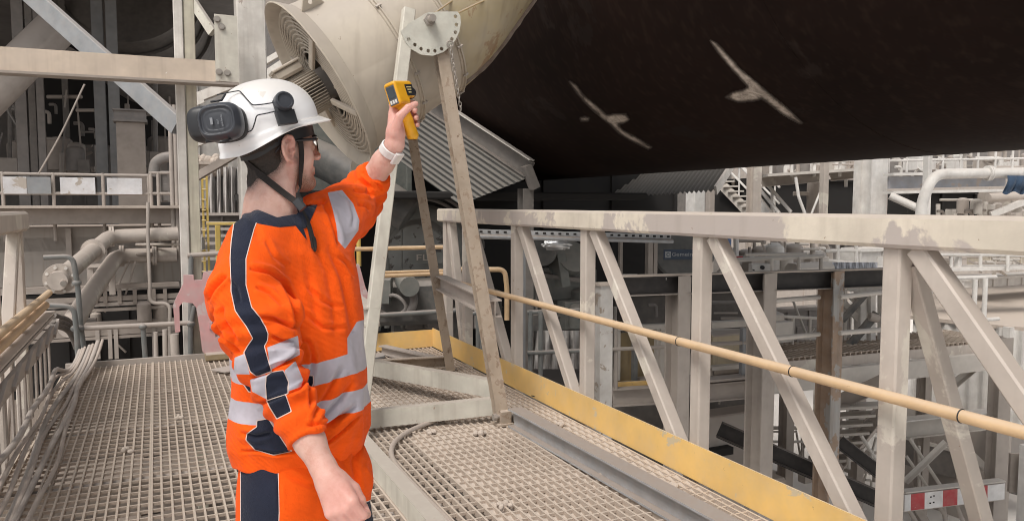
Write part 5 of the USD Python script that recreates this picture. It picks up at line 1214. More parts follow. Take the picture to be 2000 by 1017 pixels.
for s, r in ((.02, 1.46), (.65, 1.54), (1.3, 1.60), (2.0, 1.66)): obj('ring', MB().lathe(c, ax, [(s - .05, r), (s - .05, r + .07), (s + .05, r + .07), (s + .05, r)], 56), M_STEELD, dr, smooth=30)
pipe('thick grey duct sloping down to the left edge behind the dark columns', [P(118, 48, 15), P(60, 105, 14.5), P(-40, 205, 14)], .36, M_STEEL, cat='duct', name='duct', n=24)
hood = thing('hopper', 'dark folded hopper above the beam between duct and blue grey brace', 'hopper', tuple(P(120, 85, 16)))
obj('body', MB().plate([P(76, 108, 16), P(105, 78, 16), P(150, 100, 16.2), P(162, 120, 16.2)], .5), M_SHED, hood); 
for k in range(3): obj('fin', MB().bar(P(104 + 5 * k, 76 - 3 * k, 15.7), P(122 + 4 * k, 92 + 3 * k, 15.8), .03, .05), M_STEELD, hood)
for x0, x1, lab, mt in ((18, 42, 'leftmost of the dark columns behind the sign boards', M_SHED), (44, 59, 'narrow dark column second from the left edge', M_STEELD), (60, 76, 'third dark column from the left edge, beside the cable', M_SHED), (111, 124, 'black slim column behind the second sign board', M_STEELD)):
    col('steel_column', x0, x1, -60, 420, 15.5 if x0 != 111 else 17.5, lab, mt, 'iy', bot=1.02, top=6.4)
twin = thing('steel_column', 'pair of grey steel columns side by side left of the tall box', 'column', tuple(below(P(203, 250, 16.6), 400)))
for x0, x1 in ((178, 203), (206, 230)):
    a = P((x0 + x1) / 2, 60, 16.6); w = (x1 - x0) * 16.6 / 1500
    obj('shaft', MB().ibeam((a[0], a[1], 1.02), (a[0], a[1], 6.4), w * .9, w * .8, .025, .015, up=(0, 1, 0)), look('grey_steel_cool', (.24, .245, .25), rough=.55, dust=.3, dustcol=(.30, .28, .26)), twin)
tb_ = thing('chute', 'tall beige box chute with a dark hood behind the third sign board', 'chute', tuple(P(255, 330, 15.6)))
a = P(255, 240, 15.6); 
obj('body', MB().box((a[0] - .26, a[1] - .2, 1.02), (a[0] + .26, a[1] + .25, a[2]), ch=.01), M_BROWN, tb_)
obj('hood', MB().box((a[0] - .31, a[1] - .26, a[2] + .002), (a[0] + .31, a[1] + .3, a[2] + .05)).box((a[0] - .29, a[1] - .22, a[2] + .05), (a[0] + .29, a[1] + .28, a[2] + .22)).box((a[0] - .31, a[1] - .26, a[2] + .22), (a[0] + .31, a[1] + .3, a[2] + .25)), M_SHED, tb_)
st2 = thing('roof_truss', 'dusty lattice of beams glimpsed behind the slim black column', 'frame', tuple(P(150, 340, 22)))
for (x, y), (x2, y2) in (((84, 238), (180, 285)), ((122, 292), (172, 292)), ((122, 299), (172, 299)), ((120, 325), (180, 297)), ((130, 300), (155, 320)), ((92, 330), (185, 328)), ((92, 336), (185, 334)), ((158, 310), (158, 345)), ((84, 225), (86, 340)), ((90, 322), (110, 308)), ((82, 245), (110, 270)), ((125, 270), (160, 280))):
    obj('member', MB().bar(P(x, y, 21.5), P(x2, y2, 21.8), .07, .07), M_BROWN, st2)
slab('machine_block', 'dim square machine behind the lattice of beams', 'machine', P(60, 345, 24), P(186, 215, 25.5), M_SHED)
pipe('thin pale cable slanting down behind the cream beam to the sign boards', [P(165, 165, 12), P(118, 265, 12.2), P(76, 338, 12.4)], .014, M_STEEL, cat='cable', name='cable', n=6)
pipe('curved dark pipe bend behind the tall pole beside the chute', [P(300, 345, 14.5), P(303, 318, 14.5), P(318, 308, 14.5), P(345, 305, 14.5)], .10, M_SHED, rad=.25)
slab('machine_block', 'small grey machine behind the railing, right of the chute', 'machine', P(312, 395, 15.2), P(345, 336, 16), M_SHED)

# sign-board railing
a = level(P(5, 405, 12.9), 5, 12.9); LV = on(5, 406, 1, 14.9)[2]
rl = thing('guard_rail', 'grey handrail carrying three blank sign boards at the left', 'railing', (-4, 14.9, LV))
X_ = lambda px: on(px, 380, 1, 14.9)[0]
zt, zm = on(150, 341, 1, 14.9)[2], on(150, 378, 1, 14.9)[2]
for px in (-30, 6, 105, 202, 291): obj('post', MB().cyl((X_(px), 14.9, .95), (X_(px), 14.9, zt + .03), .028, 10), M_STEEL, rl, smooth=40)
for z in (zt, zm): obj('rail', MB().cyl((X_(-30), 14.9, z), (X_(291), 14.9, z), .026, 10), M_STEEL, rl, smooth=40)
for x0, x1, lab, mt in ((8, 54, 'faded cream sign board at the left edge of the railing', M_PANEL), (55, 101, 'grey blank board right beside the faded cream one', M_BGREY), (119, 187, 'white sign board with a broken corner, middle of the railing', M_PANEL), (210, 278, 'white sign board with flaking print at the right of the railing', M_PANEL)):
    s = obj('sign_board', MB().box((X_(x0), 14.83, zm - .01), (X_(x1), 14.845, zt - .05)), mt, None, label=lab, cat='sign board')
stp = thing('guard_rail', 'step rail with two tall poles just left of the pale column', 'railing', tuple(P(318, 410, 12.9)))
for px in (294, 308): 
    t_ = on(px, 336, 1, 14.8); obj('post', MB().cyl((t_[0], 14.8, .9), t_, .028, 10), M_STEEL, stp, smooth=40)
for py in (338, 378): obj('rail', MB().cyl(on(291, py, 1, 14.8), on(345, py, 1, 14.8), .026, 10), M_STEEL, stp, smooth=40)
for px in (331, 340): t_ = on(px, 205, 1, 14.6); obj('tall_pole', MB().cyl((t_[0], 14.6, .6), t_, .036, 10), M_STEEL, stp, smooth=40)
lg = thing('edge_beam', 'brown dusty edge beam running under the sign board railing', 'beam', (-5, 14.7, .6))
z0, z1 = on(180, 407, 1, 14.6)[2], on(180, 437, 1, 14.6)[2]
obj('beam', MB().channel((-12, 14.72, (z0 + z1) / 2), (.9, 14.72, (z0 + z1) / 2), abs(z0 - z1), .2, .025, side=-1), M_BROWN, lg)
obj('ledge', MB().box((-12, 14.45, z0 + .003), (.9, 14.95, z0 + .05)), M_DUSTM, lg)
ve = thing('vessel', 'broad dusty grey vessel wall under the brown edge beam', 'tank', (-2.5, 15.2, -1.0))
vx0, vx1, vz0, vz1 = -6.5, .9, on(200, 556, 1, 15.0)[2], on(200, 442, 1, 15.0)[2]
obj('wall', MB().box((vx0, 15.0, vz0), (vx1, 16.5, vz1), ch=.02), look('vessel_grey', (.33, .305, .275), rough=.6, dust=.4, scale=.8, streak=.35), ve)
for px in (130, 200, 282): obj('stiffener', MB().box((X_(px) - .04, 14.9, vz0), (X_(px) + .04, 14.998, vz1 - .02)), M_STEEL, ve)
obj('ledge', MB().box((vx0, 14.75, vz0 - .09), (vx1, 15.1, vz0 - .003)), M_STEEL, ve)
ct = thing('support_rack', 'rack of dusty horizontal beams and short posts below the vessel', 'rack', (-2.0, 14.2, -3))
for py, h in ((566, .07), (590, .08), (601, .06), (612, .05), (640, .06), (655, .14), (668, .05)): 
    obj('beam', MB().bar(on(50, py, 1, 14.3), V(on(350, py, 1, 14.3)[0], 14.3, on(50, py, 1, 14.3)[2]), .12, h), M_BROWN if py != 601 else M_STEEL, ct)
for px in (186, 205, 233, 263, 291, 322, 170, 300): obj('post', MB().bar(on(px, 564, 1, 14.25), V(on(px, 564, 1, 14.25)[0], 14.25, on(px, 592, 1, 14.25)[2]), .06, .06), M_BROWN, ct)
for px in (190, 214, 226, 300): obj('post', MB().bar(on(px, 640, 1, 14.25), V(on(px, 640, 1, 14.25)[0], 14.25, on(px, 700, 1, 14.25)[2]), .06, .06), M_STEEL, ct)
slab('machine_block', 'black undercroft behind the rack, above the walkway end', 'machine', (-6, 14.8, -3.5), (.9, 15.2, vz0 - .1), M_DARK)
pipe('thin vertical pipe with a bend hanging in front of the vessel', [P(289, 395, 12.7), P(289, 470, 12.7), P(293, 560, 12.6), P(293, 592, 12.6), P(332, 592, 12.6), P(332, 700, 12.6)], .028, M_STEEL, rad=.12)
pipe('upper thick dusty pipe with bolted flange, turning right in front of the vessel', [P(112, 549, 9.3), P(214, 462, 12.6), P(347, 456, 13.1)], .115, M_POST, rad=.25, flanges=((0, .62), (1, .03)))
fcap = thing('pipe_flange', 'round bolted blank flange at the near end of the thick pipe', 'flange', tuple(P(115, 545, 9.5)))
fc_ = P(117, 545, 9.4); fa = V(.1, -1, -.05)
obj('disc', MB().lathe(fc_, fa, [(-.05, .001), (-.05, .185), (.0, .185), (.0, .10), (.09, .085), (.10, .001)], 32), M_POST, fcap, smooth=30)
for k in range(8):
    a_ = k * math.pi / 4 + .3; obj('bolt', MB().cyl(fc_ + V(math.cos(a_) * .15, -.002, math.sin(a_) * .15), fc_ + V(math.cos(a_) * .15, -.035, math.sin(a_) * .15), .02, 8), M_WHITEP, fcap)
obj('plug', MB().cyl(fc_ + V(.04, -.09, -.03), fc_ + V(.05, -.17, -.04), .035, 12), M_BOLT, fcap, smooth=40)
pipe('lower thick dusty pipe passing under the flanged one', [P(135, 640, 9.3), P(176, 575, 10.6), P(228, 500, 13), P(345, 497, 13.4)], .125, M_POST, rad=.3, flanges=((2, .08), (2, .62)))
pst = thing('pipe_support', 'small steel saddle frame carrying the pipe bends', 'support', tuple(P(210, 560, 12.5)))
for x in (176, 218): obj('leg', MB().bar(P(x, 520, 12.4), below(P(x, 520, 12.4), 575), .09, .09), M_STEEL, pst)
obj('saddle', MB().bar(P(168, 520, 12.4), P(226, 516, 12.4), .12, .05), M_STEEL, pst)

# end handrail of the walkway (scaffold tube)
M_SCAF = look('dark_green_tube', (.13, .145, .145), rough=.5, dust=.3, dustcol=(.32, .285, .26))
eh = thing('end_handrail', 'dark scaffold handrail with clamped posts at the left end of the walkway', 'railing', (-.5, 8.42, 0))
TB = lambda nm, pts, r=.024, mt=None, rad=.08: obj(nm, MB().tube(arc_path(pts, rad, 6), r, 12), mt or M_SCAF, eh, smooth=45)
TB('post', [on(85, 503, 1, 8.35), on(142, 500, 1, 8.35), on(152, 560, 1, 8.4), on(158, 640, 1, 8.42), on(168, 708, 1, 8.44)])
TB('post', [on(92, 596, 1, 8.3), on(144, 598, 1, 8.3), on(149, 640, 1, 8.32), on(153, 708, 1, 8.36)])
TB('rail', [on(165, 641, 1, 8.4), on(372, 630, 1, 8.4)], mt=M_STEEL)
TB('post', [on(279, 636, 1, 8.4), on(284, 703, 1, 8.4)])
TB('post', [on(373, 497, 1, 8.45), on(372, 690, 1, 8.45)])
TB('rail', [on(366, 499, 1, 8.45), on(445, 493, 1, 8.45)], mt=M_STEEL)
TB('post', [on(380, 597, 1, 8.4), on(372, 640, 1, 8.4), on(372, 690, 1, 8.4)])
for x, y in ((150, 552), (156, 641), (279, 637), (373, 632), (147, 641), (441, 493)): c = on(x, y, 1, 8.4); obj('clamp', MB().sphere(c, .042, 2, (1, 1, .8)), M_SCAF, eh, smooth=True)
st3 = [((304, 648), (301, 702), .022), ((322, 643), (318, 702), .026), ((340, 652), (344, 700), .045)]
for (x, y), (x2, y2), r in st3:
    pipe({.022: 'thin dusty pipe stub behind the end rail', .026: 'middle dusty pipe stub behind the end rail', .045: 'fat cream pipe stub behind the end rail'}[r], [P(x, y, 8.5), below(P((x + x2) / 2, y, 8.5), y2 + 60)], r, M_POST)
# twin guard poles and cable ladder on the left truss
gpo = thing('guard_pole', 'pair of tan tubes fixed along the inside of the left truss', 'pole', (-.86, 4, .76))
obj('tube', MB().cyl((-.865, 1.5, .785), (-.865, 7.75, .785), .028, 16), M_TAN, gpo, smooth=40)
obj('tube', MB().cyl((-.875, 1.5, .70), (-.875, 7.55, .70), .034, 16), M_TAN, gpo, smooth=40)
cl = thing('cable_ladder', 'grey cable ladder with rungs along the foot of the left truss', 'cable ladder', (-.86, 5, .2))
for z, x in ((.60, -.84), (.585, -.90), (.49, -.835), (.44, -.835)): obj('side_rail', MB().bar((x, 1.5, z), (x, 7.6, z), .05 if z > .58 else .03, .022 if z > .58 else .05), M_STEEL, cl)
obj('cover_board', MB().bar((-.87, 1.5, .628), (-.87, 7.7, .628), .11, .014), M_POST, cl)
for y in np.arange(2.2, 7.6, .26): obj('rung', MB().bar((-.845, y, .03), (-.845, y, .43), .012, .07, up=(0, 1, 0)), M_STEEL, cl)
for y in np.arange(2.3, 7.6, .52): obj('bracket', MB().bar((-.81, y, .44), (-.81, y + .30, .535), .02, .03), M_STEEL, cl)
hr_ = np.random.default_rng(5)
M_HOSE = look('dusty_hose', (.33, .30, .275), rough=.65, dust=.6)
for k in range(8):
    x0 = -.80 + .028 * k + hr_.uniform(-.01, .01); pts = []
    for y in np.arange(2.4, 8.0, .7): pts.append((x0 + hr_.uniform(-.018, .018) + .02 * math.sin(y * 1.3 + k), y, .022 + .16 * (k < 3) * math.exp(-k * .5) + .02 * hr_.random()))
    pts += [(x0 + .06, 8.05, .07 + .008 * k), (x0 + .10, 8.30, .17 + .012 * k)]
    obj('cable', MB().tube(spline(np.array(pts), 6), .0135 + .005 * (k % 3 == 0), 8), M_HOSE if k % 3 else M_STEEL, None, smooth=50, group='grey cables along the left edge of the grating', label=['lowest outermost', 'second', 'third', 'fourth', 'fifth', 'sixth', 'seventh', 'innermost'][k] + ' dusty grey cable counted from the left truss, on the grating edge', cat='cable')
for k in range(3):
    pts = [P(104, 615 + 9 * k, 7.6), P(125, 622 + 9 * k, 7.9), P(142, 640 + 9 * k, 8.2), P(150, 668 + 6 * k, 8.3)]
    obj('hose', MB().tube(spline(np.array(pts), 6), .032, 12), look('black_hose', (.05, .047, .045), rough=.55, dust=.3), None, smooth=50, label=['topmost', 'middle', 'lowest'][k] + ' of three thick dark hoses bending down at the end of the cable ladder', cat='hose')

# pink plastic barrier
bar_px = [(359, 537), (377, 537), (378, 547), (396, 547), (398, 532), (420, 528), (560, 524), (684, 520), (700, 516), (712, 560), (730, 600), (741, 606), (738, 634), (728, 634), (722, 608), (700, 600), (690, 640), (668, 686), (440, 688), (405, 693), (396, 685), (390, 637), (384, 600), (377, 591), (357, 588), (349, 598), (351, 646), (343, 648), (339, 596), (344, 584), (359, 553)]
BY = 8.22; b2_ = np.array([on(x, y, 1, BY)[[0, 2]] for x, y in bar_px]); pgb = Polygon(b2_).buffer(.012).buffer(-.008)
for hx in ([(417, 638), (424, 632), (428, 655), (421, 658)], [(480, 560), (560, 556), (575, 600), (490, 605)]): pgb = pgb.difference(Polygon([on(x, y, 1, BY)[[0, 2]] for x, y in hx]))
m = trimesh.creation.extrude_polygon(pgb, .045, engine='earcut'); vv = m.vertices
bt = thing('plastic_barrier', 'faded pink plastic barrier panel standing behind the worker', 'barrier', (1.0, BY, 0))
M_PINK = look('faded_pink', (.60, .30, .30), rough=.55, dust=.5, dustcol=(.52, .42, .41), scale=3, chip=(.62, .50, .49), chip_at=.58, chip_scale=6)
obj('panel', MB().add(np.stack([vv[:, 0], BY - .02 + vv[:, 2], vv[:, 1]], 1), m.faces[:, ::-1]), M_PINK, bt)
for x in (411, 425): c = on(x, 628, 1, BY - .03); obj('clip', MB().bar(c, c - V(0, 0, .07), .03, .02, up=(0, 1, 0)), M_PINK, bt)
ft = [on(398, 692, 2, .003), on(450, 692, 2, .003)]
obj('foot', MB().box((ft[0][0], BY - .12, .004), (ft[1][0], BY + .12, .075), ch=.01), look('ochre_block', (.30, .22, .10), rough=.8), bt)
kb = thing('concrete_block', 'two small whitish blocks stacked behind the cream stand leg', 'block', tuple(P(722, 640, 8.1)))
obj('block', MB().bar(P(700, 634, 8.15), P(738, 634, 8.1), .12, .045, ch=.004), M_WHITEP, kb); obj('block', MB().bar(P(704, 622, 8.15), P(732, 622, 8.1), .12, .06, ch=.004), M_WHITEP, kb)

# behind the helmet and the worker: ladder, tarp, louvres
ld = thing('access_ladder', 'yellow access ladder just right of the pale column', 'ladder', tuple(P(399, 500, 11)))
for x in (394.5, 403): a = P(x, 335, 11.2); obj('stile', MB().bar(a, below(a, 560), .028, .05, up=(0, 1, 0)), M_YPIPE, ld)
for y in range(350, 560, 20): obj('rung', MB().cyl(P(394.5, y, 11.2), P(403, y, 11.2), .012, 6), M_YPIPE, ld)
yr = thing('guard_rail', 'bright yellow handrail frame right beside the access ladder', 'railing', tuple(P(425, 510, 10.8)))
for y in (436,): obj('rail', MB().bar(P(404, y, 10.8), P(470, y, 10.8), .05, .05, ch=.008), M_YPIPE, yr)
a = P(425, 440, 10.8); obj('post', MB().bar(a, below(a, 540), .07, .07, up=(0, 1, 0), ch=.008), M_YPIPE, yr)
for y in (418, 447, 460, 475, 490, 505): obj('slat', MB().bar(P(384, y, 12.5), P(520, y, 12.5), .05, .045), M_STEEL, yr)
# hanging tarp with folds
tpv = []; nx_, ny_ = 60, 14
for ix in range(nx_):
    for iy in range(ny_):
        x = 404 + 70 * ix / (nx_ - 1); y = 326 + 92 * iy / (ny_ - 1); d = 12.9 + .12 * math.sin(ix * .55 + .6 * math.sin(iy * .3)) + .06 * math.sin(ix * 1.3 + 1)
        tpv.append(P(x, y, d))
i = np.arange(nx_ * ny_).reshape(nx_, ny_)
obj('tarpaulin', MB().add(np.array(tpv), np.stack([i[:-1, :-1], i[1:, :-1], i[1:, 1:], i[:-1, 1:]], -1).reshape(-1, 4)), look('pale_tarp', (.58, .56, .54), rough=.7, dust=.3), None, smooth=True, label='pale hanging tarpaulin with folds behind the back of the hard hat', cat='tarpaulin')
slab('cladding_wall', 'pale clad wall beyond the yellow ladder, behind the worker', 'wall', P(384, 420, 16), P(620, 165, 16.4), M_WHITEP)
slab('machine_block', 'dusty shelf block with rubble behind the pale column', 'machine', P(384, 345, 12.8), P(440, 318, 13.4), M_DUSTM)
slab('machine_block', 'dark recess under the yellow handrail slats', 'machine', P(384, 700, 13.5), P(540, 415, 14), M_STEELD)
rb = MB(); rr = np.random.default_rng(11)
for k in range(14):
    s = trimesh.creation.icosphere(1, 1.0); rb.add(s.vertices * rr.uniform(.04, .10, 3) + P(rr.uniform(386, 428), rr.uniform(308, 320), 12.9), s.faces)
obj('rubble', rb, M_DUSTM, None, label='heap of dusty rubble on the shelf behind the pale column', cat='rubble', kind='stuff')
bx = thing('junction_box', 'white junction box on the ladder stile', 'box', tuple(P(389, 482, 11)))
obj('box', MB().bar(P(383, 475, 11.1), P(397, 475, 11.1), .12, .18, ch=.01), M_WHITEP, bx)

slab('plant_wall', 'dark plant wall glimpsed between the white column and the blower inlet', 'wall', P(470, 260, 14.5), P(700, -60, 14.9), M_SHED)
members('steel_beam', 'brown dusty beam at the top edge between the white column and the blower', 'beam', [('beam', 'bar', P(515, 6, 11), P(640, 2, 11), .1, .12), ('beam', 'bar', P(515, 38, 12.5), P(580, 34, 12.5), .1, .07), ('post', 'bar', P(597, 60, 11.5), P(597, -20, 11.5), .08, .08)], M_BROWN)
members('steel_brace', 'pale angled strut glimpsed left of the blower inlet ring', 'brace', [('strut', 'bar', P(518, 122, 10.2), P(562, 96, 10.0), .05, .08), ('strut', 'bar', P(518, 150, 10.2), P(560, 122, 10.0), .04, .14)], M_WHITEP)
# ================================================================= under the kiln: drive house and machines
M_GREEN = look('grey_green_machine', (.15, .16, .15), rough=.5, dust=.35, dustcol=(.30, .275, .245), scale=3)
M_GDARK = look('dark_machine', (.07, .073, .073), rough=.5, dust=.35, dustcol=(.24, .215, .19), scale=3)
M_OCHRE = look('ochre_board', (.34, .25, .12), rough=.7, dust=.35, dustcol=(.36, .30, .23), scale=2, streak=.3)
M_BRIGHT = look('bright_dusty_steel', (.56, .52, .47), rough=.6, dust=.5, dustcol=(.54, .495, .45))
M_BRIGHT2 = look('white_dusty_steel', (.72, .70, .67), rough=.55, dust=.4, dustcol=(.60, .56, .52), streak=.15)
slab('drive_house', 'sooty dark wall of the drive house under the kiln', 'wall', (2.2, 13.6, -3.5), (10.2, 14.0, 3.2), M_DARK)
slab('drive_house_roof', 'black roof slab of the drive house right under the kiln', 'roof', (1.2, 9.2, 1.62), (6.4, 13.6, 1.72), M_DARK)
slab('drive_house_floor', 'dark plinth on which the drive machinery stands', 'floor', (.9, 9.0, -3.5), (7.6, 13.55, -1.25), M_STEELD)
slab('cladding_wall', 'grey green wall seen between the face and the blower', 'wall', P(566, 400, 11.6), P(800, 150, 11.9), look('green_wall', (.10, .115, .105), rough=.7, dust=.2))
pipe('fat black pipe sloping behind the worker\'s face and the cream leg', [P(600, 300, 10.2), P(650, 322, 10.2), P(760, 392, 10.0), P(800, 420, 10.0)], .24, M_GDARK, rad=.5, n=24)
gc = thing('gear_case', 'big round grey gear case behind the blower stand', 'gear case', tuple(P(815, 640, 10.4)))
c = P(822, 498, 10.6); ax = -(FH * .96 + RT * .2)
obj('casing', MB().lathe(c, ax, [(-.5, .01), (-.5, .66), (-.06, .70), (.0, .66), (.03, .55), (.03, .01)], 56), M_GREEN, gc, smooth=30)
obj('cover', MB().lathe(c + ax * .03, ax, [(.0, .50), (.05, .46), (.09, .42), (.09, .01)], 48), look('peeling_cover', (.28, .29, .28), rough=.5, dust=.3, dustcol=(.28, .26, .235), chip=(.06, .05, .045), chip_at=.56, chip_scale=5), gc, smooth=30)
for k in range(14):
    a_ = k * 2 * math.pi / 14; o = math.cos(a_) * RT * .98 + math.sin(a_) * ZU; obj('bolt', MB().bolt(c + o * .59 + ax * .0, ax, .022, .05), M_BOLT, gc)
for k, r in enumerate((.78, .86)):
    an = np.linspace(.55, 2.7, 26); obj('guard_hoop', MB().tube([c + ax * .1 + math.cos(a_) * RT * r + math.sin(a_) * ZU * r for a_ in an], .022, 8), M_SHED, gc, smooth=40)
npx = P(833, 503, 10.25); obj('name_plate', MB().bar(npx - RT * .24, npx + RT * .24, .02, .15), M_GREEN, gc)
tx = meshkit.text_mesh('FLN', .075, .006, bold=True); fx = P(812, 508, 10.22)
obj('lettering', MB().add(fx + tx.vertices[:, :1] * 1.4 * RT + tx.vertices[:, 1:2] * ZU - tx.vertices[:, 2:] * FH, tx.faces), M_STEEL, gc)
obj('pedestal', MB().box(P(770, 660, 10.5) * [1, 1, 0] + V(0, 0, -1.25), P(890, 560, 11.0), ch=.02), M_GDARK, gc)
mb = thing('motor_block', 'grey green drive motor with terminal box and looped conduit below the gear case', 'motor', tuple(P(800, 650, 9.8)))
obj('body', MB().bar(P(752, 590, 10.0), P(870, 585, 9.9), .6, .55, ch=.06), M_GDARK, mb)
obj('terminal_box', MB().bar(P(735, 560, 9.5), P(765, 560, 9.5), .2, .22, ch=.015), M_GREEN, mb); obj('terminal_box', MB().bar(P(738, 583, 9.5), P(762, 583, 9.5), .18, .12, ch=.01), M_GREEN, mb)
obj('conduit', MB().tube(spline([P(762, 578, 9.4), P(785, 585, 9.35), P(793, 600, 9.35), P(782, 612, 9.4), P(752, 612, 9.5), P(742, 605, 9.5)], 6), .022, 8), M_SHED, mb, smooth=40)
obj('conduit', MB().tube(spline([P(802, 568, 9.4), P(808, 580, 9.35), P(806, 598, 9.35), P(796, 606, 9.4)], 6), .05, 10), M_SHED, mb, smooth=40)
obj('bearing', MB().cyl(P(790, 548, 9.6), P(800, 560, 9.2), .12, 20), M_GREEN, mb, smooth=40)
rh = thing('end_handrail', 'tan tube handrail across the far end of the walkway, behind the blower stand', 'railing', (2.0, 8.2, 0))
for (x, y), (x2, y2), r in (((676, 487), (876, 482), .024), ((736, 539), (900, 532), .024), ((742, 532), (890, 527), .016)): obj('rail', MB().cyl(on(x, y, 1, 8.3), on(x2, y2, 1, 8.3), r, 10), M_TAN, rh, smooth=40)
obj('rail', MB().tube(arc_path([P(900, 526, 8.9), P(986, 526, 9.0), P(990, 560, 9.0), P(990, 625, 9.0)], .08), .03, 10), M_TAN, rh, smooth=40)
obj('rail', MB().cyl(on(690, 619, 1, 8.2), on(905, 605, 1, 8.2), .028, 10), M_SCAF, rh, smooth=40)
obj('post', MB().cyl(on(867, 528, 1, 8.35), on(869, 640, 1, 8.35), .028, 10), M_TAN, rh, smooth=40)
for x in (700, 688): a = P(x, 440, 8.6); obj('post', MB().cyl(a, below(a, 520), .026, 10), M_YPIPE, rh, smooth=40)
sc = thing('guard_rail', 'blue grey scaffold rail between the first truss posts, low behind the kick plate', 'railing', tuple(P(950, 650, 9)))
obj('rail', MB().cyl(P(905, 614, 8.9), P(962, 608, 8.9), .024, 10), M_SCAF, sc, smooth=40)
for x in (940, 934): a = P(x, 605 if x == 940 else 612, 8.9); obj('post', MB().cyl(a, below(a, 690), .03, 10), M_SCAF, sc, smooth=40)
# between truss bays 2 and 3
cdt = thing('cable_channel', 'grey slotted cable channel with conduit just under the truss rail', 'cable channel', tuple(P(1040, 458, 8.8)))
a, b = P(930, 452, 8.6), P(1310, 462, 9.4)
chp = MB().bar(a, b, .02, .055); obj('channel', chp, M_GALV, cdt)
obj('conduit', MB().cyl(a - V(0, .04, .055), b - V(0, .04, .055), .028, 10), M_GALV, cdt, smooth=40)
for k in range(26): p = a + (b - a) * (k + .5) / 26 - V(0, .0125, 0); obj('slot', MB().bar(p - RT * .022, p + RT * .022, .004, .022), M_DARK, cdt)
mc = thing('drive_motor', 'dark round ended motor under the slotted channel, second truss bay', 'motor', tuple(P(1060, 500, 10)))
obj('drum', MB().cyl(P(1062, 492, 10.3), P(1058, 490, 9.8), .19, 28), M_GDARK, mc, smooth=40)
obj('cowl', MB().cyl(P(1100, 520, 10.4), P(1120, 500, 10.1), .22, 28), M_GREEN, mc, smooth=40)
fo = thing('foil_pipe', 'crumpled silver foil wrapped pipe end under the slotted channel', 'pipe', tuple(P(1090, 478, 9.4)))
s = trimesh.creation.icosphere(4, 1.0); nn = meshkit.noise(s.vertices * 3.2)[:, None]; ff_ = P(1088, 478, 9.4)
obj('wrap', MB().add(ff_ + s.vertices[:, :1] * RT * .16 * (.8 + .5 * nn) + s.vertices[:, 1:2] * FH * .06 + s.vertices[:, 2:] * ZU * .07 * (.7 + .7 * nn), s.faces), plain('foil', (.62, .62, .62), rough=.25, metal=.9), fo)
mg = thing('machine_housing', 'dusty grey green machine housing filling the second truss bay', 'machine', tuple(P(1080, 640, 10)))
obj('upper_box', MB().box(P(1045, 590, 10.5), P(1140, 520, 11.2), ch=.03), M_GREEN, mg); obj('lower_box', MB().box(P(1040, 700, 10.2), P(1145, 595, 11.0), ch=.03), M_GDARK, mg)
obj('lid', MB().bar(P(1020, 530, 10.2), P(1150, 548, 10.2), .3, .05), M_STEELD, mg); obj('bracket', MB().bar(P(1085, 470, 10.1), P(1100, 560, 10.1), .12, .2), M_GREEN, mg)
cb = thing('blue_post', 'slim blue grey post just right of the third truss post', 'post', tuple(P(1018, 700, 8)))
a = P(1018, 470, 8.2); obj('shaft', MB().bar(V(a[0], a[1], -2), a, .07, .07, up=(0, 1, 0)), M_BGREY, cb)
gr2 = thing('guard_rail', 'dark scaffold rail over dusty white sheeting in the second truss bay', 'railing', tuple(P(1085, 680, 9)))
for y in (608, 687): obj('rail', MB().cyl(P(1030, y + 2, 9.0), P(1160, y - 4, 9.1), .026, 10), M_SCAF, gr2, smooth=40)
for x in (1036, 1056): a = P(x, 606, 9.0); obj('post', MB().cyl(a, below(a, 740), .028, 10), M_SCAF, gr2, smooth=40)
shv = []; 
for ix in range(40):
    for iy in range(12): shv.append(P(1040 + 100 * ix / 39, 645 + 75 * iy / 11, 9.5 + .10 * math.sin(ix * .9 + iy * .2) + .05 * math.sin(ix * 2.3)))
i = np.arange(480).reshape(40, 12)
obj('sheeting', MB().add(np.array(shv), np.stack([i[:-1, :-1], i[1:, :-1], i[1:, 1:], i[:-1, 1:]], -1).reshape(-1, 4)), look('grey_sheeting', (.46, .45, .44), rough=.6, dust=.3), None, smooth=True, label='folded dusty white sheeting behind the scaffold rail, second truss bay', cat='sheeting')
fp = thing('steel_column', 'white column with flaking paint behind the middle truss post', 'column', tuple(P(1178, 800, 7.6)))
a = P(1178, 556, 7.6); obj('shaft', MB().bar(V(a[0], a[1], GROUND), a, .145, .145, up=(0, 1, 0), ch=.004), look('flaking_white', (.56, .545, .52), rough=.6, dust=.25, chip=(.30, .25, .20), chip_at=.56, chip_scale=5), fp)
obj('cap', MB().bar(a, a + V(0, 0, .02), .18, .18, up=(0, 1, 0)), M_DUSTM, fp)
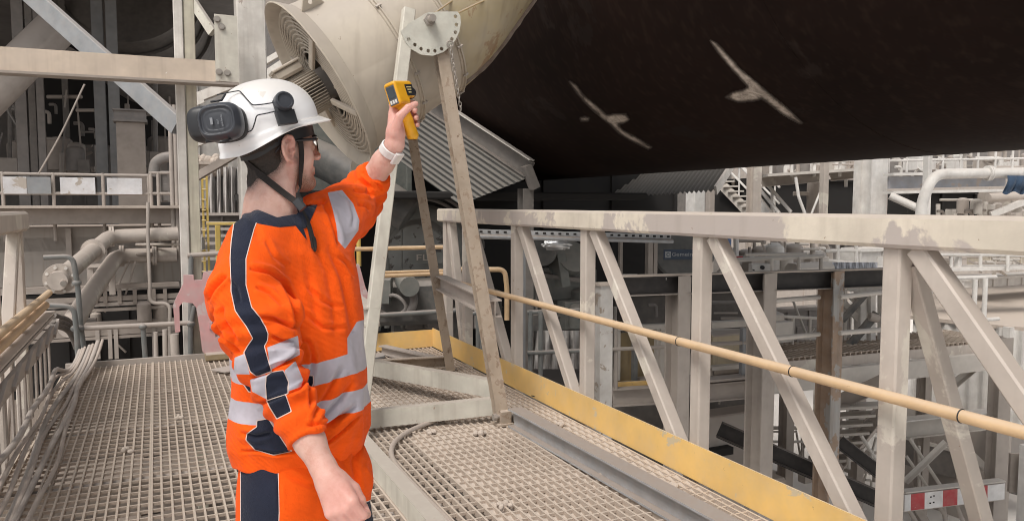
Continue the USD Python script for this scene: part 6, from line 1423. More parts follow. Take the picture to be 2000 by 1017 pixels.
# ================================================================= black portal frame beyond the truss
pf_ = thing('portal_frame', 'long black beam on grey columns standing beyond the right truss', 'frame', tuple(P(1470, 900, 8.4)))
a = P(1192, 560, 7.95); b = level(a, 1735, 8.95)
obj('beam', MB().ibeam(a, b, .20, .12, .014, .01), M_BLACK, pf_)
obj('dust_ledge', MB().bar(a + V(0, 0, .108), b + V(0, 0, .108), .13, .014), M_DUSTM, pf_); obj('lower_flange_dust', MB().bar(a + V(0, 0, -.092) - FH * .06, b + V(0, 0, -.092) - FH * .06, .05, .008), M_STEEL, pf_)
for x0, x1, mt, tp_ in ((1300, 1348, M_STEEL, 0), (1460, 1515, M_STEEL, 0), (1598, 1646, look('rusty_column', (.30, .20, .13), rough=.7, dust=.35, chip=(.36, .36, .35), chip_at=.55, chip_scale=2.2, streak=.5), 0)):
    t_ = ((x0 + x1) / 2 - 1192) / (1735 - 1192); d = 7.95 + t_ * 1.0; w = (x1 - x0) * d / 1500 * .72; q = level(a, (x0 + x1) / 2, d) - FH * .02
    obj('column', MB().ibeam((q[0], q[1], GROUND), (q[0], q[1], q[2] + .10), w, w, .016, .012, up=(.207, -.98, 0)), mt, pf_)
for ch_, px_, py_ in (('53', 1512, 562), ('50', 1650, 557)):
    tx = meshkit.text_mesh(ch_, .085, .002); t_ = (px_ - 1192) / 543; q = level(a, px_, 7.95 + t_ * 1.0 - .015) - V(0, 0, .045); u_ = (b - a) / np.linalg.norm(b - a)
    obj('chalk_mark', MB().add(q + tx.vertices[:, :1] * u_ * 1.2 + tx.vertices[:, 1:2] * ZU - tx.vertices[:, 2:] * FH, tx.faces), plain('blue_chalk', (.06, .085, .13), rough=.9), pf_)
for (x, y), (x2, y2) in (((1504, 588), (1600, 580)), ((1504, 662), (1600, 652)), ((1640, 580), (1728, 570)), ((1640, 650), (1728, 643))):
    obj('rail', MB().cyl(P(x, y, 8.5), P(x2, y2, 8.75), .028, 10), M_BRIGHT, pf_, smooth=40)
def clutter(name, lab, cat, x0, x1, y0, y1, d, n, seed, mats, big=.5):
    """far off pipework: small tanks, valves, pipes and boxes in a bay"""
    r_ = np.random.default_rng(seed); t = thing(name, lab, cat, tuple(P((x0 + x1) / 2, y1, d))); w = (x1 - x0); h = (y1 - y0); k_ = d / FPX
    for k in range(n):
        x, y, dd = x0 + w * r_.random(), y0 + h * r_.random(), d + r_.uniform(-.6, .8); mt = mats[r_.integers(len(mats))]; kind = r_.integers(6)
        if kind == 0: obj('pipe', MB().cyl(P(x, y1, dd), P(x, y, dd), k_ * r_.uniform(2, 5), 8), mt, t, smooth=40)
        elif kind == 1:
            l = w * r_.uniform(.15, .45); obj('pipe', MB().cyl(P(x, y, dd), level(P(x, y, dd), min(x + l, x1 + 10), dd), k_ * r_.uniform(1.5, 4), 8), mt, t, smooth=40)
        elif kind == 2:
            s = k_ * h * big * r_.uniform(.25, .6); c = P(x, y1, dd); obj('box', MB().box(c - V(s * .6, s * .5, 0), c + V(s * .6, s * .5, s * r_.uniform(.8, 1.8)), ch=.01), mt, t)
        elif kind == 3:
            s = k_ * h * big * r_.uniform(.2, .4); c = P(x, y1 - h * .15 * r_.random(), dd); obj('vessel', MB().cyl(c, c + V(0, 0, s * 2.4), s, 16).sphere(c + V(0, 0, s * 2.4), s * .98, 2, (1, 1, .5)), mt, t, smooth=40)
        elif kind == 4:
            p = P(x, y, dd); q = P(x + r_.uniform(-.2, .2) * w, y + r_.uniform(.2, .6) * h, dd); obj('strut', MB().bar(p, q, k_ * 3, k_ * 3), mt, t)
        else:
            p = P(x, y, dd); s = k_ * r_.uniform(5, 9); obj('elbow', MB().tube(arc_path([p, p + RT * s * 2, p + RT * s * 2 - ZU * s * 3], s * 1.2), s * .45, 8), mt, t, smooth=40)
    return t
# items on and behind the black beam
gh = thing('gear_housing', 'dark round gear housing with blue name plate between two truss posts', 'gear case', tuple(P(1325, 560, 11)))
c = P(1336, 486, 11.2); ax = -(FH * .97 + RT * .1)
obj('casing', MB().lathe(c, ax, [(-.6, .01), (-.6, .42), (-.02, .46), (.03, .42), (.03, .01)], 48), look('greyblue_case', (.14, .145, .145), rough=.45, dust=.35, dustcol=(.27, .255, .235), scale=4), gh, smooth=30)
q = P(1296, 497, 10.85); obj('name_plate', MB().bar(q, q + RT * .47, .015, .145), plain('blue_plate', (.05, .075, .12), rough=.4), gh)
tx = meshkit.text_mesh('Gemeinr', .052, .004); obj('lettering', MB().add(q + RT * .115 - FH * .0095 - ZU * .022 + tx.vertices[:, :1] * RT * 1.15 + tx.vertices[:, 1:2] * ZU - tx.vertices[:, 2:] * FH, tx.faces), plain('plate_print', (.42, .44, .46)), gh)
obj('emblem', MB().bar(q + RT * .02 - FH * .01, q + RT * .10 - FH * .01, .004, .085), plain('plate_print', (.42, .44, .46)), gh)
tx = meshkit.text_mesh('C', .05, .003, bold=True); obj('emblem_mark', MB().add(q + RT * .035 - FH * .0125 - ZU * .024 + tx.vertices[:, :1] * RT + tx.vertices[:, 1:2] * ZU - tx.vertices[:, 2:] * FH, tx.faces), plain('blue_plate', (.05, .075, .12)), gh)
for x, w_, lab in ((1228, 38, 'left'), (1288, 22, 'right')):
    p = P(x, 541, 8.2); obj('white_box', MB().bar(p - RT * w_ * .0027, p + RT * w_ * .0027, .16, .05, ch=.004), M_BRIGHT2, None, label='flat whitish box on the black beam, the ' + lab + ' of two', cat='box')
members('door_frame', 'pale steel door frame in the dark beside the round gear housing', 'frame', [('post', 'bar', below(P(1268, 466, 10.4), 540), P(1268, 466, 10.4), .08, .08), ('post', 'bar', below(P(1212, 466, 10.6), 540), P(1212, 466, 10.6), .05, .05), ('plate', 'bar', below(P(1280, 466, 10.5), 540), P(1280, 466, 10.5), .06, .03)], M_STEEL)
oc = thing('panel_cabinet', 'ochre boarded cabinet with frame below the black beam', 'cabinet', tuple(P(1258, 745, 9.8)))
obj('board', MB().box(P(1206, 745, 10.0), P(1312, 642, 10.3)), M_OCHRE, oc); obj('frame', MB().bar(P(1206, 640, 9.9), P(1312, 636, 9.9), .1, .06), M_BRIGHT, oc)
for x in (1206, 1284, 1292, 1240): a_ = P(x, 640, 9.9); obj('frame', MB().bar(below(a_, 742), a_, .06, .06, up=(0, 1, 0)), M_BRIGHT if x != 1240 else M_SCAF, oc)
obj('kick_board', MB().bar(P(1206, 752, 9.7), P(1312, 746, 9.7), .03, .085), M_YELLOW, oc)
dk2 = thing('platform', 'grey platform edge beam with rail below the ochre cabinet', 'platform', tuple(P(1260, 790, 9.7)))
obj('beam', MB().ibeam(P(1196, 775, 9.6), P(1318, 768, 9.6), .22, .14), M_STEEL, dk2); obj('deck', MB().box(P(1196, 757, 10.6), P(1318, 755, 9.55)), M_STEEL, dk2)
obj('rail', MB().cyl(P(1190, 682, 9.5), P(1318, 676, 9.5), .024, 8), M_STEEL, dk2, smooth=40); a_ = P(1204, 640, 9.5); obj('post', MB().cyl(below(a_, 760), a_, .024, 8), M_STEEL, dk2, smooth=40)
tt = thing('duct_box', 'cream box duct behind the fourth truss post, below the black beam', 'duct', tuple(P(1420, 740, 9.8)))
obj('body', MB().box(P(1392, 718, 10.0), P(1462, 640, 10.6), ch=.02), look('cream_duct', (.50, .42, .28), rough=.6, dust=.4, scale=2, streak=.3), tt)
obj('flange', MB().bar(P(1388, 634, 9.9), P(1464, 630, 9.9), .12, .08), M_BRIGHT, tt); obj('flange', MB().bar(P(1388, 718, 9.9), P(1464, 712, 9.9), .12, .05), M_BRIGHT, tt)
for x in (1381, 1452): a_ = P(x, 612 if x < 1400 else 640, 9.3); obj('post', MB().bar(below(a_, 745), a_, .06, .06, up=(0, 1, 0)), M_BGREY, tt)
obj('rail', MB().cyl(P(1384, 672, 9.3), P(1466, 668, 9.3), .026, 8), M_STEEL, tt, smooth=40)
members('edge_beam', 'ragged grey edge beam under the cream box duct', 'beam', [('beam', 'i', P(1380, 765, 9.3), P(1470, 757, 9.3), .14, .22), ('ledge', 'bar', P(1380, 741, 9.3), P(1470, 733, 9.3), .2, .03)], M_STEEL)
pier = thing('concrete_pier', 'dirty pale concrete pier below the cream box duct', 'pier', tuple(P(1420, 1000, 10)))
obj('shaft', MB().box(np.r_[P(1385, 780, 10.2)[:2], GROUND], P(1475, 785, 11.0), ch=.02), M_CONC, pier); obj('opening', MB().box(P(1383, 895, 10.1), P(1408, 862, 10.5)), M_DARK, pier)
obj('base', MB().box(np.r_[P(1395, 900, 9.7)[:2], GROUND], P(1470, 905, 10.8), ch=.03), M_DUSTM, pier)
# black stringers of the lower stair, treads
ls = thing('lower_stair', 'black steel stair with open treads going down beyond the truss', 'stair', tuple(P(1600, 960, 10)))
for off in (0, 1):
    p0, p1 = P(1405, 838, 9.6 + off * 1.0), P(1740, 985, 9.2 + off * 1.0); obj('stringer', MB().channel(p0, p1, .20, .09, .012), M_BLACK, ls)
    p2, p3 = P(1640, 862, 9.4 + off), P(1735, 935, 9.3 + off); obj('stringer', MB().channel(p2, p3, .16, .08, .012), M_BLACK, ls)
up = thing('upper_stair', 'steep stair flight seen from below between rusty column and truss post', 'stair', tuple(P(1680, 850, 10)))
for k in range(7):
    y = 790 + 17 * k; x = 1716 - 5 * k; obj('tread', MB().bar(P(1640, y + 4, 10.2 + .05 * k), P(x, y, 10.0 + .05 * k), .26, .035), M_BRIGHT, up)
obj('stringer', MB().channel(P(1640, 905, 10.5), P(1725, 800, 9.9), .18, .08, .012), M_STEEL, up); obj('stringer', MB().channel(P(1628, 790, 10.3), P(1740, 738, 9.8), .20, .08, .012), M_STEEL, up)
for (x, y), (x2, y2) in (((1665, 872), (1700, 925)), ((1682, 850), (1715, 905)), ((1656, 880), (1658, 915)), ((1703, 880), (1703, 925))): obj('handrail', MB().cyl(P(x, y, 9.7), P(x2, y2, 9.7), .022, 8), M_BRIGHT, up, smooth=40)
# grated platform
gp_ = thing('platform', 'dusty grated platform running to the right behind the truss post', 'platform', tuple(P(1750, 760, 10.6)))
PA = P(1490, 748, 9.6); PB = level(PA, 1965, 11.2); pu = (PB - PA) / np.linalg.norm(PB - PA); pn = np.cross(ZU, pu)
obj('fascia', MB().channel(PA - ZU * .02, PB - ZU * .02, .24, .10, .014, side=-1), M_BRIGHT, gp_)
obj('kick_board', MB().bar(PA + pn * .05 + ZU * .17, PB + pn * .05 + ZU * .17, .012, .13), M_POST, gp_)
L_ = np.linalg.norm(PB - PA)
for k in range(46): s_ = (k + .5) / 46 * L_; obj('grating_bar', MB().bar(PA + pu * s_ + pn * .06 + ZU * .245, PA + pu * s_ + pn * 1.0 + ZU * .245, .018, .05), M_GRATE, gp_)
for k in range(3): obj('cross_bar', MB().bar(PA + pn * (.1 + .4 * k) + ZU * .262, PB + pn * (.1 + .4 * k) + ZU * .262, .02, .012), M_GRATE, gp_)
for s_ in (.25, .55, .85): q = PA + pu * L_ * s_ + pn * .8; obj('leg', MB().ibeam(V(q[0], q[1], GROUND), q - ZU * .1, .16, .14, up=(0, 1, 0)), M_STEEL, gp_)
obj('inner_beam', MB().ibeam(PA + pn * 1.0, PB + pn * 1.0, .24, .12), M_STEEL, gp_)
railing('pale tube railing on the grated platform, left of the rusty column', P(1512, 690, 10.6), P(1612, 690, 11.4), 4, (.52, .22), .022, M_BRIGHT)
# lattice and strut between rusty column and truss post
lt = thing('pale_scaffold', 'pale lattice frame with a black hydraulic strut under the black beam', 'frame', tuple(P(1690, 700, 11)))
for (x, y), (x2, y2), w_ in (((1680, 560), (1680, 692), .12), ((1700, 555), (1700, 690), .10), ((1724, 560), (1724, 690), .1), ((1648, 590), (1690, 640), .08), ((1648, 700), (1650, 560), .05), ((1655, 575), (1705, 625), .05)):
    obj('member', MB().bar(P(x, y, 11.2), P(x2, y2, 11.2), w_, w_), M_BRIGHT2 if x > 1670 else M_BRIGHT, lt)
obj('strut', MB().cyl(P(1645, 690, 10.9), P(1712, 612, 10.9), .06, 12), M_GDARK, lt, smooth=40); obj('strut', MB().cyl(P(1645, 625, 11.0), P(1692, 572, 11.0), .05, 12), M_GDARK, lt, smooth=40); obj('strut_eye', MB().cyl(P(1698, 618, 10.85), P(1716, 622, 10.85), .06, 12), M_STEEL, lt, smooth=40)
members('thin_tie', 'thin pale tie rod crossing behind the railing, right of the third portal bay', 'tie rod', [('rod', 'tube', P(1548, 585, 11.5), P(1590, 690, 11.5), .018, 0), ('rod', 'tube', P(1590, 640, 11.6), P(1556, 692, 11.6), .018, 0)], M_BRIGHT)
slab('machine_block', 'dim grey machine wall behind the platform railing', 'machine', P(1490, 720, 13), P(1640, 590, 14), M_SHED)
bnc = thing('bench_box', 'cream box with yellow legs on the platform beside the third portal column', 'box', tuple(P(1510, 690, 10)))
obj('body', MB().box(P(1502, 672, 10.3), P(1520, 622, 10.7), ch=.01), M_BRIGHT, bnc); obj('top', MB().bar(P(1498, 618, 10.2), P(1524, 616, 10.2), .3, .09, ch=.02), M_BRIGHT, bnc); obj('step', MB().box(P(1516, 705, 10.1), P(1540, 688, 10.5)), M_BRIGHT2, bnc)
# ================================================================= shed on the right
sh = thing('corrugated_shed', 'pale corrugated shed with dusty roof at the right edge', 'shed', tuple(P(1880, 830, 13)))
sA, sB = P(1775, 845, 13.4), P(1962, 830, 12.2); top_ = P(1775, 628, 13.4)[2]
wv, wf = corrugated(V(*sA[:2], -1.9), V(*sA[:2], top_ + .1), V(*sB[:2], top_ + .1), V(*sB[:2], -1.9), .20, .028, 2)
obj('wall_sheet', MB().add(wv, wf), M_BRIGHT2, sh, smooth=False)
s2A, s2B = P(1968, 860, 11.9), P(2120, 860, 11.2); wv, wf = corrugated(V(*s2A[:2], -1.85), V(*s2A[:2], top_ + .12), V(*s2B[:2], top_ + .12), V(*s2B[:2], -1.85), .20, .028, 2)
obj('wall_sheet', MB().add(wv, wf), M_BRIGHT2, sh, smooth=False)
obj('corner_trim', MB().bar(V(*sB[:2], -1.9), V(*sB[:2], top_ + .12), .12, .12, up=(0, 1, 0)), M_BRIGHT2, sh)
r0, r1, r2, r3 = P(1768, 632, 13.3), P(1968, 628, 12.1), P(2200, 628, 11.2), P(1800, 540, 22)
obj('roof', MB().plate([V(*r0[:2], top_ + .1), V(*r1[:2], top_ + .1), V(*r2[:2], top_ + .1), P(2300, 560, 19) * [1, 1, 0] + V(0, 0, top_ + .1), r3 * [1, 1, 0] + V(0, 0, top_ + .1)], .06), M_DUSTM, sh)
obj('base_wall', MB().bar(V(*sA[:2], -2.75), V(*s2A[:2], -2.75), .2, 1.6), M_CONC, sh)
members('guard_rail', 'pale bent tube rail in front of the shed roof', 'railing', [('rail', 'tube', P(1795, 545, 11.8), P(1945, 540, 12.2), .03, 0), ('rail', 'tube', P(1870, 628, 11.8), P(1950, 622, 12.1), .03, 0), ('post', 'tube', P(1905, 545, 11.7), below(P(1905, 545, 11.7), 690), .035, 0), ('post', 'tube', P(1925, 543, 11.7), below(P(1925, 543, 11.7), 690), .035, 0)], M_BRIGHT2)
bb = thing('cross_beam', 'wide pale beam across the corrugated wall, right of the near truss post', 'beam', tuple(P(1850, 850, 11.4)))
a_ = P(1760, 838, 11.3); obj('beam', MB().ibeam(a_, level(a_, 1965, 11.9), .26, .14), M_BRIGHT, bb); obj('ledge', MB().bar(a_ + ZU * .145, level(a_, 1965, 11.9) + ZU * .145, .2, .02), M_BRIGHT2, bb)
members('cross_brace', 'pale X bracing behind the leaning raker', 'brace', [('brace', 'l', P(1840, 770, 11.0), P(1930, 695, 11.0), .09, .09), ('brace', 'l', P(1768, 940, 10.6), P(1848, 862, 10.6), .07, .07), ('brace', 'l', P(1870, 858, 10.6), P(1958, 945, 10.6), .10, .10), ('brace', 'tube', P(1776, 855, 10.9), P(1842, 955, 10.9), .025, 0), ('brace', 'tube', P(1770, 890, 10.9), P(1815, 955, 10.9), .022, 0), ('post', 'tube', P(1795, 870, 11), P(1795, 955, 11), .022, 0)], M_BRIGHT)
sp_ = thing('steel_column', 'H section column at the lower right, behind the striped board', 'column', tuple(P(1955, 1017, 10.2)))
a_ = P(1950, 806, 10.3); obj('shaft', MB().ibeam(V(a_[0], a_[1], GROUND), V(a_[0], a_[1], -.2), .20, .18, .016, .012, up=(-.3, -.95, 0)), M_STEEL, sp_)
st_b = thing('striped_barrier', 'red and white striped board fixed low between posts at the lower right', 'barrier', tuple(P(1865, 975, 9.9)))
ba, bb_ = P(1766, 981, 9.8), P(1961, 958, 10.1); M_RED = look('barrier_red', (.45, .035, .045), rough=.5, dust=.2, chip=(.6, .55, .52), chip_at=.68, chip_scale=14); M_BW = look('barrier_white', (.74, .73, .72), rough=.5, dust=.2)
cuts = [0, .06, .195, .375, .52, .71, .825, 1.0]
for k in range(len(cuts) - 1): obj('stripe', MB().bar(ba + (bb_ - ba) * cuts[k], ba + (bb_ - ba) * cuts[k + 1], .02, .215), M_RED if k % 2 else M_BW, st_b)
obj('backing', MB().bar(ba + FH * .022, bb_ + FH * .022, .02, .25), M_BRIGHT, st_b); obj('ledge', MB().bar(ba + FH * .05 + ZU * .13, bb_ + FH * .05 + ZU * .13, .12, .016), M_BRIGHT, st_b)
for fx, fz in ((.255, .04), (.285, .05), (.25, -.04), (.285, -.035)): q = ba + (bb_ - ba) * fx + ZU * fz - FH * .011; obj('hole', MB().bar(q - RT * .012, q + RT * .012, .003, .018), M_DARK, st_b)
members('floor_strut', 'dark struts and posts under the striped board', 'strut', [('strut', 'bar', P(1790, 990, 10.4), P(1822, 1040, 10.4), .10, .1), ('strut', 'tube', P(1842, 985, 10.2), P(1850, 1040, 10.2), .03, 0), ('strut', 'tube', P(1832, 985, 10.2), P(1848, 1008, 10.2), .03, 0), ('strut', 'tube', P(1866, 982, 10.2), P(1880, 1015, 10.2), .03, 0), ('strut', 'tube', P(1770, 985, 10.2), P(1795, 1030, 10.2), .03, 0)], M_STEEL)
cv2 = thing('conveyor', 'dark sloping conveyor trough behind the X bracing', 'conveyor', tuple(P(1850, 910, 13)))
obj('trough', MB().channel(P(1740, 868, 12.6), P(1985, 935, 12.9), .45, .4, .02, side=-1), M_STEELD, cv2); obj('rim', MB().bar(P(1740, 846, 12.4), P(1985, 912, 12.7), .1, .05), M_BRIGHT, cv2)
cw = thing('cabin', 'white cabin with a boarded hatch at the lower right corner', 'cabin', tuple(P(1985, 1010, 11)))
p0 = P(1962, 1017, 11.1); p1 = P(2150, 1017, 10.4)
obj('wall', MB().bar(V(*((p0 + p1) / 2)[:2], GROUND), V(*((p0 + p1) / 2)[:2], P(1980, 848, 11)[2]), np.linalg.norm(p1 - p0), .3, up=FH - RT * .5), M_BRIGHT2, cw)
q = P(1993, 922, 10.75); obj('hatch', MB().bar(q - RT * .16, q + RT * .3, .05, .55), M_STEEL, cw)
# ================================================================= between kiln and truss rail, upper right
st4 = thing('access_stair', 'pale steel stair with tube handrails under the kiln, left of the slim column', 'stair', tuple(P(1450, 415, 20)))
sa, sb = P(1402, 352, 20.5), P(1486, 440, 19.5)
for o_ in (0, .9):
    of = (RT * .75 - FH * .5) * o_ * .55; obj('stringer', MB().bar(sa + of, sb + of, .06, .26), M_BRIGHT, st4)
    for h in (.55, .95): obj('handrail', MB().cyl(sa + of + ZU * h, sb + of + ZU * h, .03, 8), M_BRIGHT2, st4, smooth=40)
    for s_ in (.1, .5, .9): q = sa + (sb - sa) * s_ + of; obj('baluster', MB().cyl(q, q + ZU * .95, .025, 8), M_BRIGHT2, st4, smooth=40)
for k in range(9): q = sa + (sb - sa) * (k + .3) / 9 + (RT * .75 - FH * .5) * .25; obj('tread', MB().bar(q - (RT * .75 - FH * .5) * .25, q + (RT * .75 - FH * .5) * .25, .26, .04), M_BRIGHT, st4)
members('stair_handrail', 'pair of pale handrails running down to the truss rail right of the slim column', 'railing', [('rail', 'tube', P(1474, 332, 18), P(1545, 414, 17.5), .04, 0), ('rail', 'tube', P(1474, 358, 18), P(1522, 416, 17.5), .04, 0), ('stringer', 'bar', P(1468, 378, 18.2), P(1500, 420, 17.8), .08, .25), ('post', 'tube', P(1508, 372, 17.8), P(1508, 430, 17.8), .035, 0), ('tie', 'tube', P(1468, 378, 17.6), P(1484, 420, 17.6), .03, 0)], M_BRIGHT2)
for x0, x1, y0, y1, d, lab, mt in ((1462, 1487, 320, 430, 17, 'slim pale column between stair and platform, under the kiln', M_POST), (1604, 1620, 310, 560, 15, 'thin pale column near the middle of the upper platform', M_POST), (1676, 1730, 300, 520, 14.5, 'widest white column with bolt holes between kiln and truss rail', M_BRIGHT2), (1807, 1822, 295, 470, 13, 'thin pale column in front of the bent pipe', M_BRIGHT2), (1342, 1376, 366, 440, 22, 'bright white cladding column under the dark canopy', M_BRIGHT2), (1380, 1396, 372, 440, 20, 'brown grey column right of the bright cladding', M_STEEL)):
    t = col('steel_column', x0, x1, y0 - 40, y1, d, lab, mt, 'bar' if x0 not in (1462, 1676) else 'i', bot=GROUND)
members('yellow_post', 'short ochre post hanging under the dark canopy', 'post', [('post', 'bar', below(P(1312, 370, 19), 402), P(1312, 366, 19), .09, .09)], M_YPIPE)
pl1 = thing('platform', 'upper platform beam crowded with pumps, right of the stair', 'platform', tuple(P(1600, 340, 17)))
for xa, xb, ya, yb in ((1488, 1602, 356, 346), (1622, 1678, 344, 338)): obj('beam', MB().ibeam(P(xa, ya, 17.5), P(xb, yb, 17.3), .22, .2), M_POST, pl1)
obj('deck', MB().bar(P(1488, 344, 17.6), P(1678, 332, 17.4), 1.2, .06), M_BRIGHT, pl1)
for x in (1505, 1546, 1590, 1640): a_ = P(x, 345, 17.2); obj('post', MB().cyl(a_, below(a_, 300), .035, 8), M_BRIGHT2, pl1, smooth=40)
obj('rail', MB().cyl(P(1488, 322, 17.2), P(1678, 312, 17.1), .03, 8), M_BRIGHT2, pl1, smooth=40)
clutter('pump_set', 'pumps and valves crowding the upper platform just under the kiln', 'pump', 1495, 1675, 296, 342, 18, 60, 21, [M_BRIGHT, M_STEEL, M_SHED, M_BRIGHT2], .8)
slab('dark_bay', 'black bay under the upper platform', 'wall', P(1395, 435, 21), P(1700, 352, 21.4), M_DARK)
members('hanging_hose', 'pale hose hanging from the upper platform beside the thin column', 'hose', [('hose', 'tube', P(1554, 346, 16.8), P(1560, 385, 16.8), .035, 0), ('hose', 'tube', P(1560, 385, 16.8), P(1575, 425, 16.8), .035, 0), ('tie', 'tube', P(1602, 375, 16.9), P(1582, 425, 16.9), .025, 0)], M_BRIGHT2)
members('steel_column', 'grey tube leg under the upper platform', 'column', [('leg', 'tube', below(P(1588, 355, 18.5), 440), P(1588, 355, 18.5), .14, 0), ('brace', 'bar', P(1550, 378, 18.5), P(1580, 378, 18.5), .1, .1)], M_STEEL)
bl = thing('girder', 'blue grey girder with flaking flange behind the bent pipe', 'girder', tuple(P(1860, 360, 14)))
obj('web', MB().bar(P(1735, 357, 14.2), P(1962, 352, 14.6), .05, .22), look('faded_blue_girder', (.38, .41, .47), rough=.5, dust=.3, chip=(.50, .44, .40), chip_at=.58, chip_scale=4), bl); obj('flange', MB().bar(P(1735, 376, 14.1), P(1962, 372, 14.5), .3, .05), M_BRIGHT2, bl); obj('flange', MB().bar(P(1735, 341, 14.1), P(1990, 336, 14.5), .3, .05), M_BRIGHT2, bl)
pipe('big cream pipe bending from the truss rail up and along the girder', [P(1797, 440, 12.4), P(1800, 398, 12.4), P(1822, 340, 12.4), P(2060, 336, 12.8)], .085, M_BRIGHT2, rad=.5, flanges=((2, .45),))
pipe('pale strut tube with bolted end beside the widest white column', [P(1738, 382, 13.6), P(1800, 410, 13.4)], .07, M_BRIGHT2)
pipe('dusty beige pipe under the girder at the right edge', [P(1930, 386, 14), P(2060, 378, 14.2)], .08, M_POST)
jk = thing('hanging_jacket', 'blue work jacket hung over the pipe at the right edge', 'jacket', tuple(P(1980, 380, 12.6)))
jv = []
for sd_ in (0, 1):
    for ix in range(30):
        for iy in range(16):
            u_, w_ = ix / 29, iy / 15; d_ = 12.52 + (.018 * math.sin(ix * .55 + 1.2 * w_) + .006 * math.sin(ix * 1.1)) * (.3 + w_) - .05 * math.sin(math.pi * min(1, w_ * 1.2)) + .012 * sd_
            jv.append(P(1962 + 42 * u_ + 6 * math.sin(3 * w_ + 1), 343 + (34 + 3 * math.sin(ix * .3)) * w_, d_))
i = np.arange(480).reshape(30, 16); q_ = np.stack([i[:-1, :-1], i[1:, :-1], i[1:, 1:], i[:-1, 1:]], -1).reshape(-1, 4)
obj('cloth', MB().add(np.array(jv), np.vstack([q_, q_[:, ::-1] + 480])), cloth('blue_jacket', (.045, .075, .125)), jk, smooth=True)
railing('pale railing on top of the blue grey girder', P(1735, 337, 14.6), P(2010, 331, 15.2), 9, (.42, .22), .022, M_BRIGHT2)
clutter('pipe_rack', 'tangle of pipes and ragged ledges just under the kiln at the right edge', 'pipework', 1740, 2010, 288, 332, 16, 60, 8, [M_BRIGHT, M_BRIGHT2, M_STEEL], .7)
wd = thing('wall_bay', 'grey slatted wall bay behind the girder railing', 'wall', tuple(P(1800, 330, 18)))
obj('wall', MB().box(P(1735, 345, 18), P(2060, 255, 18.4)), M_SHED, wd)
for x in range(1745, 2060, 22): a_ = P(x, 340, 17.95); obj('batten', MB().bar(a_, below(a_, 275), .06, .05, up=(0, 1, 0)), M_STEEL, wd)
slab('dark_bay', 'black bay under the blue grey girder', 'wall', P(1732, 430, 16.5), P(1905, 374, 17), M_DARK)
slab('cladding_wall', 'beige clad wall under the girder at the right edge', 'wall', P(1900, 440, 17.2), P(2120, 372, 17.6), M_POST)
members('steel_brace', 'pale diagonal brace at the right edge under the beige pipe', 'brace', [('brace', 'bar', P(1935, 420, 14.5), P(2020, 386, 14.5), .06, .12)], M_BRIGHT2)
clutter('equipment', 'small dusty equipment between the bent pipe and the right edge', 'equipment', 1820, 1990, 385, 420, 15, 26, 4, [M_BRIGHT, M_STEEL], .8)
# just below the rail, upper right
clutter('pipe_rack', 'dense pale pipework behind the white control box', 'pipework', 1425, 1610, 455, 538, 12.0, 95, 31, [M_BRIGHT, M_BRIGHT2, M_STEEL, M_POST], .6)
cbx = thing('control_box', 'white control box with two dark knobs on the black beam', 'control box', tuple(P(1481, 545, 9.3)))
q = P(1483, 528, 9.2); obj('box', MB().bar(q - RT * .108, q + RT * .108, .14, .165, ch=.006), M_BRIGHT2, cbx)
for x, y, r in ((1488, 522, .024), (1490, 538, .017), (1471, 527, .008)): c = P(x, y, 9.12); obj('knob', MB().cyl(c, c - FH * .035, r, 14), M_BLKP, cbx, smooth=40)
members('guard_rail', 'pale square hoop railing along the black beam, right of the control box', 'railing', [('rail', 'tube', P(1428, 508, 9.3), P(1608, 500, 9.6), .028, 0), ('post', 'tube', P(1506, 505, 9.35), P(1506, 543, 9.35), .028, 0), ('post', 'tube', P(1560, 503, 9.5), P(1560, 541, 9.5), .024, 0), ('post', 'tube', P(1604, 501, 9.6), P(1604, 539, 9.6), .028, 0), ('rail', 'tube', P(1455, 497, 9.8), P(1575, 496, 9.9), .02, 0)], M_BRIGHT)
tk = thing('tank', 'cream squat tank behind the square hoop railing', 'tank', tuple(P(1580, 540, 10.4)))
obj('body', MB().box(P(1560, 540, 10.3), P(1602, 510, 10.8), ch=.06), M_BRIGHT, tk)
members('floor_edge_plate', 'red painted edge bar at the left end of the hoop railing', 'bar', [('bar', 'bar', P(1422, 505, 9.6), P(1450, 503, 9.6), .05, .05)], M_RED)
slab('hatch', 'small blue panel peeping over the fifth truss diagonal', 'panel', P(1412, 492, 11), P(1428, 466, 11.05), plain('blue_panel_paint', (.10, .17, .34), rough=.4))
slab('shelf', 'pale loading deck with blue sheeting under the widest white column', 'deck', P(1612, 545, 13), P(1745, 536, 10.5), M_BRIGHT2)
bsv = []
for ix in range(44):
    for iy in range(7): bsv.append(P(1614 + 100 * ix / 43, 512 + 24 * iy / 6, 11.2 + .05 * math.sin(ix * 1.2) + .03 * math.sin(ix * 2.9 + iy)))
i = np.arange(44 * 7).reshape(44, 7)
obj('sheeting', MB().add(np.array(bsv), np.stack([i[:-1, :-1], i[1:, :-1], i[1:, 1:], i[:-1, 1:]], -1).reshape(-1, 4)), look('bluish_sheet', (.55, .58, .64), rough=.4, dust=.2), None, smooth=True, label='pleated bluish white sheeting on the pale loading deck', cat='sheeting')
members('guard_rail', 'white tube railing behind the bluish sheeting', 'railing', [('rail', 'tube', P(1612, 490, 12), P(1680, 489, 12), .03, 0), ('post', 'tube', P(1636, 478, 12), P(1636, 540, 12), .03, 0), ('post', 'tube', P(1672, 478, 12), P(1672, 515, 12), .03, 0), ('rail', 'tube', P(1612, 508, 12), P(1700, 518, 12), .03, 0)], M_BRIGHT2)
slab('dark_bay', 'dim bay behind the white tube railing', 'wall', P(1610, 512, 14.5), P(1680, 470, 14.8), M_SHED)
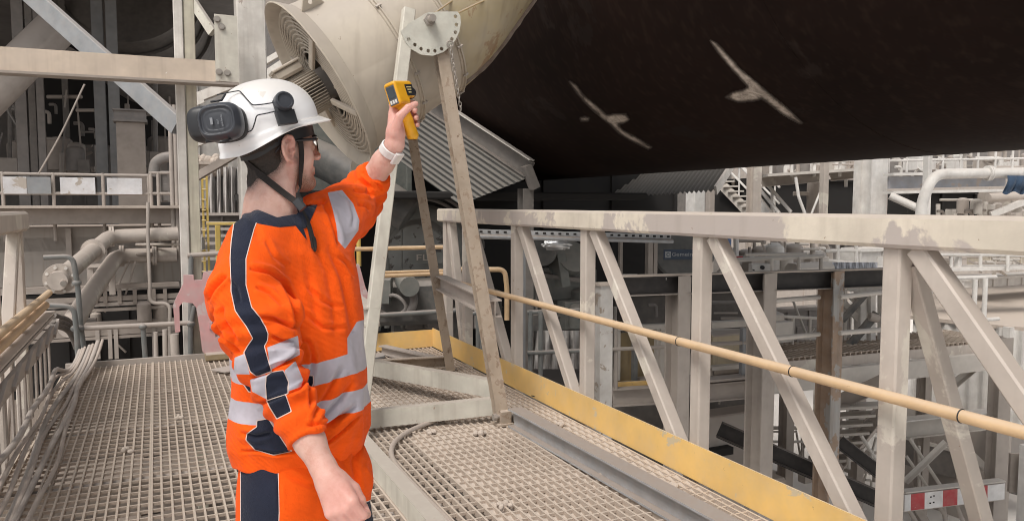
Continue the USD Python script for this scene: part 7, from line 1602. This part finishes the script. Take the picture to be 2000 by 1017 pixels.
slab('drum_tank', 'pale block tank between the sheeting and the near truss post', 'tank', P(1676, 540, 12.8), P(1730, 480, 13.6), M_BRIGHT2)
members('guard_rail', 'pale railing behind the truss rail at the right edge', 'railing', [('rail', 'tube', P(1815, 497, 13), P(2010, 499, 13.4), .028, 0)] + [('post', 'tube', P(x, 497, 13.1), P(x, 530, 13.1), .028, 0) for x in (1858, 1915, 1968)] + [('deck', 'bar', P(1838, 524, 13.2), P(2040, 520, 13.6), .5, .06), ('post', 'bar', P(1871, 500, 13.2), P(1871, 528, 13.2), .09, .09)], M_BRIGHT2)
slab('cabinet', 'cream cabinets beyond the railing at the right edge', 'cabinet', P(1888, 518, 15), P(2080, 490, 15.6), look('cream_cabinet', (.62, .56, .46), rough=.5, dust=.3))
slab('storage_tank', 'broad dusty pale wall of a tank below the right edge railing', 'tank', P(1835, 560, 15.5), P(2150, 527, 17), M_BRIGHT2)
clutter('pipe_rack', 'pale pipework in the gap right of the near truss post', 'pipework', 1822, 1990, 500, 528, 14, 34, 12, [M_BRIGHT, M_STEEL], .6)
slab('distant_building', 'dusty pale plant building far behind everything on the right', 'building', (19, 26, GROUND), (60, 30, 3.8), M_STEEL)
slab('distant_building', 'dusty beige plant block far behind the black portal frame', 'building', (8.7, 22, GROUND), (18.9, 25, 2.9), M_STEELD)

slab('dark_bay', 'dark hall wall behind the ochre cabinet and cream duct', 'wall', P(1190, 900, 13.2), P(1490, 556, 14.0), M_STEELD)

clutter('pipework', 'dim pipes and brackets between the dark columns at the far left', 'pipework', 2, 175, 170, 338, 17, 34, 44, [M_SHED, M_STEEL, M_BROWN, M_STEELD], .35)
clutter('pipework', 'dim brackets and pipes beside the tall box chute', 'pipework', 232, 345, 120, 338, 18.5, 26, 45, [M_SHED, M_STEEL, M_STEELD], .3)
clutter('pipework', 'dusty pipes and valves below the flanged pipe, beyond the end rail', 'pipework', 60, 345, 470, 640, 13.4, 34, 46, [M_BROWN, M_STEEL, M_POST], .25)
clutter('pipework', 'small pipes and boxes on the drive plinth behind the blower stand', 'pipework', 735, 1150, 430, 640, 10.8, 60, 47, [M_GREEN, M_GDARK, M_SHED, M_STEELD], .3)
clutter('pipework', 'pale pipes and posts under the grated platform', 'pipework', 1490, 1730, 770, 940, 12.2, 46, 48, [M_BRIGHT, M_STEEL, M_POST], .3)
clutter('pipework', 'small pipes and brackets beside the ochre cabinet', 'pipework', 1195, 1480, 575, 740, 11.2, 46, 49, [M_STEEL, M_SHED, M_BRIGHT], .3)
